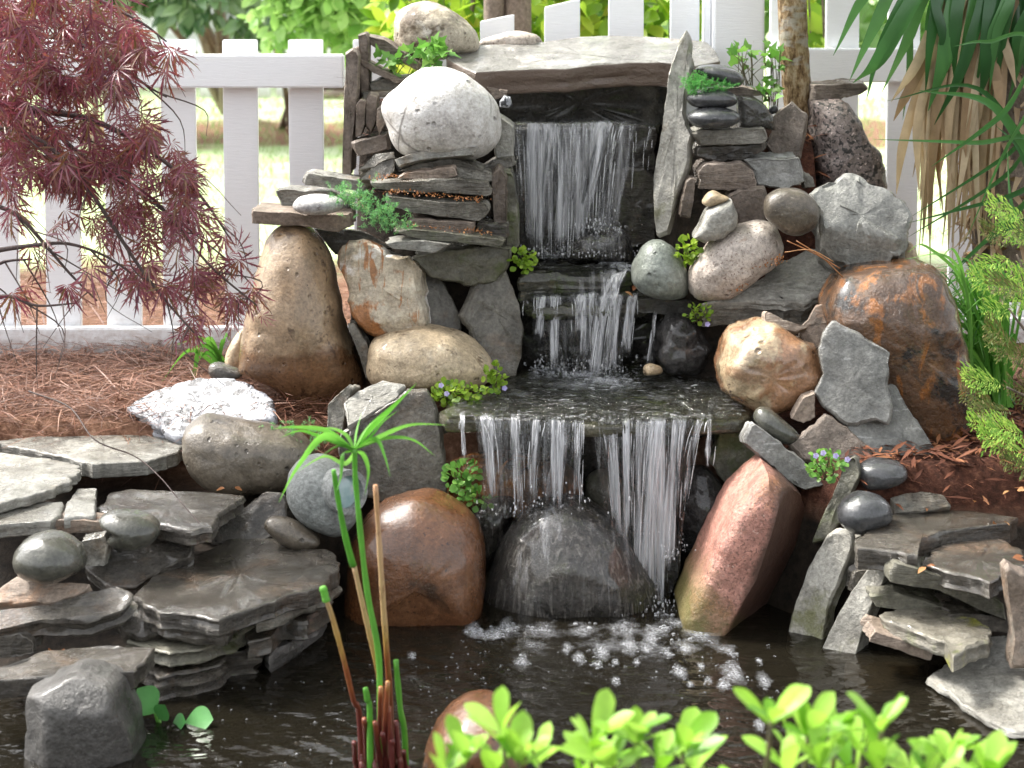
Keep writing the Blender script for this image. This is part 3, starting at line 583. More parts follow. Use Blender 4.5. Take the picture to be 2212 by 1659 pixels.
S('boulder', 'smooth round grey-brown disc of stone beside the angular grey rock', 'olive', 'C', '690,1222 705,1150 760,1108 830,1095 920,1110 982,1160 1012,1230 1005,1292 960,1342 890,1372 820,1362 750,1315 703,1275', Y=4.22, f=.05, b=.05, e=3, amp=.003)
S('pebble', 'small tan pebble sitting on the grey rock below the slate stack', 'tan', 'C', '328,1182 358,1132 400,1113 450,1138 486,1160 425,1194 360,1207', Y=4.27, f=.03, b=.03, e=2.6)
S('stone', 'pale grey rock under the small tan pebble', 'slate_pale', 'C', '350,1230 420,1190 500,1168 537,1240 532,1312 452,1392 330,1414 268,1382 320,1292', Y=4.27, f=.05, b=.06, e=4, smooth=False)
S('stone', 'dark brown rock half hidden behind the smooth disc stone', 'slate_brown', 'C', '480,1150 560,1110 692,1092 720,1180 700,1290 560,1320 530,1230', Y=4.34, k='S', T=.1)
S('stone', 'narrow brown stone on end in the gap beside the tall pale slab', 'slate_brown', 'C', '238,1052 265,1035 292,1040 292,1130 262,1284 198,1272 210,1180', Y=4.36, k='S', T=.06)
S('boulder', 'oblong pinkish pale boulder lying aslant beside the green-grey stone', 'pinktan', 'P', '1488,604 1492,580 1512,552 1545,512 1582,488 1640,474 1676,486 1693,520 1688,552 1668,578 1640,594 1600,622 1560,645 1518,645 1494,630', Y=4.3, f=.09, b=.08, e=2.5)
S('boulder', 'rounded green-grey stone at the edge of the middle fall', 'greenstone', 'P', '1364,602 1370,565 1388,532 1418,518 1452,535 1476,570 1487,608 1480,638 1450,645 1415,644 1382,630', Y=4.34, f=.08, b=.08, e=2.4)
# -- the far bank of the middle fall
S('slate', 'dark wet ledge under the green-grey stone', 'dark', 'F', '60,405 250,385 400,405 490,470 500,505 300,490 110,475', Y=4.38, k='S', T=.15)
S('slate', 'thick wedge-shaped slab under the pinkish pale boulder', 'slate_pale', 'F', '440,425 520,400 620,360 760,285 880,185 1050,122 1165,150 1195,232 1130,340 1010,425 900,425 700,415 560,418', Y=4.25, anchor=(800, 410), n=(-.1, -.75, 1), k='S', T=.085, bev=.008)
S('stone', 'dark wet rock under the wedge slab', 'dark', 'F', '380,470 700,470 1000,490 1000,640 560,700 430,760', Y=4.42, k='S', T=.1, amp=.02)
S('stone', 'glistening black rock beside the middle fall', 'black', 'F', '183,682 208,570 260,510 340,488 425,528 485,620 495,700 455,775 380,795 250,755', Y=4.36, f=.08, b=.07, e=3, amp=.016, fr=13)
S('pebble', 'small cream pebble in the shallow water of the shelf', 'tan', 'F', '138,780 150,755 185,748 236,768 232,800 150,808', Y=4.28, f=.02, b=.02)
S('stone', 'tan-brown rough stone between the wedge slab and the rusty boulder', 'slate_tan', 'F', '985,545 1010,520 1062,435 1180,395 1240,460 1110,620 1060,690 985,610', Y=4.12, k='S', T=.1, n=(-.2, -1, .3))
S('boulder', 'largest boulder, rusty orange and black, at the edge of the mulch', 'rust', 'F', '1110,370 1165,290 1260,240 1420,212 1600,195 1705,235 1765,320 1805,450 1852,620 1882,800 1885,960 1850,1100 1770,1260 1650,1290 1480,1100 1300,900 1150,600 1098,450', Y=4.14, f=.15, b=.16, e=3.2, amp=.012, facets=[((1100, 400), (1900, 330), .55)])
S('stone', 'tan stone behind the rusty boulder', 'tan', 'F', '1480,200 1560,85 1612,170 1650,240 1540,260', Y=4.34, f=.05, b=.05, e=3)
S('boulder', 'glossy orange and cream boulder beside the lower fall', 'orange', 'F', '527,762 556,650 620,560 700,519 800,523 900,556 1000,618 1072,690 1103,790 1082,860 1022,922 900,992 780,1013 720,992 650,942 558,890 533,832', Y=4.10, f=.12, b=.11, e=2.6, amp=.015, fr=11)
S('slate', 'small grey chip of slate lying on top of the orange boulder', 'slate_tan', 'F', '788,470 810,465 900,510 1024,550 960,577 870,562 790,527', Y=4.09, k='S', T=.05, n=(0, -1, .4))
S('standing_slate', 'blue-grey diamond-shaped slab leaning against the rusty boulder', 'slate_blue', 'F', '1108,572 1160,513 1300,590 1467,680 1452,840 1482,1000 1452,1072 1380,1052 1250,1082 1200,1062 1100,972 1058,902 1100,800 1078,690', Y=3.95, k='S', T=.035, n=(-.15, -1, .3))
S('standing_slate', 'long grey slab leaning low below the diamond-shaped slab', 'slate_blue', 'F', '1440,860 1490,848 1562,980 1642,1100 1702,1200 1763,1332 1720,1384 1650,1402 1560,1342 1400,1252 1240,1130 1225,1050 1440,1060', Y=3.93, k='S', T=.05, n=(.1, -1, .55))
S('stone', 'small three-cornered brown stone under the orange boulder', 'slate_tan', 'F', '938,1042 1000,928 1062,908 1067,1042 1000,1072', Y=3.95, k='S', T=.04)
S('stone', 'dark brown-grey rock below the blue-grey diamond slab', 'slate_brown', 'F', '928,1182 1000,1110 1120,1018 1200,1070 1332,1170 1395,1255 1300,1330 1200,1300 1000,1260', Y=3.9, k='S', T=.08, n=(0, -1, .5))
S('pebble', 'dark oval pebble tilted against the foot of the orange boulder', 'pebble_green', 'F', '733,1022 768,985 830,1000 900,1058 962,1110 982,1152 932,1182 860,1163 780,1103 740,1062', Y=3.93, f=.04, b=.04)
S('slate', 'narrow grey slate bar sloping down onto the pink granite', 'slate_blue', 'F', '678,1140 722,1060 800,1110 900,1190 1010,1280 1112,1402 1020,1432 960,1412 850,1322 740,1222 680,1172', Y=3.86, k='S', T=.06, n=(.05, -1, .2))
S('pebble', 'shiny black pebble lying at the edge of the mulch', 'pebble', 'F', '1288,1342 1300,1290 1380,1260 1480,1263 1550,1298 1557,1352 1500,1392 1400,1417 1320,1412', Y=3.82, f=.055, b=.05)
S('pebble', 'shiny black pebble balanced on the top of the long upright slab', 'pebble', 'F', '1178,1562 1200,1500 1270,1450 1360,1443 1442,1480 1477,1540 1460,1592 1380,1632 1280,1652 1200,1612', Y=3.70, f=.055, b=.05)
# -- shelf and lower fall
S('slate', 'broad algae-green slab carrying the sheet of water above the lower fall', 'ledge', 'P', '943,892 965,868 1060,828 1120,800 1180,785 1400,775 1560,785 1600,850 1630,885 1610,908 1500,912 1300,917 1100,907 960,905', z=.065, k='S', T=.032, bev=.008, amp=.006, fr=20)
S('stone', 'rust-red rock behind the strands of the lower fall', 'rust', 'P', '965,1010 1000,985 1080,972 1160,985 1240,1015 1262,1060 1200,1120 1000,1120', Y=4.08, f=.06, b=.06, amp=.01)
S('stone', 'mossy stone behind the lower fall', 'slate_green', 'P', '1262,1050 1290,1015 1330,1025 1390,1060 1400,1120 1300,1130', Y=4.1, f=.05, b=.05)
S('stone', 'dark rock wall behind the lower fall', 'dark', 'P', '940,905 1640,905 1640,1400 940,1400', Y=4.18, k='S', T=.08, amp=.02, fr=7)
S('stone', 'dark green flat stone beside the end of the lower fall', 'slate_green', 'F', '495,1275 560,1105 640,1070 740,1130 780,1290 620,1440 560,1380', Y=4.0, k='S', T=.05)
S('stone', 'wet black rock under the end of the lower fall', 'black', 'F', '320,1420 400,1310 500,1325 570,1420 560,1600 470,1760 350,1760 300,1600', Y=4.0, f=.07, b=.06, amp=.014)
DOME = S('boulder', 'big dark dome of rock with water running down it', 'dome', 'H', '950,850 975,700 1000,590 1050,450 1120,300 1220,175 1330,110 1440,92 1560,120 1680,185 1800,295 1905,440 1992,620 2015,760 1990,880 1600,920 1200,920', Y=3.95, f=.16, b=.1, e=2.15, amp=.004)
S('stone', 'dark shoulder of rock between the dome and the brown boulder', 'dome', 'H', '910,230 950,140 1100,95 1160,130 1110,300 1000,520 960,500', Y=4.03, f=.06, b=.06)
S('boulder', 'glossy chocolate-brown boulder standing in the pond beside the dome', 'brown_wet', 'H', '215,640 232,440 268,310 340,190 450,120 600,82 720,92 850,150 935,225 982,330 993,440 988,600 965,760 915,920 700,980 450,990 250,970 215,820', Y=3.87, f=.15, b=.13, e=2.7, amp=.008, fr=6, facets=[((990, 480), (250, 640), .35)])
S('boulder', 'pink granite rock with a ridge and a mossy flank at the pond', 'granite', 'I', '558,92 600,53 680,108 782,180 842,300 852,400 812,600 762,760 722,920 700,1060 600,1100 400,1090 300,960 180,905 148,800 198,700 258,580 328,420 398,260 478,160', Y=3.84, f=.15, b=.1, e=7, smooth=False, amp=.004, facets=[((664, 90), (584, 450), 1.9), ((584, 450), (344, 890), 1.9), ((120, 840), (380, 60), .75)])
S('standing_slate', 'long upright slab with a pale edge slanting into the pond', 'slate_post', 'I', '1000,400 1082,440 1087,482 1022,642 942,852 902,1090 800,1120 715,1060 758,830 850,600 940,440', Y=3.70, k='S', T=.05, n=(-.7, -1, .35), bev=.008, anchor=(880, 800))
S('standing_slate', 'mossy grey slab above the long upright slab, behind the black pebble', 'slate_green', 'I', '1032,60 1090,28 1117,130 1062,240 1000,400 940,470 860,490 930,320 1010,150', Y=3.78, k='S', T=.05, n=(-.4, -1, .3))
S('standing_slate', 'shorter upright slab slanting into the pond behind the long one', 'slate_post', 'I', '1168,602 1258,578 1267,612 1162,852 1082,1110 990,1150 895,1080 980,900 1080,720', Y=3.62, k='S', T=.06, n=(-.6, -1, .35))
# -- stones of the far bank
S('flagstone', 'small flat slab under the two black pebbles by the mulch', 'slate', 'I', '1268,250 1350,223 1480,218 1562,240 1593,302 1442,332 1288,338', Y=3.78, k='S', T=.1, n=(0, -1, .7))
S('flagstone', 'wide slate flagstone with its broken edge below the black pebble', 'slate_wet', 'I', '1075,505 1140,420 1290,342 1500,318 1700,318 1933,353 1905,385 1600,425 1430,475 1412,555 1250,525 1100,515', z=-.09, k='S', T=0.045)
S('flagstone', 'dark green flagstone overlapping the wide slate flagstone near the mulch', 'slate_wet', 'I', '1428,592 1500,508 1700,468 1850,458 1990,540 1990,620 1850,655 1800,700 1650,655 1500,622', z=-.115, k='S', T=0.035)
S('slate', 'long slate course sloping under the dark green flagstone', 'slate_green', 'I', '1258,642 1290,588 1400,610 1600,680 1800,760 1872,812 1882,892 1750,842 1500,732 1268,692', Y=3.5, k='S', T=.25)
S('stone', 'dark rock recessed behind the courses of slate', 'dark', 'I', '1080,520 1300,600 1500,720 1800,860 1800,1100 1500,1130 1100,1090', Y=3.72, k='S', T=.1, amp=.02)
S('slate', 'flat slate with a patch of yellow-green moss', 'slate_moss', 'I', '1195,855 1300,828 1450,815 1550,828 1700,858 1790,922 1800,1000 1700,1035 1600,1085 1560,1005 1400,955 1250,895', z=-.215, k='S', T=.032)
S('slate', 'small brown bar of slate under the moss-patched slate', 'slate_tan', 'I', '1163,1002 1190,948 1350,990 1503,1062 1483,1104 1320,1054', Y=3.46, k='S', T=.1)
S('flagstone', 'half drowned slate at the waterline below the brown bar', 'slate', 'I', '1040,1100 1150,1038 1300,1058 1473,1110 1402,1202 1220,1275 1050,1180', z=-.335, n=(0, -.1, 1), k='S', T=.03)
S('flagstone', 'large pale flagstone dipping into the corner of the pond', 'slate_pale', 'I', '1450,1190 1600,1090 1780,972 1890,962 2100,1000 2200,1500 1900,1470 1700,1360', Y=3.44, anchor=(1480, 1175), n=(-.1, -.04, 1), k='S', T=.06, amp=.006)
S('standing_slate', 'rough tan slab standing on end on the pale flagstone', 'slate_tan', 'I', '1868,622 1890,600 2060,690 2060,1150 1900,1152 1922,1000 1890,802', Y=3.38, k='S', T=.05, bev=.01)
S('slate', 'thin wet slate squeezed in between the long sloping course and the moss-patched slate', 'slate_green', 'I', '1160,770 1300,745 1480,790 1640,850 1640,885 1400,850 1200,820', Y=3.56, k='S', T=.2)
S('slate', 'dark slate course above the pale flagstone', 'slate_wet', 'I', '1560,860 1760,850 1900,900 1900,960 1760,950 1600,910', Y=3.5, k='S', T=.2)
S('slate', 'short wet slate in the gap behind the two upright slabs at the pond', 'slate_wet', 'I', '1080,640 1200,630 1330,690 1330,770 1180,760 1060,740', Y=3.66, k='S', T=.15)
# -- near bank, upper terrace
S('stone', 'tan pink slab laid flat above the tall brown boulder', 'slate_tan', 'E', '148,80 290,85 540,100 716,100 722,172 640,207 500,177 150,152', Y=4.32, k='S', T=.16)
S('slate', 'grey slate behind the pale pebble beside the fence', 'slate_pale', 'A', '1618,1125 1700,1113 1950,1130 2060,1180 2060,1250 1660,1250 1652,1190', Y=4.44, k='S', T=.1)
S('slate', 'grey slate sloping out of the stack towards the fence', 'slate_pale', 'A', '1788,1092 1815,1023 2000,1045 2185,1072 2170,1135 2000,1122', Y=4.38, k='S', T=.1)
S('pebble', 'pale grey pebble lying on the tan pink slab', 'pebble_pale', 'A', '1733,1212 1770,1165 1860,1148 1960,1158 2028,1190 2012,1232 1940,1257 1830,1263 1760,1243', Y=4.28, f=.055, b=.05)
S('boulder', 'tall brown boulder standing on end beside the maple', 'brown', 'P', '520,765 530,690 547,620 559,570 577,520 600,492 630,483 665,492 700,525 720,570 728,620 742,680 764,740 784,795 786,830 770,855 735,872 708,910 685,918 640,880 590,835 543,815 523,800', Y=4.38, f=.15, b=.12, e=2.4, amp=.010, fr=6)
S('stone', 'tan rock peeping out behind the tall brown boulder', 'tan', 'D', '1335,650 1365,540 1430,465 1480,600 1450,720 1380,735', Y=4.52, f=.06, b=.06, e=3)
S('stone', 'blocky cream and rust quartz rock between the boulders', 'quartz', 'E', '633,320 680,255 760,243 860,268 912,320 1022,350 1082,410 1102,560 1153,700 1143,738 1000,748 800,778 758,742 700,680 680,560 655,450 632,382', Y=4.28, k='S', T=.13, bev=.014, amp=.009, fr=8, n=(-.08, -1, .2), facets=[((735, 790), (745, 240), .7), ((1130, 680), (760, 715), .8)])
S('standing_slate', 'dark grey slab leaning behind the quartz rock', 'slate', 'E', '895,290 1000,328 1132,388 1232,470 1292,580 1333,690 1335,760 1150,760 1000,500', Y=4.38, k='S', T=.05, n=(.2, -1, .3))
S('standing_slate', 'dark grey slab lying behind the tops of the boulders', 'slate', 'E', '500,180 640,200 760,215 860,260 920,300 760,330 620,330', Y=4.45, k='S', T=.08)
S('standing_slate', 'tall pointed slate with a pale edge beside the middle fall', 'slate', 'E', '1323,672 1380,558 1440,430 1472,318 1512,364 1572,370 1622,480 1662,600 1692,760 1682,900 1645,1020 1500,1040 1400,800 1388,750', Y=4.34, k='S', T=.035, n=(.35, -1, .2), bev=.01)
S('boulder', 'oblong tan boulder lying below the quartz rock', 'tan', 'E', '808,902 826,820 900,778 1050,745 1200,743 1322,770 1422,840 1488,918 1500,990 1452,1052 1380,1085 1250,1092 1100,1082 900,1068 818,1003', Y=4.27, f=.12, b=.1, e=2.6, amp=.008)
S('stone', 'narrow dark wedge between the tall brown and the tan boulder', 'slate', 'E', '688,722 730,708 802,830 817,960 800,1040 760,905', Y=4.27, k='S', T=.06)
S('standing_slate', 'thin dark slate on edge left standing behind the cyperus leaves'.replace('left ', ''), 'slate', 'E', '573,1322 580,1170 620,1128 700,1058 737,1070 692,1142 662,1330', Y=4.08, k='S', T=.04, n=(-.3, -1, .2))
S('slate', 'pale smooth slate with a clean curved edge behind the sedge leaves', 'slate_pale', 'E', '668,1160 740,1088 900,1033 1022,1058 962,1132 820,1222 690,1294', Y=4.06, k='S', T=.035, n=(-.1, -.6, 1))
S('standing_slate', 'big plain grey-brown slab standing under the shelf slab', 'slate', 'E', '690,1312 830,1230 1030,1090 1152,1088 1182,1200 1212,1290 1252,1560 1250,1720 900,1720 720,1680 640,1450 648,1340', Y=4.02, k='S', T=.06, n=(.05, -1, .12))
S('stone', 'slab flecked with black lying on the pine straw, sky glare painted white into its colour', 'glare_white', 'D', '733,912 780,880 870,828 1050,758 1130,728 1250,722 1400,723 1520,790 1642,870 1622,988 1390,1003 1180,990 1090,1085 950,1055 870,982', Y=4.2, n=(-.1, -.5, 1), k='S', T=.05, bev=.008, amp=.004)
S('stone', 'little dark stone on the edge of the white flecked slab', 'slate_wet', 'D', '1238,662 1300,648 1420,700 1425,735 1300,760 1240,722', Y=4.34, f=.03, b=.03, e=3)
S('boulder', 'oblong wet brown-grey boulder above the flagstone terrace', 'olive', 'D', '1083,1142 1088,1060 1140,1000 1220,968 1400,997 1640,1040 1800,1090 1855,1180 1835,1290 1700,1382 1500,1400 1260,1385 1150,1310 1098,1220', Y=4.02, f=.11, b=.1, e=2.6, amp=.008)
S('flagstone', 'topmost flagstone of the terrace, bordering the pine straw', 'slate_pale', 'D', '-250,1130 0,1108 560,1043 830,1018 950,1058 1087,1108 1072,1172 880,1232 540,1248 300,1190 0,1130', z=-.03, k='S', T=0.034, amp=.003)
S('flagstone', 'pale flagstone overlapping the topmost one at the picture edge'.replace(' at the picture edge', ' of the terrace'), 'slate_pale', 'D', '-300,1180 0,1178 300,1215 492,1252 470,1292 410,1352 300,1402 0,1482 -300,1560', z=-.025, k='S', T=.022, amp=.003)
S('flagstone', 'smooth grey flagstone below the pale overlapping one', 'slate_pale', 'D', '-250,1540 0,1512 130,1478 382,1468 352,1542 300,1582 0,1604 -250,1640', z=-.05, k='S', T=.03, amp=.003)
S('flagstone', 'small squarish pale flagstone between two larger ones', 'slate_pale', 'D', '378,1490 460,1388 572,1388 567,1552 380,1562', z=-.05, k='S', T=.025, amp=.003)
S('flagstone', 'wet dark flagstone mirroring the sky in the middle of the terrace', 'slate_wet', 'D', '560,1520 640,1420 760,1395 1200,1410 1475,1432 1302,1542 1252,1622 1120,1643 900,1593 700,1560', z=-.07, k='S', T=0.034, amp=.004)
S('stone', 'dark stone under the end of the wet mirroring flagstone', 'slate_wet', 'G', '1000,400 1130,350 1280,290 1380,212 1482,228 1500,380 1380,480 1250,500 1110,495', Y=3.84, k='S', T=.1, n=(0, -1, .5))
S('slate', 'thin pinkish slate bar lying across the terrace', 'slate_tan', 'G', '-60,412 200,373 440,368 632,384 640,402 500,432 280,442 -60,462', Y=3.62, k='S', T=.06)
S('pebble', 'large grey-green pebble resting on a slate ledge of the terrace', 'pebble_green', 'G', '78,562 110,490 180,445 260,434 360,459 432,520 457,592 412,642 320,678 220,678 120,643', Y=3.47, f=.075, b=.07)
S('pebble', 'greenish pebble partly behind the pinkish slate bar', 'pebble_green', 'G', '515,375 580,318 700,318 782,350 838,402 822,462 742,513 640,513 555,472 600,410', Y=3.60, f=.06, b=.06)
S('pebble', 'brown speckled pebble lying next to the stone-shaped lamp', 'olive', 'G', '1373,402 1398,358 1470,353 1562,388 1643,450 1663,492 1602,522 1520,512 1428,462', Y=3.78, f=.035, b=.04)
S('stone', 'small pale block beside the large grey-green pebble', 'slate_pale', 'G', '425,480 540,448 562,500 545,610 440,610', Y=3.57, k='S', T=.05)
S('slate', 'layered slate sloping down from the greenish pebble', 'slate_wet', 'G', '430,610 560,520 700,480 850,450 1010,470 985,560 770,662 702,725 560,720', Y=3.62, n=(0, -.75, 1), k='S', T=0.04)
S('slate', 'rough brown slate directly under the large grey-green pebble', 'slate_tan', 'G', '-60,770 90,658 230,690 400,690 475,702 402,762 280,797 -60,802', Y=3.45, n=(0, -.8, 1), k='S', T=.05)
S('slate', 'layered wet slate spreading below the pebble ledge', 'slate_wet', 'G', '-80,845 0,838 300,798 600,708 694,740 650,832 450,902 200,902 100,922 -80,965', Y=3.40, n=(0, -.45, 1), k='S', T=0.04, strata=.01)
S('slate', 'rough slate end at the lower rim of the terrace', 'slate_wet', 'G', '-80,980 0,968 100,958 168,1000 172,1062 80,1093 -80,1105', Y=3.36, k='S', T=.12)
S('stone', 'small grey wedge stone beside the broad brown ledge slab', 'slate_wet', 'G', '598,882 700,798 800,828 893,902 832,962 740,993 640,965', Y=3.45, n=(0, -.8, 1), k='S', T=.04)
S('flagstone', 'broad wet brown ledge slab jutting out over the pond', 'slate_wet', 'G', '690,760 768,668 1000,558 1200,458 1400,438 1600,518 1732,510 1774,622 1692,703 1500,763 1250,853 1140,884 850,843 780,822', z=-.16, k='S', T=0.036, amp=.006, strata=.009)
S('slate', 'second slate course under the tip of the broad wet brown ledge slab', 'slate_wet', 'G', '760,880 860,780 1100,640 1330,690 1385,800 1240,880 1180,962 1010,948 860,925', z=-.198, k='S', T=.026, strata=.011)
S('slate', 'thin slate under the rear corner of the broad wet ledge slab', 'slate', 'G', '1300,760 1400,620 1640,600 1722,660 1760,715 1640,800 1560,812 1440,880 1330,905', z=-.2, k='S', T=.022, strata=.011)
S('slate', 'greenish slate course lower down below the broad ledge slab', 'slate_green', 'G', '640,985 800,850 1100,760 1290,850 1350,905 1240,985 1050,1040 880,1062 760,1035', z=-.232, k='S', T=.03, strata=.011)
S('slate', 'dark slate set back beneath the rear of the broad ledge slab', 'slate_wet', 'G', '1240,900 1380,760 1640,720 1735,790 1690,835 1600,905 1470,905 1400,985 1290,1000', z=-.24, k='S', T=.036, strata=.011)
S('slate', 'lowest slate course of the bank, touching the dark pond water', 'slate_wet', 'G', '700,1120 900,980 1240,880 1380,960 1330,1045 1210,1062 1150,1125 960,1160 820,1190', z=-.274, k='S', T=.05, strata=.011)
S('stone', 'low wet stone at the waterline below the rear slates', 'dark_block', 'G', '1330,1000 1480,880 1640,830 1705,860 1640,930 1540,1010 1400,1080', z=-.285, k='S', T=.06, strata=.011)
S('stone', 'dark rock wall of the bank below the broad ledge slab', 'dark', 'G', '600,900 1140,905 1500,805 1720,705 1690,860 1500,1010 1350,1130 1150,1230 1000,1290 700,1290', Y=3.66, k='S', T=.12, n=(.45, -1, .0), amp=.02, fr=8)
S('slate', 'long brown ledge slab low on the bank', 'slate_wet', 'G', '-80,1140 0,1128 200,1048 600,1018 824,1028 782,1092 700,1152 560,1173 0,1203 -80,1215', z=-.2, k='S', T=0.035)
S('slate', 'dark slate ledge between the broad slab and the pond', 'slate_wet', 'G', '760,1070 830,938 1143,938 1102,1002 800,1133 640,1205 610,1172', Y=3.48, n=(0, -.35, 1), k='S', T=.06)
S('stone', 'small mossy slate at the waterline under the ledges', 'slate_green', 'G', '670,1330 800,1228 980,1178 1013,1252 952,1313 820,1370 700,1400', Y=3.42, n=(0, -.8, 1), k='S', T=.05)
S('stone', 'dark rock under the ledges by the water plant', 'dark', 'G', '-80,1200 300,1180 640,1190 760,1300 800,1659 600,1700 -80,1700', Y=3.45, k='S', T=.1, amp=.02)
S('stone', 'blocky dark stone standing in the water next to the water plant', 'dark_block', 'G', '172,1232 270,1180 422,1130 592,1170 682,1332 742,1552 700,1700 200,1740 170,1600 172,1400', Y=3.16, f=.09, b=.08, e=5, smooth=False, amp=.006, facets=[((200, 1240), (700, 1300), .9), ((300, 1800), (290, 1150), 1.0), ((580, 1100), (640, 1700), .9)])
S('boulder', 'wet brown boulder rising from the pond behind the foreground shrub'.replace('foreground ', ''), 'brown_wet', 'H', '640,1700 632,1637 655,1530 702,1400 780,1310 880,1255 980,1238 1080,1258 1180,1350 1230,1500 1240,1700 1000,1780 760,1780', Y=3.12, f=.13, b=.1, e=2.4, amp=.006)
# ================================================================== ground, pond, mound
WATER_Z = -.32
POND = [(-1.5, 2.7), (-1.05, 3.3), (-.72, 3.42), (-.60, 3.62), (-.44, 3.86), (-.3, 4.12), (.45, 4.12), (.56, 3.9), (.66, 3.78), (.86, 3.66), (1.25, 3.45), (1.5, 3.0), (1.5, 2.7)]
def sdist(x, y, poly):
    """signed distance to a polygon (negative inside), vectorised"""
    d = np.full(x.shape, 1e9); ins = np.zeros(x.shape, bool)
    for i in range(len(poly)):
        ax, ay = poly[i - 1]; bx, by = poly[i]; ex, ey = bx - ax, by - ay
        t = np.clip(((x - ax) * ex + (y - ay) * ey) / (ex * ex + ey * ey), 0, 1)
        d = np.minimum(d, np.hypot(x - ax - t * ex, y - ay - t * ey))
        c = ((ay > y) != (by > y)) & (x < (bx - ax) * (y - ay) / (by - ay + 1e-12) + ax); ins ^= c
    return np.where(ins, -d, d)
def sst(a, b, x):
    t = np.clip((x - a) / (b - a), 0, 1); return t * t * (3 - 2 * t)
def ground_z(x, y):
    x = np.asarray(x, float); y = np.asarray(y, float)
    z = np.zeros(x.shape)
    # near bank under the terrace, then the far bank
    lt = -.10 - np.clip(4.16 - y, 0, 1.2) * .28
    z = z + (lt - z) * sst(4.2, 4.12, y) * sst(-.28, -.34, x)
    rt = -.14 - np.clip(3.9 - y, 0, 1) * .45
    z = z + (rt - z) * sst(3.84, 3.74, y - .10 * (x - .8)) * sst(.45, .55, x)
    z = np.where(y < 2.9, z + (-.2 - z) * sst(2.95, 2.8, y), z)
    # mound of soil behind the stones
    def prof(y, pts):
        return np.interp(y, [p[0] for p in pts], [p[1] for p in pts])
    mL = prof(y, [(4.28, -.9), (4.32, -.05), (4.40, .08), (4.46, .32), (4.6, .46), (4.66, .66), (4.84, .7), (4.895, .66), (4.90, -.9)])
    mR = prof(y, [(4.2, -.9), (4.24, -.05), (4.34, .1), (4.44, .36), (4.54, .58), (4.62, .64), (4.84, .64), (4.895, .6), (4.90, -.9)])
    mC = prof(y, [(4.12, -.8), (4.16, -.8), (4.22, .0), (4.56, .0), (4.62, .2), (4.76, .22), (4.78, .58), (4.9, .6), (4.905, -.8)])
    aL = sst(-.42, -.38, x) * sst(.0, -.03, x); aR = sst(.34, .37, x) * sst(.84, .74, x); aC = sst(-.06, -.03, x) * sst(.40, .37, x)
    z = np.maximum(z, np.maximum(-.9 + (mL + .9) * aL, -.9 + (mR + .9) * aR))
    aC = aC * ((y > 4.05) & (y < 4.905))
    z = z * (1 - aC) + mC * aC
    # the pond
    d = sdist(x, y, POND)
    z = np.where(d < .05, np.minimum(z, -.70 + .62 * sst(-.12, .05, d)), z)
    return z
def grid_axis(lo, hi, step, far, grow):
    a = list(np.arange(lo, hi + step / 2, step)); s = step
    while a[-1] < far: s *= grow; a.append(a[-1] + s)
    return a
ya = grid_axis(1.0, 5.2, .022, 120, 1.09); ya = [-60, -20, -8, -3, -1, 0, .6] + ya
xr = grid_axis(0, 1.7, .024, 90, 1.12); xa = [-q for q in xr[:0:-1]] + xr
X, Y_ = np.meshgrid(xa, ya); Z = ground_z(X, Y_)
Z = Z + np.array([[.008 * noise.noise(Vector((x * 6, y * 6, 0))) if y > .6 and abs(x) < 3 and y < 6 else 0 for x in xa] for y in ya])
nx, ny = len(xa), len(ya)
gf = [(j * nx + i, j * nx + i + 1, (j + 1) * nx + i + 1, (j + 1) * nx + i) for j in range(ny - 1) for i in range(nx - 1)]
t = NT('ground')
tc = t.n('ShaderNodeTexCoord'); t.co = tc.outputs['Object']; sp = t.n('ShaderNodeSeparateXYZ'); t.l(t.co, sp.inputs[0])
straw = t.ramp(t.noise(55, 6, .7, t.coord(1, 1.6, 1)), [(.3, (.10, .046, .028)), (.5, (.22, .115, .072)), (.7, (.38, .23, .155))])
lawn = t.ramp(t.noise(3.2, 8, .7), [(.3, (.30, .46, .15)), (.5, (.52, .62, .36)), (.7, (.74, .74, .62))])
lawn = t.mix(t.ramp(t.noise(60, 4, .7), [(.35, 0.0), (.7, .6)]), lawn, (.5, .58, .34))
soil = t.ramp(t.noise(40, 6, .7), [(.35, (.012, .01, .008)), (.65, (.045, .033, .024))])
muck = t.ramp(t.noise(9, 6, .6), [(.35, (.02, .013, .007)), (.65, (.06, .042, .022))])
nz = t.math('MULTIPLY', t.math('SUBTRACT', t.noise(1.6, 5, .6), .5), 1.6)
yy = t.math('ADD', sp.outputs[1], nz)
base = t.mix(t.ramp(t.math('MULTIPLY', yy, .05), [(.305, 0.0), (.33, 1.0)]), straw, lawn)
# a ring of straw round the far trees
ring = t.math('MULTIPLY', t.ramp(t.math('MULTIPLY', yy, .04), [(.415, 0.0), (.43, 1.0)]), t.ramp(t.math('MULTIPLY', yy, .04), [(.485, 1.0), (.50, 0.0)]))
base = t.mix(ring, base, straw)
base = t.mix(t.ramp(sp.outputs[2], [(.02, 0.0), (.06, 1.0)]), base, soil)
lowm = t.ramp(t.math('MULTIPLY', sp.outputs[2], -1.0), [(.08, 0.0), (.13, 1.0)])
base = t.mix(lowm, base, soil)
base = t.mix(t.ramp(t.math('MULTIPLY', sp.outputs[2], -1.0), [(.3, 0.0), (.36, 1.0)]), base, muck)
bed = t.math('MULTIPLY', t.ramp(sp.outputs[0], [(.50, 0.0), (.56, 1.0)]), t.ramp(t.math('MULTIPLY', sp.outputs[1], .1), [(.455, 1.0), (.465, 0.0)]))
mulch = t.ramp(t.noise(70, 6, .7), [(.35, (.035, .014, .009)), (.55, (.09, .034, .021)), (.7, (.17, .075, .045))])
base = t.mix(t.math('MULTIPLY', bed, t.math('SUBTRACT', 1.0, lowm)), base, mulch)
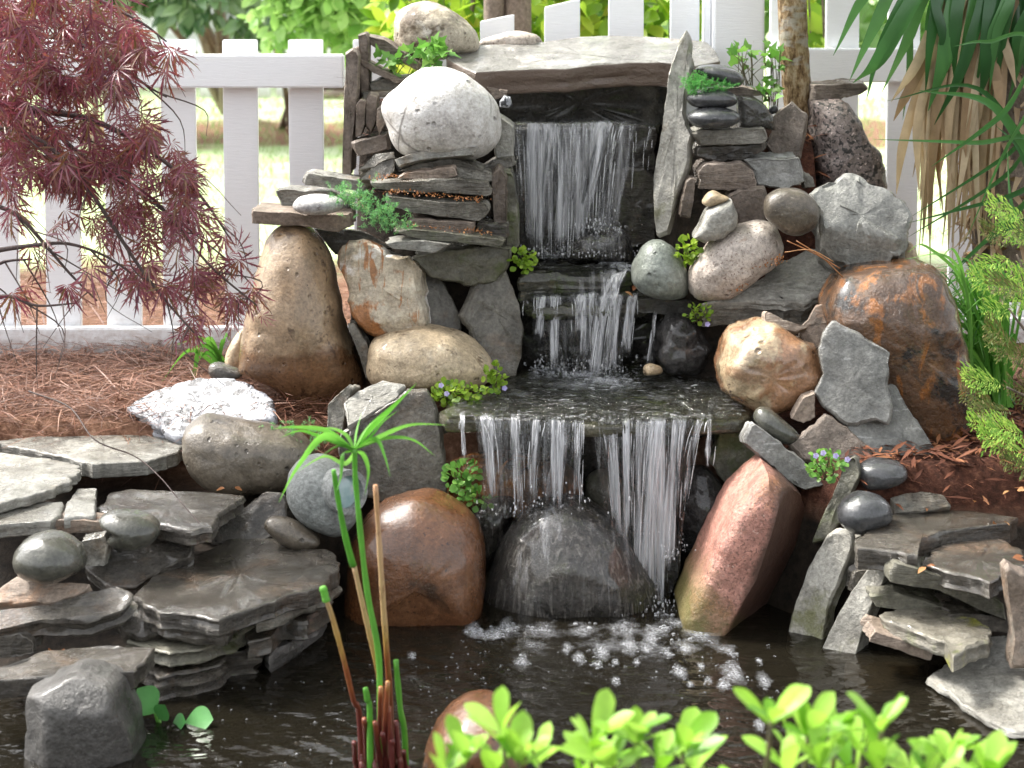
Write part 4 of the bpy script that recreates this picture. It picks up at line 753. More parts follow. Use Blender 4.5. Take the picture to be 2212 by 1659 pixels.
gm = t.done(t.pbsdf(base, .85, t.bump(t.noise(70, 6, .75), .7, .02), .2))
g = mesh_obj('ground', np.stack([X, Y_, Z], 2).reshape(-1, 3), gf, gm, origin=(0, 0, 0)); tag(g, kind='structure')

# pond water: brown, clear enough to show the drowned edges
t = NT('pond_water')
tc = t.n('ShaderNodeTexCoord'); t.co = tc.outputs['Object']
wv = t.n('ShaderNodeTexWave', wave_type='RINGS', rings_direction='SPHERICAL'); wv.inputs['Scale'].default_value = 6; wv.inputs['Distortion'].default_value = 5; wv.inputs['Detail'].default_value = 3; wv.inputs['Detail Scale'].default_value = 2
mv = t.n('ShaderNodeVectorMath', operation='SUBTRACT'); mv.inputs[1].default_value = (.33, 3.88, 0); t.l(t.co, mv.inputs[0]); t.l(mv.outputs[0], wv.inputs[0])
nb = t.bump(wv.outputs['Fac'], .12, .02); nb = t.bump(t.noise(9, 3, .5, t.coord(1, 1.8, 1), .6), .45, .02, nb); nb = t.bump(t.noise(38, 2, .5), .08, .006, nb)
gl = t.n('ShaderNodeBsdfGlossy'); gl.inputs['Roughness'].default_value = .05; gl.inputs['Color'].default_value = (.95, .95, .95, 1); t.l(nb, gl.inputs['Normal'])
trn = t.n('ShaderNodeBsdfTransparent'); trn.inputs[0].default_value = (.30, .25, .18, 1)
df = t.n('ShaderNodeBsdfDiffuse'); df.inputs[0].default_value = (.021, .018, .012, 1)
m1 = t.n('ShaderNodeMixShader'); m1.inputs[0].default_value = .42; t.l(trn.outputs[0], m1.inputs[1]); t.l(df.outputs[0], m1.inputs[2])
fr = t.n('ShaderNodeFresnel'); fr.inputs['IOR'].default_value = 1.36; t.l(nb, fr.inputs['Normal'])
m2 = t.n('ShaderNodeMixShader'); t.l(fr.outputs[0], m2.inputs[0]); t.l(m1.outputs[0], m2.inputs[1]); t.l(gl.outputs[0], m2.inputs[2])
pm = t.done(m2.outputs[0])
wx = np.linspace(-1.5, 1.55, 150); wy = np.linspace(2.7, 4.14, 80)
WX, WY = np.meshgrid(wx, wy); r = np.hypot(WX - .33, WY - 3.88)
WZ = WATER_Z + .004 * np.sin(r * 42) * np.exp(-r * 2.2) + .0025 * np.array([[noise.noise(Vector((x * 9, y * 12, 3))) for x in wx] for y in wy])
wf = [(j * 150 + i, j * 150 + i + 1, (j + 1) * 150 + i + 1, (j + 1) * 150 + i) for j in range(79) for i in range(149)]
pw = mesh_obj('water', np.stack([WX, WY, WZ], 2).reshape(-1, 3), wf, pm, origin=(0, 0, WATER_Z)); tag(pw, kind='structure')

# ------------------------------------------------------------------ fence
ZB = .02
def picket(u0, u1, vt0, vt1, Y, zb=ZB, th=.02):
    """one picket: its top edge runs from (u0, vt0) to (u1, vt1)"""
    a, b = at(u0, vt0, Y), at(u1, vt1, Y); mb = MB(); e = .0025
    bm = bmesh.new()
    P = [(a.x, zb), (b.x, zb), (b.x, b.z), (a.x, a.z)]
    vv = [bm.verts.new((x, Y + s, z)) for s in (0, th) for x, z in P]
    for q in ((0, 1, 2, 3), (7, 6, 5, 4), (0, 4, 5, 1), (1, 5, 6, 2), (2, 6, 7, 3), (3, 7, 4, 0)): bm.faces.new([vv[i] for i in q])
    bmesh.ops.bevel(bm, geom=bm.edges[:], offset=e, segments=2, affect='EDGES'); bmesh.ops.recalc_face_normals(bm, faces=bm.faces[:])
    bm.verts.index_update(); mb.add([q.co[:] for q in bm.verts], [[q.index for q in p.verts] for p in bm.faces]); bm.free(); return mb
FY = 4.94
fence = empty('picket_fence', (-.8, FY, 0), 'low white picket fence with two flat rails behind the waterfall and the maple', 'fence')
for u0 in (-320, -185, -45, 90, 222, 345, 480, 622, 762):
    picket(u0, u0 + 75, 86, 86, FY).build('picket', M['paint'], fence, sharp=30)
for u0, u1, a, b in ((905, 972, 52, 45), (1037, 1111, 46, 31), (1176, 1253, 15, -3), (1315, 1391, -25, -45), (1449, 1512, -70, -85)):
    picket(u0, u1, a, b, FY).build('picket', M['paint'], fence, sharp=30)
mb = MB(); a = at(-360, 118, FY - .045); b = at(742, 190, FY - .045); mb.box(a.x, b.x, FY - .045, FY - .003, b.z, a.z, .004); mb.build('rail', M['paint'], fence, sharp=30)
mb = MB(); a = at(-360, 709, FY - .045); b = at(1000, 774, FY - .045); mb.box(a.x, b.x, FY - .045, FY - .003, b.z, a.z, .004); mb.build('rail', M['paint'], fence, sharp=30)
a = at(1541, 0, FY - .06); b = at(1652, 0, FY - .06); mb = MB(); mb.box(a.x, b.x, FY - .06, FY + .06, -.1, 1.25, .005); mb.build('post', M['paint'], fence, sharp=30)
mb = MB(); a = at(1520, 0, FY); b = at(1535, 0, FY); mb.box(a.x, b.x, FY - .02, FY + .04, -.1, 1.2, .003); mb.build('post', M['paint'], fence, sharp=30)
F2 = 5.12
fence2 = empty('picket_fence', (1.2, F2, 0), 'shaded bluish white stretch of picket fence between the speckled trunk and the sword-leaved palm', 'fence')
for u0, u1 in ((1665, 1735), (1786, 1858), (1921, 1990), (2060, 2130), (2195, 2265), (2330, 2400), (2465, 2535)):
    picket(u0, u1, -60, -60, F2).build('picket', M['paint'], fence2, sharp=30)
mb = MB(); a = at(1660, 105, F2 - .045); b = at(2560, 178, F2 - .045); mb.box(a.x, b.x, F2 - .045, F2 - .003, b.z, a.z, .004); mb.build('rail', M['paint'], fence2, sharp=30)
mb = MB(); a = at(1660, 690, F2 - .045); b = at(2560, 752, F2 - .045); mb.box(a.x, b.x, F2 - .045, F2 - .003, b.z, a.z, .004); mb.build('rail', M['paint'], fence2, sharp=30)
# ================================================================== falling water
def fall_mat(name, lo, hi, op=.9, white=.74):
    """falling water drawn out into streaks: fine threads gathered into ropes, clear gaps between"""
    t = NT(name)
    tc = t.n('ShaderNodeTexCoord'); t.co = tc.outputs['Object']
    ropes = t.noise(1, 3, .55, t.coord(26, 8, 1.6), 1.1)
    mid = t.noise(1, 3, .6, t.coord(75, 22, 3.4), .7)
    fine = t.noise(1, 3, .7, t.coord(210, 60, 7), .4)
    k = t.math('ADD', t.math('MULTIPLY', ropes, .54), t.math('ADD', t.math('MULTIPLY', mid, .3), t.math('MULTIPLY', fine, .16)))
    at_ = t.n('ShaderNodeAttribute'); at_.attribute_name = 'body'
    al = t.math('MULTIPLY', t.ramp(t.math('ADD', k, t.math('MULTIPLY', t.math('SUBTRACT', at_.outputs['Fac'], 1.0), .35)), [(lo, 0.02), (hi, 1.0)]), op)
    p = t.pbsdf(t.ramp(fine, [(.3, (white * .72, white * .74, white * .77)), (.65, (white, white, white * 1.03))]), .22, t.bump(mid, .8, .012), .7)
    tr = t.n('ShaderNodeBsdfTransparent'); ms = t.n('ShaderNodeMixShader'); t.l(al, ms.inputs[0]); t.l(tr.outputs[0], ms.inputs[1]); t.l(p, ms.inputs[2])
    return t.done(ms.outputs[0])
M['fall'] = fall_mat('falling_water', .40, .66, .85)
M['fall_thin'] = fall_mat('thin_water', .42, .74, .62)
M['fall_open'] = fall_mat('open_water', .49, .76, .6)
t = NT('water_strand')
p = t.pbsdf((.78, .79, .81), .18, None, .7); tr = t.n('ShaderNodeBsdfTransparent'); ms = t.n('ShaderNodeMixShader')
tc = t.n('ShaderNodeTexCoord'); t.co = tc.outputs['Object']
t.l(t.ramp(t.noise(1, 4, .7, t.coord(120, 60, 11)), [(.36, .03), (.7, .55)]), ms.inputs[0]); t.l(tr.outputs[0], ms.inputs[1]); t.l(p, ms.inputs[2]); M['strand'] = t.done(ms.outputs[0])
t = NT('water_film')                                             # clear moving film over stone
tc = t.n('ShaderNodeTexCoord'); t.co = tc.outputs['Object']
nb = t.bump(t.noise(26, 5, .65, t.coord(1, .8, 1), .5), 1.0, .06); nb = t.bump(t.noise(90, 3, .6), .6, .012, nb)
gl = t.n('ShaderNodeBsdfGlossy'); gl.inputs['Roughness'].default_value = .06; t.l(nb, gl.inputs['Normal'])
tr = t.n('ShaderNodeBsdfTransparent'); tr.inputs[0].default_value = (.88, .9, .84, 1); fr = t.n('ShaderNodeFresnel'); fr.inputs['IOR'].default_value = 1.6; t.l(nb, fr.inputs['Normal'])
ms = t.n('ShaderNodeMixShader'); t.l(fr.outputs[0], ms.inputs[0]); t.l(tr.outputs[0], ms.inputs[1]); t.l(gl.outputs[0], ms.inputs[2])
wh = t.pbsdf((.7, .72, .73), .3, nb, .7); m3 = t.n('ShaderNodeMixShader'); t.l(t.ramp(t.noise(1, 6, .7, t.coord(30, 55, 1), .8), [(.55, 0.0), (.76, .75)]), m3.inputs[0]); t.l(ms.outputs[0], m3.inputs[1]); t.l(wh, m3.inputs[2]); M['film'] = t.done(m3.outputs[0])   # white flecks: aerated water, with glints put in as colour
t = NT('foam')                                                   # thin-walled bubbles: bright rims, clear middles
lw = t.n('ShaderNodeLayerWeight'); lw.inputs['Blend'].default_value = .45
tc = t.n('ShaderNodeTexCoord'); t.co = tc.outputs['Object']
p = t.pbsdf((.74, .76, .8), .2, t.bump(t.noise(160, 3, .6), .5, .006), .8); tr = t.n('ShaderNodeBsdfTransparent'); ms = t.n('ShaderNodeMixShader')
t.l(t.math('MULTIPLY', t.ramp(lw.outputs['Facing'], [(.15, .10), (.8, .62)]), t.ramp(t.noise(55, 3, .6), [(.35, .35), (.6, 1.0)])), ms.inputs[0]); t.l(tr.outputs[0], ms.inputs[1]); t.l(p, ms.inputs[2]); M['foam'] = t.done(ms.outputs[0])

t = NT('clear_sheet')
tc = t.n('ShaderNodeTexCoord'); t.co = tc.outputs['Object']
nb = t.bump(t.noise(1, 4, .6, t.coord(60, 20, 4), .8), 1.0, .03); nb = t.bump(t.noise(1, 3, .6, t.coord(200, 60, 16), .5), .6, .008, nb)
gl = t.n('ShaderNodeBsdfGlossy'); gl.inputs['Roughness'].default_value = .1; t.l(nb, gl.inputs['Normal'])
tr = t.n('ShaderNodeBsdfTransparent'); tr.inputs[0].default_value = (.9, .92, .93, 1); fr = t.n('ShaderNodeFresnel'); fr.inputs['IOR'].default_value = 1.75; t.l(nb, fr.inputs['Normal'])
ms = t.n('ShaderNodeMixShader'); t.l(fr.outputs[0], ms.inputs[0]); t.l(tr.outputs[0], ms.inputs[1]); t.l(gl.outputs[0], ms.inputs[2]); M['clear'] = t.done(ms.outputs[0])

def froth(mb, c, rx, ry, k=1.0):
    """a flat raft of froth on the water; 'body' thins it to nothing at its rim"""
    n, rings = 20, 4; v = [(c.x, c.y, c.z)]; b = [k]; ph = random.uniform(0, 6)
    for j in range(1, rings + 1):
        for i in range(n):
            a = 2 * math.pi * i / n; q = j / rings * (1 + .3 * noise.noise(Vector((math.cos(a) * 1.5 + ph, math.sin(a) * 1.5, ph)))); v.append((c.x + rx * q * math.cos(a), c.y + ry * q * math.sin(a), c.z + .0004 * random.random())); b.append(k * (1 - j / rings))
    f = [(0, 1 + i, 1 + (i + 1) % n) for i in range(n)] + [(1 + j * n + i, 1 + (j + 1) * n + i, 1 + (j + 1) * n + (i + 1) % n, 1 + j * n + (i + 1) % n) for j in range(rings - 1) for i in range(n)]
    mb.body = getattr(mb, 'body', []) + b; mb.add(v, f)
t = NT('froth')
tc = t.n('ShaderNodeTexCoord'); t.co = tc.outputs['Object']; at_ = t.n('ShaderNodeAttribute'); at_.attribute_name = 'body'
cell = t.ramp(t.vor(170, None, 'DISTANCE_TO_EDGE'), [(.02, 1.0), (.16, .12)]); nz = t.noise(38, 5, .7)
al = t.math('MULTIPLY', t.ramp(t.math('ADD', at_.outputs['Fac'], t.math('MULTIPLY', t.math('SUBTRACT', nz, .5), 1.1)), [(.14, 0.0), (.8, .7)]), t.math('ADD', t.math('MULTIPLY', cell, .75), .1))
p = t.pbsdf((.62, .64, .68), .3, t.bump(t.vor(170), .7, .006), .7); tr = t.n('ShaderNodeBsdfTransparent'); ms = t.n('ShaderNodeMixShader'); t.l(al, ms.inputs[0]); t.l(tr.outputs[0], ms.inputs[1]); t.l(p, ms.inputs[2]); M['froth'] = t.done(ms.outputs[0])

def curtain(mb, top, bot, nx=60, nz=40, throw=.03, amp=.006, seed=0):
    """a sheet of water from the lip line 'top' to the line 'bot' (3-D points along each)"""
    top = spline(top, 8); bot = spline(bot, 8); vv = []; bd = []
    def pick(L, s):
        q = s * (len(L) - 1); i = min(int(q), len(L) - 2); return L[i].lerp(L[i + 1], q - i)
    for j in range(nz + 1):
        tt = j / nz
        for i in range(nx + 1):
            s = i / nx; a, b = pick(top, s), pick(bot, s)
            h = tt ** 1.55                              # slow over the lip, then faster
            lip = .035 * max(0, 1 - tt / .09); tf = max(0, tt - .05) / .95; h = tf ** 1.5
            p = a.lerp(b, tt); p.z = a.z + .005 + (b.z - a.z - .005) * h; p.y = a.y + lip + (b.y - a.y) * tt ** .6 - throw * math.sin(math.pi * .5 * tf)
            nv = noise.noise(Vector((s * 14 + seed, tt * 1.2, 0))) + .5 * noise.noise(Vector((s * 40 + seed, tt * 2.5, 2)))
            p.y += nv * amp * (.4 + tt); p.x += amp * (1.3 * tt * noise.noise(Vector((s * 7 + seed, tt * 1.4, seed + 5))) + .4 * noise.noise(Vector((s * 20, tt * 3, seed + 5))))
            vv.append(p); rag = .5 + .5 * noise.noise(Vector((s * 9 + seed, 7, 1))); bd.append(min(1, s * 7, (1 - s) * 7) * min(1, .45 + tt * 7) * min(1, .3 + (1 - tt) * (3 + 4 * rag)))
    W_ = nx + 1
    mb.body = getattr(mb, 'body', []) + bd
    mb.add(vv, [(j * W_ + i, (j + 1) * W_ + i, (j + 1) * W_ + i + 1, j * W_ + i + 1) for j in range(nz) for i in range(nx)])
def sheet(mb, mat, par):
    o = mb.build('water_sheet', mat, par); at_ = o.data.attributes.new('body', 'FLOAT', 'POINT'); at_.data.foreach_set('value', mb.body)
def strands(mb, lip, foot, n, spread=.006, r=(.0012, .0035), throw=.03, seed=1, gather=0.0):
    """thin ropes of water falling from the lip segment to the foot segment"""
    rg = random.Random(seed); a0, a1 = lip; b0, b1 = foot
    for _ in range(max(3, int(n * .42))):
        s = rg.random(); s2 = s + (0.5 - s) * gather + rg.gauss(0, .03)
        t0 = max(0, rg.uniform(-.25, .8)); t1 = min(1, t0 + rg.uniform(.12, .5)); P = []; m = 12
        a = a0.lerp(a1, s); b = b0.lerp(b1, min(1, max(0, s2))); w1 = rg.gauss(0, spread); k = rg.uniform(.6, 1.4)
        for i in range(m + 1):
            t_ = t0 + (t1 - t0) * i / m
            p = a.lerp(b, t_); p.z = a.z + (b.z - a.z) * t_ ** 1.55; p.y = a.y + (b.y - a.y) * t_ ** .6 - throw * k * math.sin(math.pi / 2 * t_)
            p.x += w1 * math.sin(t_ * 2.5); P.append(p)
        r0 = rg.uniform(*r) * .62; mb.tube(P, [r0 * (.25 + .75 * math.sin(math.pi * min(1, .08 + i / m * .9))) for i in range(m + 1)], 5, False)
def drops(mb, c, rx, ry, rz, n, r=(.0008, .0022)):
    """loose drops thrown up where the water lands"""
    ic = bmesh.new(); bmesh.ops.create_icosphere(ic, subdivisions=1, radius=1); ic.verts.index_update(); iv = np.array([q.co[:] for q in ic.verts]); ff = [[q.index for q in p.verts] for p in ic.faces]; ic.free()
    for _ in range(n):
        p = np.array((c.x + random.gauss(0, rx), c.y + random.gauss(0, ry), c.z + abs(random.gauss(0, rz)))); rr = random.uniform(*r) * (1 if random.random() < .85 else 1.6); mb.add(p + iv * rr * np.array((1, 1, random.uniform(1, 2.2))), ff)
def over_stone(o, zlo, zhi, off, par, keep=lambda p: True):
    """a film of running water over a stone's upper side"""
    me = o.data; mw = o.location; N_ = [v.normal.copy() for v in me.vertices]; P = [v.co + mw + n_ * off for v, n_ in zip(me.vertices, N_)]; ff = [tuple(p.vertices) for p in me.polygons if all(P[i].z > zlo and N_[i].y < .5 and keep(P[i]) for i in p.vertices)]
    us = sorted({i for f in ff for i in f}); mp_ = {i: k for k, i in enumerate(us)}; q = mesh_obj('water_film', [P[i][:] for i in us], [tuple(mp_[i] for i in f) for f in ff], M['fall_thin'], par)
    at_ = q.data.attributes.new('body', 'FLOAT', 'POINT'); at_.data.foreach_set('value', [min(1, max(.05, .42 + .8 * (P[i].z - zlo) / (zhi - zlo) * (1 - .5 * max(0, N_[i].z)))) for i in us])
def L(reg, s, Y): return [at(u, v, Y) for u, v in px(reg, s)]
def seg(reg, s, Y): return tuple(L(reg, s, Y))

# upper fall
f1 = empty('waterfall', tuple(at(1240, 555, 4.58)), 'upper waterfall, a white streaked curtain dropping under the capstone', 'waterfall')
mb = MB()
curtain(mb, L('P', '1106,268 1200,270 1300,267 1345,268', 4.60), L('P', '1120,556 1170,556 1235,552 1262,548', 4.58), 70, 44, .025, .010, 1)
sheet(mb, M['fall'], f1)
mb = MB()
curtain(mb, L('P', '1180,270 1300,268 1420,268', 4.615), L('P', '1210,552 1290,540 1330,530', 4.6), 60, 40, .02, .012, 9)
sheet(mb, M['fall_thin'], f1)
mb = MB()
for i, (a, b, n) in enumerate((('1112,272 1180,272', '1122,552 1180,555', 50), ('1165,272 1215,272', '1160,556 1215,556', 80), ('1205,272 1260,272', '1205,554 1238,550', 60), ('1262,272 1300,272', '1255,470 1290,500', 34),
                               ('1310,270 1350,270', '1292,496 1312,498', 70), ('1355,270 1375,272', '1352,380 1366,420', 24), ('1398,272 1415,272', '1388,380 1400,400', 16))):
    mb = MB(); strands(mb, seg('P', a, 4.59), seg('P', b, 4.55), n, .004, (.0008, .0024), .022, 20 + i, .1); mb.build('water_strand', M['strand'], f1)
mb = MB(); curtain(mb, L('P', '1106,268 1200,270 1300,267 1345,268', 4.605), L('P', '1120,556 1170,556 1235,552 1285,540', 4.585), 60, 40, .025, .008, 31); mb.build('clear_water', M['clear'], f1)
over_stone(SPLASH_ROCK, .31, .40, .004, f1)
mb = MB(); drops(mb, at(1300, 500, 4.5), .03, .02, .02, 90); drops(mb, at(1195, 552, 4.53), .04, .02, .02, 90); drops(mb, at(1290, 555, 4.47), .05, .02, .015, 60); mb.build('splash', M['strand'], f1)['kind'] = 'stuff'
# middle fall
f2 = empty('waterfall', tuple(at(1270, 805, 4.42)), 'middle waterfall splashing from the mossy ledge onto the broad shelf', 'waterfall')
mb = MB()
curtain(mb, L('P', '1140,642 1200,644 1290,636 1385,642', 4.40), L('P', '1170,790 1230,800 1290,818 1345,800', 4.40), 60, 34, .03, .016, 3)
curtain(mb, L('P', '1205,590 1262,592 1300,590 1350,584', 4.40), L('P', '1225,640 1280,648 1306,652 1335,648', 4.385), 30, 18, .014, .01, 5)
sheet(mb, M['fall_open'], f2)
mb = MB()
for a, b, y0 in (('1318,600 1364,584', '1292,652 1330,650', 4.392), ('1288,646 1330,642', '1266,812 1296,822', 4.385), ('1318,642 1352,640', '1300,815 1326,818', 4.382), ('1240,640 1292,636', '1226,705 1262,742', 4.385), ('1262,640 1290,638', '1246,770 1272,790', 4.388), ('1186,644 1214,644', '1192,790 1207,796', 4.385), ('1160,644 1182,644', '1154,716 1168,748', 4.385), ('1356,642 1382,642', '1338,752 1356,772', 4.385), ('1412,678 1421,678', '1398,785 1405,786', 4.36)):
    curtain(mb, L('P', a, y0), L('P', b, y0 - .02), 14, 34, .026, .011, len(mb.v) * 2.3)
sheet(mb, M['fall'], f2)
over_stone(MID_ROCK, .09, .2, .004, f2)
mb = MB()
for i, (a, b, n) in enumerate((('1150,640 1175,640', '1152,720 1172,760', 20), ('1188,642 1212,642', '1190,790 1206,792', 46), ('1228,640 1290,636', '1225,700 1290,770', 60), ('1300,600 1352,590', '1300,660 1330,650', 40),
                               ('1300,640 1345,636', '1268,812 1320,820', 110), ('1352,640 1378,640', '1350,740 1362,760', 26), ('1412,676 1420,676', '1398,785 1404,785', 9), ('1130,650 1140,650', '1140,700 1150,760', 8))):
    mb = MB(); strands(mb, seg('P', a, 4.38), seg('P', b, 4.36), n, .005, (.0009, .0026), .03, 120 + i, .15); mb.build('water_strand', M['strand'], f2)
mb = MB(); curtain(mb, L('P', '1150,640 1200,642 1290,636 1380,640', 4.405), L('P', '1180,800 1230,806 1300,816 1340,806', 4.405), 50, 30, .03, .01, 33); mb.build('clear_water', M['clear'], f2)
mb = MB(); drops(mb, at(1275, 806, 4.36), .06, .03, .02, 160); drops(mb, at(1195, 795, 4.36), .03, .02, .015, 60); mb.build('splash', M['strand'], f2)['kind'] = 'stuff'
# lower fall
f3 = empty('waterfall', tuple(at(1290, 1320, 3.91)), 'lower waterfall pouring in separate strands off the broad shelf onto the dark dome', 'waterfall')
mb = MB()
curtain(mb, L('P', '1022,904 1100,908 1180,910 1262,912', 3.922), L('P', '1050,1110 1110,1112 1180,1105 1230,1085', 3.91), 60, 34, .02, .012, 4)
curtain(mb, L('P', '1262,912 1350,912 1440,912 1510,908', 3.922), L('P', '1310,1180 1370,1250 1430,1300 1462,1210', 3.91), 60, 34, .02, .014, 8)
sheet(mb, M['fall_open'], f3)
mb = MB()
for a, b in (('1100,906 1125,906', '1106,1106 1132,1106'), ('1150,909 1172,909', '1136,1075 1152,1095'), ('1186,910 1226,910', '1192,1108 1210,1106'), ('1238,912 1266,912', '1236,1086 1250,1086'), ('1288,912 1330,912', '1320,1130 1342,1160'), ('1340,912 1362,912', '1348,1150 1362,1180'), ('1368,912 1436,912', '1362,1260 1396,1300'), ('1400,912 1444,910', '1396,1330 1436,1335'), ('1450,910 1492,910', '1424,1260 1452,1230'), ('1506,909 1524,909', '1470,1070 1480,1090'), ('1526,908 1538,908', '1524,1000 1532,1004'), ('1030,905 1070,906', '1056,1080 1074,1100'), ('992,903 1006,904', '996,990 1006,990')):
    curtain(mb, L('P', a, 3.92), L('P', b, 3.905), 14, 34, .022, .006, len(mb.v) * 3.1)
sheet(mb, M['fall'], f3)
mb = MB()
LW = (('1030,906 1070,908', '1056,1040 1080,1090', 40, .3), ('1105,908 1122,908', '1112,1105 1130,1105', 46, .2), ('1150,910 1185,910', '1140,1060 1165,1090', 34, .2), ('1195,912 1222,912', '1196,1105 1210,1105', 40, .3), ('1236,912 1262,912', '1240,1085 1256,1085', 34, .3),
      ('1290,912 1330,912', '1318,1110 1342,1130', 46, .3), ('1338,912 1372,912', '1340,1100 1370,1130', 24, .1), ('1370,912 1440,912', '1362,1230 1400,1260', 110, .3), ('1440,912 1482,912', '1425,1220 1462,1200', 50, .1), ('1500,910 1520,910', '1470,1060 1490,1080', 16, .1), ('1528,908 1536,908', '1526,1000 1534,1000', 10, 0), ('993,906 1003,906', '998,985 1006,985', 8, 0),
      ('1375,1225 1440,1215', '1395,1320 1440,1335', 60, .3))
for i, (a, b, n, gth) in enumerate(LW): mb = MB(); strands(mb, seg('P', a, 3.918), seg('P', b, 3.9), n, .005, (.0008, .0026), .018, 220 + i, gth); mb.build('water_strand', M['strand'], f3)
mb = MB(); curtain(mb, L('P', '1022,904 1150,910 1262,912', 3.926), L('P', '1045,1110 1140,1110 1240,1085', 3.915), 50, 30, .02, .01, 35); curtain(mb, L('P', '1270,912 1350,912 1440,912 1505,908', 3.926), L('P', '1310,1170 1370,1240 1430,1300 1468,1200', 3.915), 50, 30, .02, .01, 37); mb.build('clear_water', M['clear'], f3)
over_stone(DOME, -.31, .0, .004, f3)
mb = MB(); drops(mb, at(1120, 1112, 3.86), .05, .02, .03, 36); drops(mb, at(1205, 1112, 3.86), .05, .02, .03, 40); drops(mb, at(1420, 1330, 3.85), .04, .03, .025, 140); drops(mb, at(1455, 1200, 3.88), .02, .02, .03, 50); mb.build('splash', M['strand'], f3)['kind'] = 'stuff'
# films of running water on the ledges
mb = MB(); sh = [atz(u, v, .0705) for u, v in ((960, 903), (1100, 906), (1300, 914), (1500, 911), (1608, 906), (1600, 850), (1540, 800), (1400, 790), (1200, 795), (1110, 815), (1060, 835), (970, 875))]
def film(pts, z, res=26, amp=.003):
    """a rippled sheet over a flat polygon"""
    xs = [p.x for p in pts]; ys = [p.y for p in pts]; poly = [(p.x, p.y) for p in pts]
    gx = np.linspace(min(xs), max(xs), res * 2); gy = np.linspace(min(ys), max(ys), res); GX, GY = np.meshgrid(gx, gy); ins = sdist(GX, GY, poly) < .004
    v = [(GX[j, i], GY[j, i], z + amp * noise.noise(Vector((GX[j, i] * 22, GY[j, i] * 16, 1)))) for j in range(res) for i in range(res * 2)]
    w_ = res * 2; f = [(j * w_ + i, j * w_ + i + 1, (j + 1) * w_ + i + 1, (j + 1) * w_ + i) for j in range(res - 1) for i in range(w_ - 1) if ins[j, i] and ins[j + 1, i + 1] and ins[j, i + 1] and ins[j + 1, i]]
    used = sorted({q for p in f for q in p}); mp = {q: k for k, q in enumerate(used)}
    return [v[q] for q in used], [tuple(mp[q] for q in p) for p in f]
mb.add(*film(sh, .0745)); o = mb.build('water', M['film'], None, origin=(0, 4.2, .07)); tag(o, kind='structure')
mb = MB(); sh = [atz(u, v, .303) for u, v in ((1140, 582), (1200, 588), (1300, 590), (1368, 580), (1355, 562), (1300, 549), (1180, 550))]
mb.add(*film(sh, .3075, 16)); o = mb.build('water', M['film'], None, origin=(0, 4.5, .3)); tag(o, kind='structure')
# foam and bubbles
def blob_foam(mb, c, rx, ry, n, r, rg):
    for _ in range(n):
        a, q = rg.uniform(0, 6.28), math.sqrt(rg.random()); x, y = c.x + rx * q * math.cos(a), c.y + ry * q * math.sin(a); rr = r * rg.uniform(.35, 1.0)
        v = [(x, y, c.z + rr * .5)]; f = []
        for k in range(7): v.append((x + rr * .7 * math.cos(k * .8976), y + rr * .7 * math.sin(k * .8976), c.z + rr * .36))
        for k in range(7): v.append((x + rr * math.cos(k * .8976), y + rr * math.sin(k * .8976), c.z - .001))
        for k in range(7): f += [(0, 1 + k, 1 + (k + 1) % 7), (1 + k, 8 + k, 8 + (k + 1) % 7, 1 + (k + 1) % 7)]
        mb.add(v, f)
rg = random.Random(5); mb = MB(); fb = MB()
for u, v, ru, n in ((1075, 1368, 16, 26), (1128, 1428, 20, 40), (1022, 1362, 22, 50), (1095, 1352, 20, 40), (890, 1415, 12, 30), (1408, 1380, 20, 50), (1442, 1410, 14, 34), (1480, 1402, 12, 22), (1468, 1450, 22, 50), (1290, 1435, 14, 24), (1330, 1430, 10, 18), (1375, 1430, 10, 16), (1395, 1400, 16, 30), (1330, 1470, 12, 22), (1250, 1420, 18, 26), (1585, 1452, 30, 50), (1565, 1478, 18, 36), (1515, 1440, 10, 20), (1530, 1468, 10, 18), (1640, 1428, 10, 20), (1650, 1470, 20, 26), (1640, 1565, 14, 18), (1655, 1615, 14, 22), (1580, 1410, 16, 24), (1300, 1408, 24, 30), (1360, 1395, 26, 30), (1225, 1400, 16, 18), (1490, 1478, 10, 12)):
    c = atz(u, v, WATER_Z + .0075); k = c.y / 4000; froth(fb, c, ru * k * 1.15, ru * k * 3.0, .85); c.z = WATER_Z + .004; blob_foam(mb, c, ru * k, ru * k * 2.4, int(n * .18), .0034, rg)
for _ in range(70):
    u, v = rg.uniform(960, 1700), rg.triangular(1370, 1640, 1400); c = atz(u, v, WATER_Z + .002)
    blob_foam(mb, c, .006, .006, rg.randint(1, 3), .0024, rg)
for _ in range(70):
    u, v = rg.uniform(430, 1000), rg.uniform(1430, 1655); c = atz(u, v, WATER_Z + .002); blob_foam(mb, c, .002, .002, 1, .0026, rg)
for _ in range(60):                                       # churned water at the foot of the fall and along the stones
    u, v = rg.choice(((rg.uniform(1430, 1560), rg.gauss(1368, 9)), (rg.uniform(1000, 1440), rg.gauss(1354, 4)), (rg.gauss(1440, 12), rg.uniform(1310, 1360)), (rg.uniform(1010, 1080), rg.gauss(1366, 7))))
    blob_foam(mb, atz(u, v, WATER_Z + .002), .008, .008, 2, .005, rg)
for u, v, ru, k in ((1515, 1368, 60, 1.0), (1455, 1345, 34, 1.0), (1420, 1362, 50, .8), (1350, 1358, 60, .75), (1260, 1362, 60, .7), (1170, 1360, 60, .75), (1090, 1362, 50, .85), (1045, 1370, 34, .9), (1480, 1395, 60, .6), (1300, 1392, 80, .5), (1150, 1395, 70, .45), (1560, 1400, 40, .6), (1420, 1405, 60, .5)):
    c = atz(u, v, WATER_Z + .0075); q = c.y / 4000; froth(fb, c, ru * q, ru * q * 1.2, k * .8)
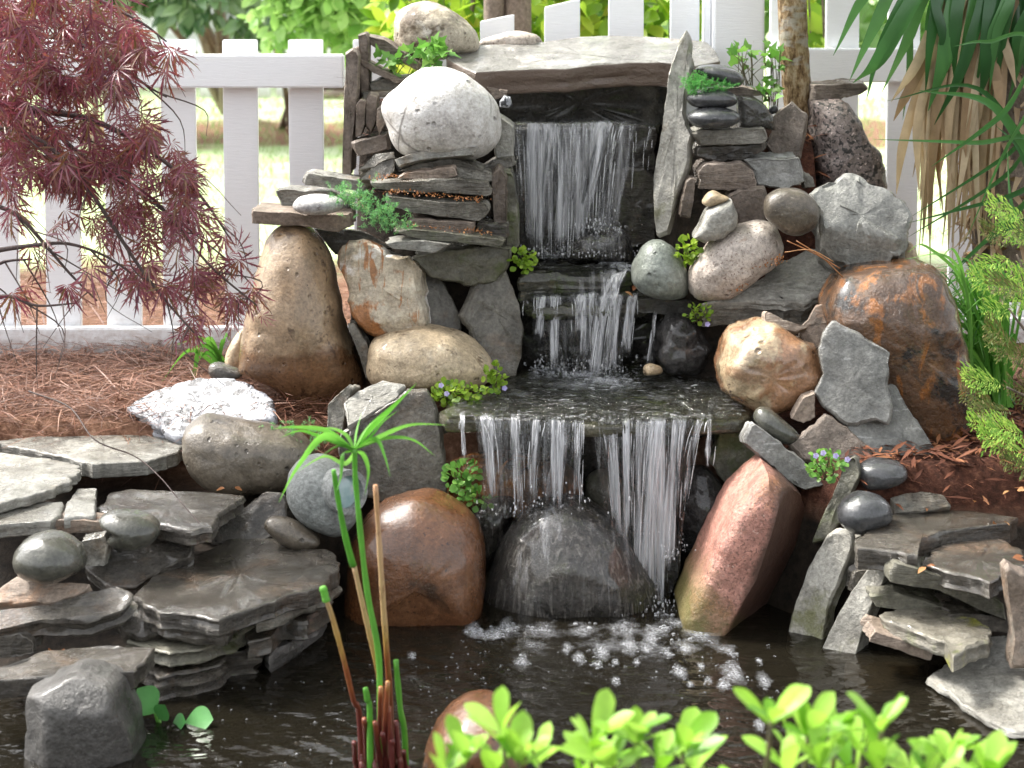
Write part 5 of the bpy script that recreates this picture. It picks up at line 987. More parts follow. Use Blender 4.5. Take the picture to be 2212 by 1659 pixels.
o = fb.build('froth', M['froth'], None, origin=(.2, 3.7, WATER_Z)); at_ = o.data.attributes.new('body', 'FLOAT', 'POINT'); at_.data.foreach_set('value', fb.body); tag(o, 'rafts of pale froth spreading over the pond below the lower fall', 'foam', kind='stuff')
o = mb.build('foam', M['foam'], None, origin=(.2, 3.7, WATER_Z)); tag(o, 'white bubbles and foam floating on the dark pond', 'foam', kind='stuff')
mb = MB()
for _ in range(330):
    u, v = rg.choice(((rg.gauss(1265, 50), rg.gauss(806, 9)), (rg.gauss(1195, 25), rg.gauss(800, 5)), (rg.gauss(1310, 30), rg.gauss(822, 8)))); blob_foam(mb, atz(u, v, .0745), .006, .006, 2, .0042, rg)
for _ in range(200):
    u, v = rg.uniform(1165, 1300), rg.gauss(553, 2.5); blob_foam(mb, atz(u, v, .31), .006, .006, 2, .005, rg)
for _ in range(120):
    u = rg.uniform(1290, 1368); blob_foam(mb, atz(u, 560 + (u - 1290) * .25 + rg.gauss(0, 5), .309), .006, .006, 2, .004, rg)
for _ in range(150):
    u, v = rg.uniform(1020, 1540), rg.gauss(900, 5); blob_foam(mb, atz(u, v, .0745), .005, .004, 1, .0035, rg)
fb = MB()
for u, v, z, ru, k in ((1265, 808, .077, 60, 1.0), (1310, 822, .077, 44, 1.0), (1200, 798, .077, 34, .95), (1235, 830, .077, 80, .55), (1350, 830, .077, 60, .45), (1120, 850, .077, 50, .4), (1420, 860, .077, 60, .35)):
    c = atz(u, v, z); q = c.y / 4000; froth(fb, c, ru * q, ru * q * .9, k)
for u, v, ru, k in ((1190, 553, 40, 1.0), (1245, 552, 44, 1.0), (1290, 556, 36, .9), (1335, 568, 34, 1.0), (1355, 576, 22, 1.0)):
    c = atz(u, v, .3115); q = c.y / 4000; froth(fb, c, ru * q, ru * q * .8, k)
o = fb.build('froth', M['froth'], None, origin=(.15, 4.3, .07)); at_ = o.data.attributes.new('body', 'FLOAT', 'POINT'); at_.data.foreach_set('value', fb.body); tag(o, 'churned pale froth on the ledges below the upper and middle falls', 'foam', kind='stuff')
o = mb.build('foam', M['foam'], None, origin=(.15, 4.3, .07)); tag(o, 'white churned water where the falls land on the ledges', 'foam', kind='stuff')
# ================================================================== plants and small things
T_OVAL = leaf_tpl(.3, .55, .06, .12, 4); T_ROUND = leaf_tpl(.46, .5, .08, .1, 6, 1.5); T_LILY = leaf_tpl(.44, .5, .06, .1, 14, 1.5); T_SPOON = leaf_tpl(.2, .66, .05, .12, 12, 2.0); T_BROAD = leaf_tpl(.25, .45, .08, .2, 4); T_SCALE = leaf_tpl(.13, .5, .02, .05, 2); T_NEEDLE = leaf_tpl(.09, .5, .02, .05, 2)
T_IVY = (np.array([(0, 0, 0), (-.32, -.08, .03), (-.5, .3, .05), (-.24, .42, .03), (0, 1, -.1), (.24, .42, .03), (.5, .3, .05), (.32, -.08, .03), (0, .4, 0)]), [(0, 8, 2, 1), (2, 8, 3), (3, 8, 4), (4, 8, 5), (5, 8, 6), (0, 7, 6, 8)])

def clump(name, label, cat, mat, u, v, Y, ru, rv, n, size, tpl=T_ROUND, depth=.03, group=None, stems=0, up_=.6, flower=None, base=None, upward=True):
    """a small clump of leaves spread over an ellipsoid on the stonework"""
    c = at(u, v, Y); k = Y / 4000; b = base or at(u, v + rv, Y + .02)
    t = empty(name, tuple(b), label, cat, group)
    q = rand_unit(n) * (rng.random((n, 1)) ** .4); pos = np.array(c) + q * np.array((ru * k, depth, rv * k))
    d = q * .7 + rand_unit(n) * .6 + np.array((0, -.3, up_ * .3)); nr = rand_unit(n) * .6 + np.array((0, -.6, .9))
    mb = MB(); scatter(mb, tpl[0], tpl[1], pos, d, nr, rng.uniform(.7, 1.3, n) * size); mb.build('leaves', M[mat], t)
    if stems:
        mb = MB()
        for i in range(stems):
            p = Vector(pos[i % n]); bb = Vector(b) + Vector((random.gauss(0, ru * k * .3), 0, 0)); mid = bb.lerp(p, .5) + Vector((0, -.008, .006)); mb.tube(spline([bb, mid, p], 4), .0012, 4)
        mb.build('stems', M['stem'], t)
    if flower:
        mb = MB()
        for fu, fv in flower:
            fc = np.array(at(fu, fv, Y - depth))
            dd = np.array([(math.cos(a), -.5, math.sin(a)) for a in np.linspace(0, 6.28, 6)[:5]]); scatter(mb, *T_ROUND, np.repeat(fc[None], 5, 0), dd, np.tile((0, -1, .3), (5, 1)), .007)
        mb.build('flowers', M['petal'], t)
    return t
# feathery sedum cushion: many little shoots with short needles
def sedum(name, label, cat, mat, pts, n, size, group=None, leaflen=.006):
    c = [at(*p) for p in pts]; cc = sum(c, Vector()) / len(c); t = empty(name, (cc.x, cc.y + .02, min(p.z for p in c) - .01), label, cat, group)
    P, D, N_ = [], [], []
    for _ in range(n):
        a = random.choice(c); p = a + Vector((random.gauss(0, size * .5), random.gauss(0, size * .4), random.gauss(0, size * .28)))
        ax = Vector((random.gauss(0, .8), random.gauss(-.5, .5), random.uniform(.1, 1))).normalized(); ln = random.uniform(.5, 1.2) * size * .55
        for k in range(9):
            q = p + ax * ln * k / 9
            for _j in range(3):
                P.append(q); D.append(ax * .6 + Vector(rand_unit(1)[0])); N_.append(rand_unit(1)[0])
    mb = MB(); scatter(mb, *T_NEEDLE, P, D, N_, rng.uniform(.7, 1.2, len(P)) * leaflen); mb.build('shoots', M[mat], t); return t
sedum('sedum', 'blue-green feathery sedum cushion spilling over the slates by the pale pebble', 'sedum', 'sedum', [(770, 440, 4.22), (800, 460, 4.2), (825, 475, 4.19), (845, 485, 4.19), (790, 425, 4.23), (755, 422, 4.24), (830, 455, 4.2)], 150, .042, None, .008)
sedum('moss_cushion', 'bright green moss cushion between the topmost black pebbles', 'moss', 'moss', [(1495, 180, 4.4), (1515, 170, 4.4), (1540, 183, 4.4), (1560, 190, 4.41), (1500, 195, 4.4), (1525, 190, 4.39)], 170, .026, None, .006)
sedum('sedum', 'small feathery sedum sprig hidden behind the sedge leaves', 'sedum', 'sedum', [(600, 925, 4.0), (640, 935, 4.0), (680, 930, 4.0), (690, 950, 4.0)], 40, .03)
G2 = 'creeping plants in the cracks of the stonework'
clump('creeper', 'yellow-green creeper tuft beside the foot of the upper fall', 'creeper', 'jenny', 1132, 562, 4.3, 26, 26, 70, .014, T_ROUND, .02, G2)
clump('creeper', 'creeper with lilac flowers growing under the oblong tan boulder', 'creeper', 'jenny', 985, 850, 4.1, 62, 26, 150, .013, T_ROUND, .03, G2, 10, flower=((953, 832), (965, 850)))
clump('creeper', 'creeper tuft climbing the end of the oblong tan boulder', 'creeper', 'jenny', 1068, 818, 4.14, 24, 34, 70, .013, T_ROUND, .02, G2, 6, flower=((1090, 838),))
clump('creeper', 'bright green creeper hanging beside the lower fall above the brown boulder', 'creeper', 'ivy', 1000, 1030, 3.95, 38, 42, 90, .016, T_ROUND, .03, G2, 10)
clump('creeper', 'loose creeper runner with round leaves above the chocolate-brown boulder', 'creeper', 'ivy', 1040, 1078, 3.93, 42, 18, 26, .016, T_ROUND, .02, G2, 12)
clump('creeper', 'yellow-green creeper between the green-grey stone and the pinkish boulder', 'creeper', 'jenny', 1487, 543, 4.3, 24, 28, 70, .014, T_ROUND, .02, G2, 5)
clump('creeper', 'small flowering creeper above the glistening black rock', 'creeper', 'jenny', 1508, 678, 4.26, 30, 20, 46, .012, T_ROUND, .02, G2, 10, flower=((1528, 700),))
clump('creeper', 'creeper with lilac flowers above the ridge of the pink granite', 'creeper', 'ivy', 1785, 1005, 3.74, 40, 32, 90, .012, T_ROUND, .03, G2, 12, flower=((1762, 984), (1805, 984), (1830, 992), (1778, 978)))
clump('ivy', 'light green ivy sprig in front of the egg-shaped top boulder', 'ivy', 'ivy', 940, 112, 4.5, 42, 26, 34, .034, T_IVY, .03, None, 12, base=at(900, 160, 4.56))
clump('ivy', 'ivy shoots among the sloping brown slates', 'ivy', 'ivy', 850, 130, 4.6, 40, 34, 22, .03, T_IVY, .03, None, 10)
clump('ivy', 'slender ivy shoots climbing in front of the white gate post', 'ivy', 'ivy', 1612, 128, 4.66, 46, 40, 20, .028, T_IVY, .03, None, 16, base=at(1610, 185, 4.66))
clump('ivy', 'ivy leaves growing up the side of the speckled trunk', 'ivy', 'ivy', 1668, 145, 4.68, 22, 66, 24, .028, T_IVY, .03, None, 12, base=at(1670, 235, 4.68))
clump('ivy', 'ivy leaf tuft behind the three black pebbles', 'ivy', 'ivy', 1655, 205, 4.5, 24, 14, 12, .026, T_IVY, .02, None, 5)

# laceleaf maple
def lace():
    v = []; f = []
    for a, ln in ((-80, .5), (-52, .75), (-26, .92), (0, 1.0), (26, .92), (52, .75), (80, .5)):
        ca, sa = math.sin(R(a)), math.cos(R(a)); k = len(v)
        def q(x, y, z): v.append((ca * y + sa * x, sa * y - ca * x, z))
        q(0, .03, 0)
        for yy, ww, zz in ((.3, .022, -.02), (.55, .03, -.08), (.78, .02, -.17)): q(-ww, ln * yy, zz * ln + .012); q(0, ln * yy, zz * ln); q(ww, ln * yy, zz * ln + .012)
        q(0, ln, -.3 * ln)
        f.extend([(k, k + 2, k + 1), (k, k + 3, k + 2)])
        for s in (0, 3): f.extend([(k + 1 + s, k + 2 + s, k + 5 + s, k + 4 + s), (k + 2 + s, k + 3 + s, k + 6 + s, k + 5 + s)])
        f.extend([(k + 7, k + 8, k + 10), (k + 8, k + 9, k + 10)])
        for yy, sgn in ((.42, 1), (.42, -1), (.66, 1), (.66, -1)):        # deep teeth
            j = len(v); q(sgn * .015, ln * (yy - .04), -.05); q(sgn * .015, ln * (yy + .03), -.09); q(sgn * .085, ln * (yy + .17), -.13); f.append((j, j + 1, j + 2))
    return np.array(v), f
mp = empty('japanese_maple', (-1.75, 4.05, -.02), 'weeping dark red laceleaf maple with feathery leaves drooping before the fence', 'maple tree')
mb = MB(); base = Vector((-1.75, 4.05, -.05)); fork = Vector((-1.62, 4.0, .62))
mb.tube(spline([base, Vector((-1.78, 4.02, .25)), fork], 6), [.05 - .012 * i / 12 for i in range(13)], 9)
BR = ([(-80, 190, 3.95), (60, 235, 3.9), (170, 330, 3.85), (330, 430, 3.82), (450, 570, 3.8), (555, 660, 3.78)], [(-80, 60, 4.0), (110, 80, 3.95), (230, 120, 3.9), (310, 180, 3.88), (360, 210, 3.88)], [(-80, -20, 3.95), (150, -20, 3.92), (290, 40, 3.9), (360, 90, 3.9)],
      [(-80, 270, 3.8), (60, 290, 3.78), (170, 380, 3.75), (290, 560, 3.74), (350, 640, 3.74), (420, 720, 3.72)], [(-80, 340, 4.0), (40, 330, 4.0), (150, 355, 3.98), (270, 400, 3.97), (400, 490, 3.95), (490, 560, 3.95)], [(-80, 555, 3.86), (0, 540, 3.86), (75, 530, 3.85), (150, 527, 3.85), (240, 560, 3.84), (330, 630, 3.84)],
      [(-80, 590, 3.9), (10, 565, 3.9), (70, 560, 3.9)], [(-80, 630, 3.8), (20, 640, 3.8), (80, 660, 3.8), (165, 655, 3.8)], [(-80, 420, 3.9), (30, 460, 3.9), (90, 520, 3.88), (150, 590, 3.87), (210, 650, 3.87)], [(60, 235, 3.9), (200, 260, 3.85), (330, 330, 3.85), (430, 420, 3.84), (500, 520, 3.84)])
tips = []
for b in BR:
    P = [at(*q) for q in b]; st = [fork, fork.lerp(P[0], .6) + Vector((0, 0, .06))] if b[0][0] < 0 else []
    C_ = spline(st + P, 6); m = len(C_); mb.tube(C_, [.0085 * (1 - .82 * i / m) for i in range(m)], 6)
    for i in range(int(m * .4), m, 4):                                   # side twigs
        p = C_[i]; q = p + Vector((random.gauss(.03, .05), random.gauss(0, .06), random.gauss(-.05, .04))); q2 = q + Vector((random.gauss(.03, .03), random.gauss(0, .03), -.05 - random.random() * .04)); mb.tube(spline([p, q, q2], 4), [.0022 - .0016 * k / 8 for k in range(9)], 4)
mb.build('branches', M['maple_bark'], mp)
PM = [(-80, -80), (210, -80), (270, 10), (330, 95), (310, 150), (300, 215), (350, 270), (405, 340), (465, 450), (530, 560), (590, 680), (560, 690), (520, 660), (505, 720), (455, 735), (372, 735), (385, 640), (300, 640), (260, 590), (185, 520), (190, 430), (110, 400), (60, 380), (-80, 380)]
cand = np.stack([rng.uniform(-80, 610, 9000), rng.uniform(-80, 745, 9000)], 1); dd = sdist(cand[:, 0], cand[:, 1], PM)
keep = cand[dd < -6]; nz = np.array([noise.noise(Vector((p[0] * .016, p[1] * .016, 4))) for p in keep]); dens = np.clip(.5 + nz * 1.5, .03, 1) * np.where((keep[:, 1] > 400), .5, .9)
keep = keep[rng.random(len(keep)) < dens][:1120]
extra = np.array([(30, 430), (50, 620), (15, 470), (140, 610), (85, 540), (20, 380), (195, 560), (150, 480), (330, 470), (385, 130), (370, 115)] * 4, float) + rng.normal(0, 16, (44, 2)); keep = np.concatenate([keep, extra])
Pm = np.array([at(u, v, random.uniform(3.68, 4.08))[:] for u, v in keep]); n = len(Pm)
Dm = np.stack([rng.normal(.28, .45, n), rng.normal(-.1, .5, n), rng.normal(-.75, .35, n)], 1); Nm = np.stack([rng.normal(0, .5, n), rng.normal(-.7, .5, n), rng.normal(.5, .4, n)], 1)
mb = MB(); tl = lace(); scatter(mb, *tl, Pm, Dm, Nm, rng.uniform(.036, .084, n)); 
mb.build('foliage', M['maple'], mp)

# speckled trunk in the middle of the stonework
tr = empty('tree', tuple(at(1735, 400, 4.72)), 'slim tree with a speckled bark trunk rising out of the stonework beside the palm', 'tree')
mb = MB(); Pt = [at(1752, 520, 4.74), at(1740, 400, 4.72), at(1727, 250, 4.72), at(1716, 120, 4.72), at(1711, 0, 4.72), at(1700, -300, 4.74), at(1690, -700, 4.8), at(1640, -1200, 4.9)]
Ct = spline(Pt, 8); mb.tube(Ct, [.037 + .006 * max(0, 1 - i / 10) + .0025 * noise.noise(Vector((i * .9, 0, 0))) - .012 * max(0, (i - 36) / 20) for i in range(len(Ct))], 20); mb.build('trunk', M['bark'], tr)
mb = MB(); cl = []
for i in range(9):
    a = i * .7 + random.random(); p = Ct[40 + i]; q = p + Vector((math.cos(a) * .7, math.sin(a) * .6, .5 + random.random() * .5)); q2 = q + Vector((math.cos(a) * .5, math.sin(a) * .4, .35)); mb.tube(spline([p, p.lerp(q, .5) + Vector((0, 0, -.06)), q, q2], 4), [.018 - .014 * k / 12 for k in range(13)], 6); cl += [q, q2, p.lerp(q, .7)]
mb.build('branches', M['bark_plain'], tr)
cc = np.array([q[:] for q in cl]); pos = np.repeat(cc, 34, 0) + rng.normal(0, .2, (len(cc) * 34, 3)); n = len(pos)
mb = MB(); scatter(mb, *T_BROAD, pos, rand_unit(n) + np.array((0, 0, -.3)), rand_unit(n) * .5 + np.array((0, 0, 1)), rng.uniform(.07, .11, n)); mb.build('crown', M['hedge'], tr)

# palm-like plant with sword leaves
pl = empty('yucca_palm', tuple(at(2165, 640, 4.62)), 'palm-like plant with hanging green sword leaves over a skirt of dry tan leaves', 'palm')
mb = MB(); TP = [at(2175, 640, 4.66), at(2172, 420, 4.66), at(2168, 200, 4.66), at(2150, -20, 4.66), at(2140, -180, 4.66)]; mb.tube(spline(TP, 6), [.085] * 25, 14)
mb.build('trunk', M['bark_plain'], pl)
mb = MB()
for _ in range(420):                                                     # old leaf bases on the trunk
    a = random.uniform(0, 6.28); h = random.random(); i = int(h * 23); p = spline(TP, 6)[i]; rr = .088; b = p + Vector((rr * math.cos(a), rr * math.sin(a), 0)); o_ = Vector((math.cos(a), math.sin(a), 0))
    mb.blade([b, b + o_ * .018 + Vector((random.gauss(0, .01), 0, .012)), b + o_ * .034 + Vector((random.gauss(0, .02), 0, -.02 - random.random() * .02))], lambda s: .014 * (1 - s * .75), o_.cross(Vector((0, 0, 1))), .3)
mb.build('leaf_bases', M['husk'], pl)
mb = MB(); crown = at(2135, -190, 4.6)
GB = [((2000, -40), (1900, 130), (1842, 180), .022), ((2010, -30), (1960, 90), (1905, 200), .016), ((1990, -60), (1905, 100), (1872, 215), .013), ((2030, -20), (2010, 100), (1995, 205), .017), ((2075, -30), (2045, 120), (2005, 240), .026), ((2110, -30), (2098, 120), (2072, 195), .022), ((2150, -30), (2140, 110), (2117, 215), .028),
      ((2190, -30), (2195, 70), (2200, 165), .022), ((2215, -30), (2225, 120), (2235, 215), .024), ((2060, -30), (2060, 60), (2040, 290), .012), ((1985, -30), (1965, 150), (1950, 260), .009), ((2250, -60), (2290, 80), (2310, 200), .024), ((2010, -100), (1880, -20), (1800, 120), .02), ((2130, -30), (2075, 160), (2018, 270), .016), ((1960, -70), (1890, 60), (1835, 175), .017)]
for _ in range(20):
    u_ = random.uniform(1990, 2230); GB.append(((u_ + random.gauss(20, 10), -40), (u_ + random.gauss(0, 10), 80), (u_ + random.gauss(-14, 22), random.uniform(130, 235)), random.uniform(.010, .017)))
for a, b, c_, w_ in GB:
    y0 = random.uniform(4.42, 4.56); P = spline([crown + Vector((0, .0, .02)), at(a[0], a[1], y0), at(b[0], b[1], y0 - .02), at(c_[0], c_[1], y0 + .02)], 7)
    mb.blade(P, lambda s, w_=w_: w_ * (.55 + .9 * s if s < .5 else 1.0) * min(1, (1.0 - s) * 2.6 + .03), (1, .25, 0), .25)
for _ in range(26):                                                       # leaves of the head, above the picture
    a = random.uniform(0, 6.28); el = random.uniform(-.1, 1.3); d = Vector((math.cos(a) * math.cos(el), math.sin(a) * math.cos(el), math.sin(el))); c0 = crown + Vector((0, 0, .12))
    if d.z < .25 and d.y < .2: d.z = .5
    P = spline([c0, c0 + d * .3, c0 + d * .55 + Vector((0, 0, -.05))], 6); mb.blade(P, lambda s: .022 * min(1, (1 - s) * 2.4 + .03), d.cross(Vector((0, 0, 1))) + Vector((.01, 0, 0)), .25)
mb.build('leaves', M['sword'], pl)
mb = MB()
for i in range(64):                                                       # dry skirt
    u0 = random.uniform(2030, 2175); y0 = random.uniform(4.48, 4.66); u1 = u0 + random.gauss(-38, 28); v1 = random.uniform(330, 590); w_ = random.uniform(.008, .02); vt = random.uniform(10, 110)
    P = spline([at(u0 + 30, vt - 80, y0 + .03), at(u0, vt, y0), at((u0 + u1) / 2 + random.gauss(-6, 8), (vt + v1) / 2, y0 - .02 + random.gauss(0, .01)), at(u1, v1, y0 + random.gauss(0, .03))], 6)
    tw = random.uniform(-.8, .8); mb.blade(P, lambda s, w_=w_: w_ * (.6 + .5 * s) * min(1, (1 - s) * 2.2 + .04), (1, tw, 0), random.uniform(-.5, .6))
for (a, b, c_) in (((2010, 70), (1975, 150), (1925, 220)), ((2005, 120), (1960, 205), (1930, 262)), ((2000, 150), (1955, 300), (1936, 420)), ((2020, 130), (1985, 260), (1985, 420)), ((2140, 60), (2155, 170), (2165, 265)), ((2120, 80), (2150, 140), (2163, 260)), ((2150, 40), (2178, 110), (2195, 190))):
    P = spline([at(*a, 4.5), at(*b, 4.46), at(*c_, 4.47)], 7); mb.blade(P, lambda s: .013 * min(1, (1 - s) * 2.4 + .04), (1, .3, 0), .3)
mb.build('dry_leaves', M['husk'], pl)

# arching strap leaves that cross before the skirt
st = empty('strap_leaf_plant', tuple(at(2330, 640, 4.2)), 'plant with long thin dark green strap leaves reaching across the dry palm skirt', 'plant')
mb = MB(); root = at(2340, 620, 4.25)
SB = [((2260, 430), (2150, 232), (1985, 195), .011), ((2250, 320), (2100, 308), (1888, 301), .006), ((2250, 420), (2060, 330), (2020, 470), .0), ((2230, 360), (2110, 190), (1915, 218), .006), ((2280, 250), (2170, 380), (1962, 512), .007), ((2300, 210), (2180, 330), (1965, 470), .007), ((2290, 400), (2160, 430), (1960, 482), .007), ((2290, 190), (2190, 290), (2085, 520), .007), ((2270, 130), (2160, 250), (2012, 360), .009), ((2260, 500), (2205, 330), (2150, 270), .005), ((2270, 480), (2160, 500), (2040, 600), .008), ((2280, 400), (2180, 470), (2070, 580), .011), ((2250, 120), (2130, 90), (2060, 100), .005), ((2260, 600), (2190, 460), (2175, 300), .006)]
for a, b, c_, w_ in SB:
    if w_ == 0: continue
    y0 = random.uniform(4.15, 4.35); P = spline([root, at(*a, y0), at(*b, y0 - .03), at(*c_, y0)], 8); mb.blade(P, lambda s, w_=w_: w_ * min(1, (1 - s) * 2.5 + .04, s * 5 + .3), (.2, -.2, 1), .35)
mb.build('leaves', M['sword'], st)

# grass clump behind the rusty boulder
gr = empty('grass_clump', tuple(at(2150, 880, 4.3)), 'clump of long arching bright green grass beside the rusty boulder', 'grass clump')
mb = MB()
for i in range(170):
    b = at(random.gauss(2150, 22), 880, random.uniform(4.22, 4.4)); u1, v1 = random.gauss(2112, 40), random.uniform(560, 800); y1 = b.y + random.gauss(-.03, .05); top = at(u1, v1, y1); tip = top + Vector((random.gauss(-.05, .06), random.gauss(0, .03), -random.uniform(.0, .09)))
    P = spline([b, b.lerp(top, .55) + Vector((.012, 0, .02)), top, tip], 5); mb.blade(P, lambda s: .0034 * min(1, (1 - s) * 2 + .05), (1, random.gauss(0, .5), 0), .3)
for u1, v1, um, vm in ((1990, 545, 1960, 520), (2060, 560, 2020, 528), (1985, 560, 2000, 540)):
    b = at(2100, 800, 4.12); P = spline([b, at(2085, 620, 4.1), at(um + 40, vm + 12, 4.08), at(u1 - 30, v1, 4.08)], 6); mb.blade(P, lambda s: .004 * min(1, (1 - s) * 2 + .05), (1, .3, .3), .3)
mb.build('blades', M['grassy'], gr)
gr = empty('grass_clump', tuple(at(440, 790, 4.5)), 'a few thin grass blades growing by the bottom fence rail', 'grass clump')
mb = MB()
for i, (u0, v0, u1, v1) in enumerate(((470, 770, 345, 830), (480, 775, 410, 810), (490, 775, 400, 760), (480, 770, 430, 745), (500, 780, 380, 745), (420, 800, 440, 760), (470, 780, 500, 740))):
    b = at(u0, v0 + 20, 4.6); P = spline([b, at((u0 + u1) / 2, min(v0, v1) - 14, 4.58), at(u1, v1, 4.55)], 6); mb.blade(P, lambda s: .006 * min(1, (1 - s) * 2 + .05), (.4, -.3, 1), .3)
mb.build('blades', M['grassy'], gr)

# golden feathery conifer at the edge
th = empty('conifer', tuple(at(2290, 1010, 3.72)), 'golden green feathery conifer shrub leaning in over the mulch', 'conifer')
mb = MB(); mbi = MB(); mbs = MB()
def spray(p, d, nrm, ln, out, lvl=0):
    d = d.normalized(); s = d.cross(nrm).normalized(); P, D, N_ = [], [], []
    k = int(ln / .0062)
    for i in range(k):
        t_ = i / k; q = p + d * ln * t_ + nrm * (-.15 * ln * t_ * t_)
        for sg in (-1, 1):
            wl = ln * .42 * math.sin(math.pi * min(1, .15 + t_ * .85)) * random.uniform(.7, 1.15); td = (d * .8 + s * sg * .75 + nrm * random.gauss(0, .15)).normalized(); m = max(2, int(wl / .005))
            for j in range(m):
                P.append(q + td * wl * j / m); D.append(td + s * sg * random.gauss(0, .35) + d * random.gauss(0, .3)); N_.append(nrm + Vector(rand_unit(1)[0]) * .4)
    if P: scatter(out, *T_SCALE, P, D, N_, rng.uniform(.008, .0135, len(P)))
for u, v in ((2150, 440), (2190, 470), (2130, 490), (2120, 555), (2110, 600), (2150, 610), (2130, 650), (2120, 700), (2140, 745), (2190, 770), (2225, 500), (2240, 760), (2100, 810), (2200, 830), (2085, 850), (2120, 865), (2100, 905), (2150, 915), (2130, 950), (2160, 985), (2235, 880), (2195, 960), (2230, 430), (2250, 590), (2180, 590), (2190, 640)):
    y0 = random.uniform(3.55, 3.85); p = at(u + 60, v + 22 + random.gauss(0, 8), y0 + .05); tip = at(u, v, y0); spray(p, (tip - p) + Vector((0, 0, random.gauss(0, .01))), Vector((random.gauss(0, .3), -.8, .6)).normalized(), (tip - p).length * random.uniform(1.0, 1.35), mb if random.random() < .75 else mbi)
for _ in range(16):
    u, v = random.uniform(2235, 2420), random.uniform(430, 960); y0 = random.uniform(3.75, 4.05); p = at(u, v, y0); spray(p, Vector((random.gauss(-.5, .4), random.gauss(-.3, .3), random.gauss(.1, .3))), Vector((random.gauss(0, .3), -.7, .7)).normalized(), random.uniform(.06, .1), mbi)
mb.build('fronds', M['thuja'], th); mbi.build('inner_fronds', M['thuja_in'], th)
b = at(2330, 1010, 3.86)
for i in range(12):
    u, v = random.uniform(2170, 2330), random.uniform(450, 930); mbs.tube(spline([b, b.lerp(at(u, v, 3.85), .5) + Vector((.02, 0, .03)), at(u, v, 3.8)], 5), [.008 - .006 * k / 10 for k in range(11)], 5)
mbs.build('branches', M['bark_plain'], th)

# umbrella sedge in the pond
sg = empty('umbrella_sedge', tuple(at(825, 1640, 3.06)[:2]) + (-.6,), 'umbrella sedge with one fresh green leaf crown on slender stalks standing in the pond', 'sedge')
mb = MB()
def stalk(mb, s, Y0, Y1, r0, r1, reg='H', root=True):
    P = px(reg, s); m = len(P); Q = [at(u, v, Y0 + (Y1 - Y0) * i / max(1, m - 1)) for i, (u, v) in enumerate(P)]
    if root: Q = [Q[0] + Vector((random.gauss(0, .006), 0, -.33))] + Q
    C_ = spline(Q, 6); n_ = len(C_); sd_ = random.random() * 9; mb.tube(C_, [(r0 + (r1 - r0) * i / (n_ - 1)) * (1 + .22 * noise.noise(Vector((i * .45, sd_, 0)))) for i in range(n_)], 8)
stalk(mb, '400,1400 392,1000 330,650 290,300 262,0 258,-160', 3.05, 2.98, .0055, .0042)
stalk(mb, '250,500 205,330 165,120 140,-40', 3.03, 3.0, .0055, .0042, root=False)
stalk(mb, '545,1560 515,1300 490,1030', 3.08, 3.06, .0058, .0045)
stalk(mb, '345,1400 330,1250 318,1185', 3.02, 3.02, .0055, .0045)
stalk(mb, '100,700 90,660 78,615', 3.0, 3.0, .006, .006, root=False)
mb.build('green_stalk', M['sedge'], sg)
mb = MB()
for s in ('420,1350 390,1100 345,900 300,700 255,500', '460,1350 440,1000 418,700 398,380 375,45', '290,1420 250,1250 190,1000 130,780 98,690', '270,1720 262,1600 255,1490', '330,1720 322,1500 312,1360', '405,1720 390,1520 372,1375', '470,1720 462,1500 450,1290', '520,1720 505,1560 490,1370', '560,1740 545,1650 535,1540', '440,1720 430,1560 415,1440', '375,1720 362,1600 350,1470', '300,1720 300,1620 296,1560', '495,1720 480,1600 470,1480', '395,1720 398,1480 405,1180', '430,1720 432,1420 445,1150'):
    stalk(mb, s, random.uniform(3.0, 3.1), random.uniform(3.0, 3.06), random.uniform(.0045, .0062), .0042)
mb.build('cut_stalks', M['reed'], sg)
mb = MB(); hub = at(766, 972, 2.98)
for pts, w_ in (([(700, 940), (640, 1010), (602, 1085)], .010), ([(710, 930), (640, 922), (588, 926)], .008), ([(700, 945), (650, 930), (605, 945)], .006), ([(800, 930), (850, 880), (900, 828)], .0115), ([(830, 940), (890, 918), (965, 918)], .007), ([(830, 948), (890, 950), (940, 985)], .006), ([(810, 950), (830, 985), (843, 1030)], .007), ([(785, 985), (795, 1020), (788, 1070)], .007), ([(740, 980), (735, 1030), (725, 1065)], .008), ([(735, 960), (700, 980), (680, 1000)], .007), ([(770, 940), (775, 915), (782, 890)], .005), ([(800, 945), (830, 910), (862, 885)], .005), ([(790, 930), (815, 905), (838, 895)], .004), ([(750, 940), (720, 925), (690, 925)], .006), ([(745, 1000), (700, 985), (640, 1020)], .007)):
    dy = random.gauss(0, .03); P = spline([hub] + [at(u, v, 2.98 + dy * (i + 1) / 3) for i, (u, v) in enumerate(pts)], 7); mb.blade(P, lambda s, w_=w_: w_ * (.66 if w_ < .01 else .8) * min(1, s * 3 + .35, (1 - s) * 1.7 + .02), (.6, -.5, .6) if abs(pts[2][0] - 766) < 90 else (0, -.5, 1), .35)
mb.build('leaves', M['sedge'], sg)

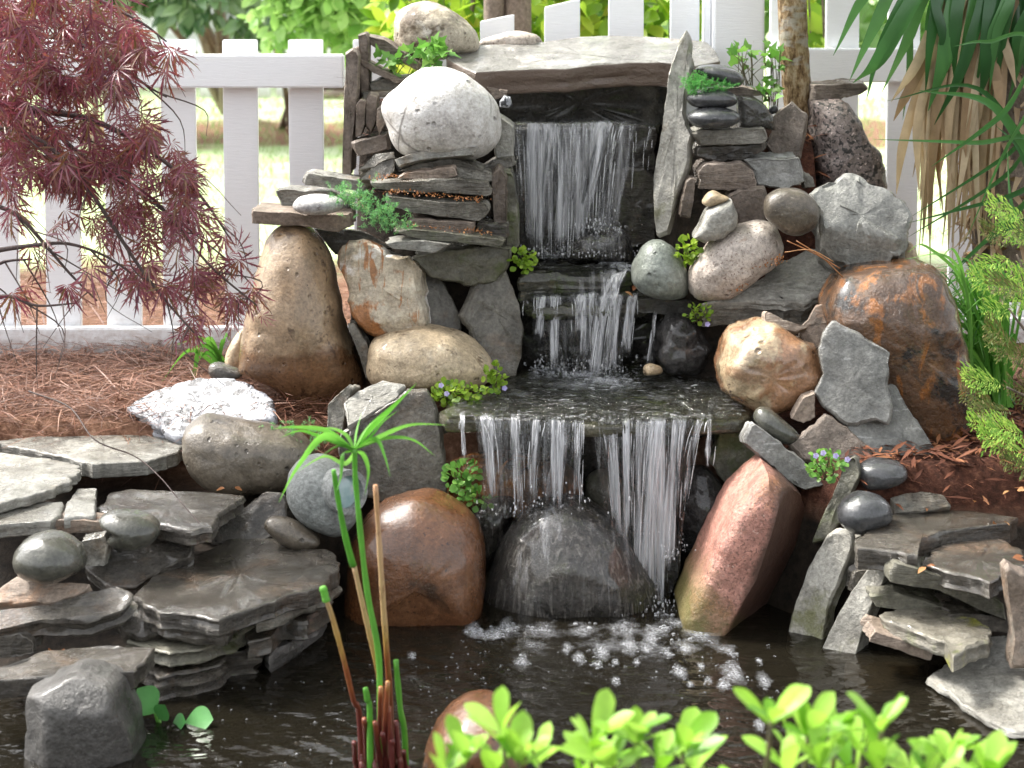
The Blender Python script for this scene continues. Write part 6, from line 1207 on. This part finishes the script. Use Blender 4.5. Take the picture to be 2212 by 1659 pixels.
# water plant
wp = empty('water_hyacinth', tuple(atz(372, 1590, WATER_Z)), 'small floating water plant with round green leaves beside the blocky dark stone', 'water plant')
mb = MB(); ms_ = MB()
for (u, v, s, dx, dz, nx) in ((335, 1540, .062, -.35, .8, .2), (400, 1560, .058, .8, .25, -.2), (370, 1572, .045, .35, .3, 0), (310, 1575, .045, -.7, .2, .2), (355, 1595, .04, .1, -.1, 0), (345, 1555, .04, .2, .6, .1), (385, 1585, .03, .6, .1, 0), (325, 1600, .03, -.5, .0, 0)):
    p = at(u, v, 3.26); scatter(mb, *T_LILY, [p[:]], [(dx, -.35, dz)], [(nx, -.8, .75)], s); ms_.tube(spline([at(352, 1612, 3.28), at((u + 352) / 2, (v + 1612) / 2 - 4, 3.27), p], 4), .003, 6)
mb.build('leaves', M['hyacinth'], wp); ms_.build('stalks', M['sedge'], wp)

# bright shrub at the near bank
sh = empty('shrub', (.27, 2.05, -.21), 'bright lime green shrub with spoon-shaped leaves in whorls, blurred at the near bank', 'shrub')
mb = MB(); ms_ = MB()
WH = [(1085, 1580, 5), (1000, 1640, 6), (1120, 1630, 8), (955, 1662, 4), (1165, 1640, 5), (1060, 1665, 6), (1275, 1595, 7), (1375, 1580, 8), (1475, 1612, 7), (1420, 1645, 6), (1325, 1640, 6), (1500, 1655, 5), (1665, 1545, 7), (1705, 1605, 6), (1745, 1575, 7), (1805, 1580, 8), (1860, 1610, 6), (1770, 1645, 7), (1905, 1565, 6), (1895, 1645, 6), (1965, 1658, 5), (2045, 1640, 7), (2090, 1655, 6), (2140, 1668, 6), (1840, 1660, 6), (1700, 1660, 5), (1260, 1668, 5), (2005, 1668, 6)]
for u, v, k in WH:
    y0 = random.uniform(1.98, 2.2); c = at(u, v + 14, y0); ax = Vector((random.gauss(0, .22), random.gauss(-.1, .15), 1)).normalized()
    P, D, N_ = [], [], []
    for i in range(k):
        a = i * 2.4 + random.gauss(0, .3); el = random.uniform(.55, 1.3); h = Vector((math.cos(a), math.sin(a), 0)); d = (h * math.cos(el) + ax * math.sin(el)).normalized(); P.append(c + ax * random.uniform(-.012, .008)); D.append(d); N_.append(ax * math.cos(el) - h * math.sin(el))
    scatter(mb, *T_SPOON, P, D, N_, rng.uniform(.032, .064, k))
    b = Vector((c.x * .8 + .05, 2.08, -.2)); ms_.tube(spline([b, b.lerp(c, .5) + Vector((0, .02, -.02)), c], 6), [.006 - .0035 * i / 12 for i in range(13)], 6)
for _ in range(60):                                                       # lower whorls below the picture
    c = Vector((random.uniform(-.1, .62), random.uniform(1.9, 2.25), random.uniform(-.1, .10))); P, D, N_ = [], [], []
    for i in range(7):
        a = i * 2.4; el = random.uniform(.1, .9); h = Vector((math.cos(a), math.sin(a), 0)); P.append(c); D.append(h * math.cos(el) + Vector((0, 0, math.sin(el)))); N_.append(Vector((0, 0, math.cos(el))) - h * math.sin(el))
    scatter(mb, *T_SPOON, P, D, N_, rng.uniform(.034, .05, 7))
mb.build('leaves', M['lime'], sh); ms_.build('stems', M['stem'], sh)

# stone-shaped garden lamp
lp = empty('garden_lamp', tuple(at(690, 1150, 3.84)), 'garden spotlight disguised as a round grey-green stone, with a glass lens', 'lamp')
Pn = px('G', '1500,200 1512,115 1580,52 1690,45 1770,95 1830,190 1870,300 1850,380 1770,440 1640,405 1550,335 1508,255')
import builtins
_o = S('stone', 'x', 'lamp_stone', 'P', Pn, Y=3.84, f=.09, b=.09, e=2.5, amp=.004)
del _o['label'], _o['category']
if 'group' in _o: del _o['group']
_o.name = 'housing'; _w = _o.location.copy(); _o.parent = lp; _o.location = _w - lp.location
c = at(748, 1062, 3.765); ax = Vector((.62, -.74, .12)).normalized(); sx = ax.cross(Vector((0, 0, 1))).normalized(); sz = sx.cross(ax)
def disc_ring(r0, r1, d0, d1, n=36): 
    vv = []
    for r_, d_ in ((r0, d0), (r0, d1), (r1, d1), (r1, d0)): vv += [c + (sx * math.cos(k * 2 * math.pi / n) + sz * math.sin(k * 2 * math.pi / n)) * r_ + ax * d_ for k in range(n)]
    return vv, [(j * n + k, j * n + (k + 1) % n, ((j + 1) % 4) * n + (k + 1) % n, ((j + 1) % 4) * n + k) for j in range(4) for k in range(n)]
mb = MB(); mb.add(*disc_ring(.034, .046, -.04, .012)); mb.build('bezel', M['lamp_stone'], lp, sharp=35)
mb = MB(); n = 36; vv = [c + ax * .004] + [c + (sx * math.cos(k * 2 * math.pi / n) + sz * math.sin(k * 2 * math.pi / n)) * .035 + ax * -.006 for k in range(n)]; mb.add(vv, [(0, 1 + k, 1 + (k + 1) % n) for k in range(n)]); mb.build('lens', M['lens'], lp)

# dry stalk lying across the terrace, fallen twig
mb = MB(); mb.tube(spline([at(62, 845, 4.0), at(150, 880, 3.95), at(205, 950, 3.85), at(290, 985, 3.84), at(345, 1030, 3.78), at(395, 1090, 3.7), at(440, 1140, 3.62)], 8), [.0019 - .0009 * i / 48 for i in range(49)], 6)
o = mb.build('dry_stem', M['maple_bark'], None); tag(o, 'long bent dry stem arching across the flagstone terrace', 'stem')
mb = MB()
for a, b, c_ in (((1700, 520), (1760, 548), (1815, 580)), ((1695, 545), (1750, 540), (1800, 565)), ((1720, 520), (1775, 555), (1822, 600))):
    mb.tube(spline([at(*a, 4.14), at(*b, 4.12), at(*c_, 4.1)], 6), .0014, 5)
o = mb.build('pine_needle_bundle', M['litter'], None); tag(o, 'bundle of orange pine needles lying on the wedge slab', 'pine needles')

# ================================================================== loose ground cover
def gz(x, y): return float(ground_z(np.array([x]), np.array([y]))[0])
def needles(n, xr, yr, ln, w_, zmax, up_=.12, mask=None):
    mb = MB(); x = rng.uniform(*xr, n); y = rng.uniform(*yr, n); 
    if mask is not None: k = mask(x, y); x, y = x[k], y[k]
    n = len(x); z = ground_z(x, y) + rng.random(n) ** 2 * zmax + .004; a = rng.uniform(0, 6.28, n); d = np.stack([np.cos(a), np.sin(a), rng.normal(0, up_, n)], 1)
    tv = np.array([(-w_, 0, 0), (w_, 0, 0), (-w_, .5, .06), (w_, .5, .06), (-w_ * .3, 1, 0), (w_ * .3, 1, 0)]); scatter(mb, tv, [(0, 1, 3, 2), (2, 3, 5, 4)], np.stack([x, y, z], 1), d, rand_unit(n) * .5 + np.array((0, 0, 1)), rng.uniform(.6, 1.2, n) * ln); return mb
o = needles(13000, (-1.9, -.36), (4.12, 4.93), .11, .0095, .035, .16).build('pine_straw', M['needle'], None, origin=(-1, 4.5, 0)); tag(o, 'reddish brown pine straw covering the bed under the maple', 'pine straw', kind='stuff')
o = needles(11000, (-2.6, 1.9), (5.0, 6.3), .13, .009, .03, .12).build('pine_straw', M['needle'], None, origin=(0, 5.6, 0)); tag(o, 'sunlit pine straw strip behind the picket fence', 'pine straw', kind='stuff')
mb = MB(); n = 5200; x = rng.uniform(.72, 1.6, n); y = rng.uniform(3.62, 4.6, n); k = sdist(x, y, POND) > .02; x, y = x[k], y[k]; n = len(x); z = ground_z(x, y); k = z > -.1; x, y, z = x[k], y[k], z[k]; n = len(x); a = rng.uniform(0, 6.28, n)
scatter(mb, *T_NEEDLE, np.stack([x, y, z + rng.random(n) * .018 + .002], 1), np.stack([np.cos(a), np.sin(a), rng.normal(0, .25, n)], 1), rand_unit(n) * .5 + np.array((0, 0, 1)), rng.uniform(.015, .06, n)); o = mb.build('bark_mulch', M['chip'], None, origin=(1.1, 4, 0)); tag(o, 'dark red-brown shredded bark mulch beside the rusty boulder', 'mulch', kind='stuff')
mb = MB()
for u, v, Y in ((1600, 0, 0),): pass
LIT = [(2105, 1085, 3.62), (2150, 1130, 3.55), (2180, 1060, 3.7), (2190, 1205, 3.4), (1855, 1065, 3.74), (635, 1190, 3.77), (485, 1055, 3.9), (112, 1405, 3.3), (2000, 1225, 3.48), (1350, 630, 4.36)]
for u, v, Y in LIT:
    p = at(u, v, Y); scatter(mb, *T_BROAD, [p[:], (p.x + .02, p.y + .01, p.z)], [rand_unit(1)[0] * (1, 1, .25) for _ in range(2)], [(random.gauss(0, .3), -.4, 1)] * 2, rng.uniform(.014, .028, 2))
o = mb.build('leaf_litter', M['litter'], None); tag(o, 'scattered orange-brown fallen leaves lying on the stones', 'fallen leaves', kind='stuff')
mb = MB()                                                                # crumbs on the slates
for (reg, s, Y, n) in (('B', '450,1095 620,1105 800,1122 985,1138', 4.225, 190), ('B', '560,1283 800,1300 1000,1325', 4.215, 130), ('B', '340,1018 500,1008', 4.25, 60), ('F', '760,250 880,180 860,230', 4.2, 60), ('F', '700,330 620,370', 4.2, 40)):
    P = L(reg, s, Y)
    for _ in range(n):
        i = random.randrange(len(P) - 1); p = P[i].lerp(P[i + 1], random.random()) + Vector((random.gauss(0, .008), random.uniform(-.005, .05), random.gauss(.004, .002)))
        scatter(mb, *T_OVAL, [p[:]], rand_unit(1), rand_unit(1), [random.uniform(.003, .008)])
o = mb.build('leaf_litter', M['litter'], None); tag(o, 'rusty brown crumbs of dead blossom on the slates', 'litter', kind='stuff')
# ================================================================== behind the fence
def foliage_mass(mb, blobs, n, size, tpl, flat=.6):
    """leaves spread through a set of ellipsoids: (centre, radii, share)"""
    tot = sum(b[2] for b in blobs)
    for c, r, s in blobs:
        m = int(n * s / tot); q = rand_unit(m) * (rng.random((m, 1)) ** .33); pos = np.array(c) + q * np.array(r)
        nz = np.array([noise.noise(Vector(p * 3.0)) for p in pos]); k = nz > -.18; pos, q = pos[k], q[k]; m = len(pos)
        d = q * .5 + rand_unit(m) * .8 + np.array((0, 0, -.25)); scatter(mb, *tpl, pos, d, rand_unit(m) * (1 - flat) + np.array((0, -.5, 1)) * flat, rng.uniform(.7, 1.25, m) * size)
def shrub(name, label, cat, mat, base, blobs, n, size, tpl, stems, group=None, bark='bark_plain', r0=.025):
    t = empty(name, base, label, cat, group); mb = MB(); foliage_mass(mb, blobs, n, size, tpl); mb.build('crown', M[mat], t); ms_ = MB(); b = Vector(base)
    for i in range(stems):
        c, r, _ = random.choice(blobs); q = Vector(c) + Vector((random.gauss(0, r[0] * .4), random.gauss(0, r[1] * .4), random.gauss(0, r[2] * .4))); s = b + Vector((random.gauss(0, .06), random.gauss(0, .06), -.03)) if i else b + Vector((0, 0, -.05))
        ms_.tube(spline([s, s.lerp(q, .45) + Vector((0, 0, .1)), q], 6), [r0 * (1 - .75 * k / 12) * (1 if i == 0 else .6) for k in range(13)], 7)
    ms_.build('trunk', M[bark], t); return t
# shrub with pale green whorled leaves right behind the rail
p = at(632, 262, 11.8)
shrub('shrub', 'light green broad-leaved shrub rising behind the fence rail', 'shrub', 'shrub', (p.x, p.y, 0), [((-1.02, 9.0, .86), (.26, .4, .26), 5), ((-.85, 8.8, 1.05), (.26, .4, .3), 4), ((-1.15, 9.1, 1.2), (.3, .4, .3), 4), ((-.72, 9.0, .72), (.14, .3, .2), 1.6), ((-1.0, 9.4, 1.7), (.7, .6, .5), 5)], 5200, .085, T_OVAL, 8)
# dark glossy tree with hanging boughs before the house
shrub('tree', 'tree with dark glossy leaves hanging in front of the white house', 'tree', 'darkleaf', tuple(at(500, 215, 13))[:2] + (0,), [((-2.15, 11.0, 1.02), (.5, .4, .2), 3), ((-1.8, 10.8, .86), (.3, .4, .16), 2), ((-2.7, 11.2, 1.12), (.7, .5, .24), 3), ((-2.2, 11.3, 1.8), (1.3, .9, .7), 8), ((-1.45, 10.6, .70), (.16, .3, .1), .5)], 3600, .13, T_BROAD, 7, r0=.07)
# hedge of large yellow-green leaves behind the capstone, three bushes
HG = 'yellow-green bushes behind the capstone'
for lab, u, Y, n in (('yellow-green large-leaved bush between the egg-shaped boulder and the twin trunks', 960, 6.9, 900), ('yellow-green large-leaved bush behind the slant-topped pickets', 1240, 6.7, 1100), ('yellow-green large-leaved bush next to the white gate post', 1470, 6.6, 1000), ('yellow-green bush seen between the speckled trunk and the palm', 1775, 6.6, 420)):
    c = at(u, 40, Y); k = Y / 4000
    shrub('bush', lab, 'bush', 'hedge', (c.x, Y, 0), [((c.x, Y, c.z), (150 * k, .35, .26), 4), ((c.x, Y + .1, c.z + .5), (170 * k, .5, .4), 3), ((c.x - 60 * k, Y, c.z - .12), (90 * k, .3, .14), 1)] if u < 1700 else [((c.x, Y, c.z - .03), (45 * k, .2, .2), 2), ((c.x, Y, c.z + .3), (80 * k, .3, .25), 2)], n, .10, T_OVAL, 9, HG, r0=.02)
# twin trunks
for lab, u, r_ in (('thinner of the two brown trunks behind the egg-shaped boulder', 1062, .036), ('thicker of the two brown trunks, beside the slant-topped pickets', 1113, .044)):
    Y = 6.0; b = at(u, 40, Y); t = empty('tree', (b.x, Y, 0), lab, 'tree', 'brown trunks behind the egg-shaped boulder'); mb = MB(); P = spline([Vector((b.x, Y, -.05)), Vector((b.x + .01, Y, .6)), Vector((b.x, Y, 1.4)), Vector((b.x - .05, Y + .1, 2.8))], 8); mb.tube(P, [r_ * (1.15 - .35 * i / 24) for i in range(25)], 14); mb.build('trunk', M['bark_plain'], t)
    mb = MB(); foliage_mass(mb, [((b.x, Y + .1, 3.0), (.6, .6, .45), 1)], 500, .1, T_OVAL); mb.build('crown', M['hedge'], t)
# thin trunks before the house
for lab, u, w_, Y, vb in (('pale slim trunk standing behind the maple foliage', 198, 13, 9, 300), ('pale thicker trunk next to the slim one behind the maple', 258, 30, 11, 260)):
    b = at(u, 60, Y); r_ = w_ * Y / 8000; t = empty('tree', (b.x, Y, 0), lab, 'tree', 'pale trunks before the white house'); mb = MB(); P = spline([Vector((b.x, Y, -.05)), Vector((b.x + .02, Y, .8)), Vector((b.x, Y, 2)), Vector((b.x + .1, Y, 3.6))], 8); mb.tube(P, [r_ * (1.1 - .4 * i / 24) for i in range(25)], 12); mb.build('trunk', M['bark_plain'], t)
    mb = MB(); foliage_mass(mb, [((b.x, Y, 3.5), (.9, .9, .6), 1)], 500, .12, T_BROAD); mb.build('crown', M['darkleaf'], t)
# white house with lap siding
hs_ = empty('house', (-5.0, 16, 0), 'white house wall with lap siding and a pale downpipe beyond the lawn', 'house')
t = NT('white_siding'); M['siding'] = t.done(t.pbsdf(t.ramp(t.noise(3, 4), [(.3, (.74, .75, .77)), (.7, (.8, .8, .81))]), .6))
mb = MB()
for i in range(22):
    z0 = .30 + i * .13; mb.add([(-9, 16, z0), (-1.9, 16, z0), (-1.9, 15.975, z0), (-9, 15.975, z0), (-9, 16, z0 + .135), (-1.9, 16, z0 + .135), (-1.9, 15.995, z0 + .135), (-9, 15.995, z0 + .135)], [(0, 1, 2, 3), (3, 2, 6, 7), (7, 6, 5, 4), (1, 5, 6, 2), (0, 3, 7, 4)])
mb.box(-9, -1.9, 16, 20, 0, 3.16); mb.build('wall', M['siding'], hs_, smooth=False)
mb = MB(); mb.box(-1.98, -1.86, 15.95, 16.0, .1, 3.16); mb.build('corner_board', M['paint'], hs_, smooth=False)
mb = MB(); mb.box(-9, -1.88, 15.94, 15.99, 0, .3); mb.build('skirting', M['paint'], hs_, smooth=False)
c = at(478, 100, 15.9); mb = MB(); mb.tube([(c.x, 15.92, .05), (c.x, 15.92, 3.1)], .05, 10); mb.build('downpipe', M['metal'], hs_)
mb = MB(); mb.add([(-9.3, 15.6, 3.1), (-1.6, 15.6, 3.1), (-1.6, 18, 4.6), (-9.3, 18, 4.6), (-9.3, 20.4, 3.1), (-1.6, 20.4, 3.1), (-9.3, 15.6, 3.02), (-1.6, 15.6, 3.02), (-1.6, 20.4, 3.02), (-9.3, 20.4, 3.02)], [(0, 1, 2, 3), (3, 2, 5, 4), (0, 6, 7, 1), (1, 7, 8, 5, 2), (4, 9, 6, 0, 3), (6, 9, 8, 7), (5, 8, 9, 4)]); mb.build('roof', M['slate_brown'], hs_, smooth=False)
# low white lattice fence far off under the rail
ff = empty('picket_fence', (-1.4, 14.5, 0), 'low white fence far off on the lawn seen under the rail', 'fence'); 
for i in range(16):
    x = -2.6 + i * .15; mb = MB(); mb.box(x, x + .1, 14.5, 14.52, 0, .42); mb.build('picket', M['paint'], ff, smooth=False)
mb = MB(); mb.box(-2.65, -.2, 14.47, 14.495, .32, .38); mb.build('rail', M['paint'], ff, smooth=False)
# brown bench-like timbers far off
for lab, u, v, w_ in (('low brown timber edging far off beneath the shrub', 710, 215, 70),):
    c = atz(u, v, 0); k = c.y / 4000; mb = MB(); mb.box(c.x - w_ * k, c.x + w_ * k, c.y, c.y + .12, 0, .06, .01); mb.box(c.x - w_ * k, c.x + w_ * k, c.y + .12, c.y + .24, .062, .13, .01); o = mb.build('timber_edging', M['bark_plain'], None); tag(o, lab, 'edging')
# dense wood closing the view
mb = MB(); n = 9000; x = rng.uniform(-9, 10, n); z = rng.uniform(.0, 3.4, n) ; y = 21 + rng.random(n) * 3 + np.abs(x) * .1
scatter(mb, *T_BROAD, np.stack([x, y, z], 1), rand_unit(n) + np.array((0, 0, -.4)), rand_unit(n) * .5 + np.array((0, -.5, .8)), rng.uniform(.3, .5, n)); o = mb.build('far_wood', M['shrub'], None, origin=(0, 22, 0)); tag(o, 'far belt of sunlit greenery beyond the lawn', 'woodland', kind='stuff')
# lawn
mb = MB(); n = 26000; y = 6.2 + rng.random(n) ** 1.3 * 8; x = rng.uniform(-.5, .5, n) * (y * .75); k = (x < .5) | (y > 7.0); x, y = x[k], y[k]; n = len(x)
a = rng.uniform(0, 6.28, n); tv = np.array([(-.05, 0, 0), (.05, 0, 0), (0, 1, .15)]); scatter(mb, tv, [(0, 1, 2)], np.stack([x, y, ground_z(x, y)], 1), np.stack([np.cos(a) * .5, np.sin(a) * .5, rng.uniform(.5, 1, n)], 1), rand_unit(n) + np.array((0, -1, 0)), rng.uniform(.02, .05, n) * (y / 7)); o = mb.build('lawn', M['grass'], None, origin=(0, 9, 0)); tag(o, 'thin pale green lawn behind the fence', 'lawn', kind='stuff')
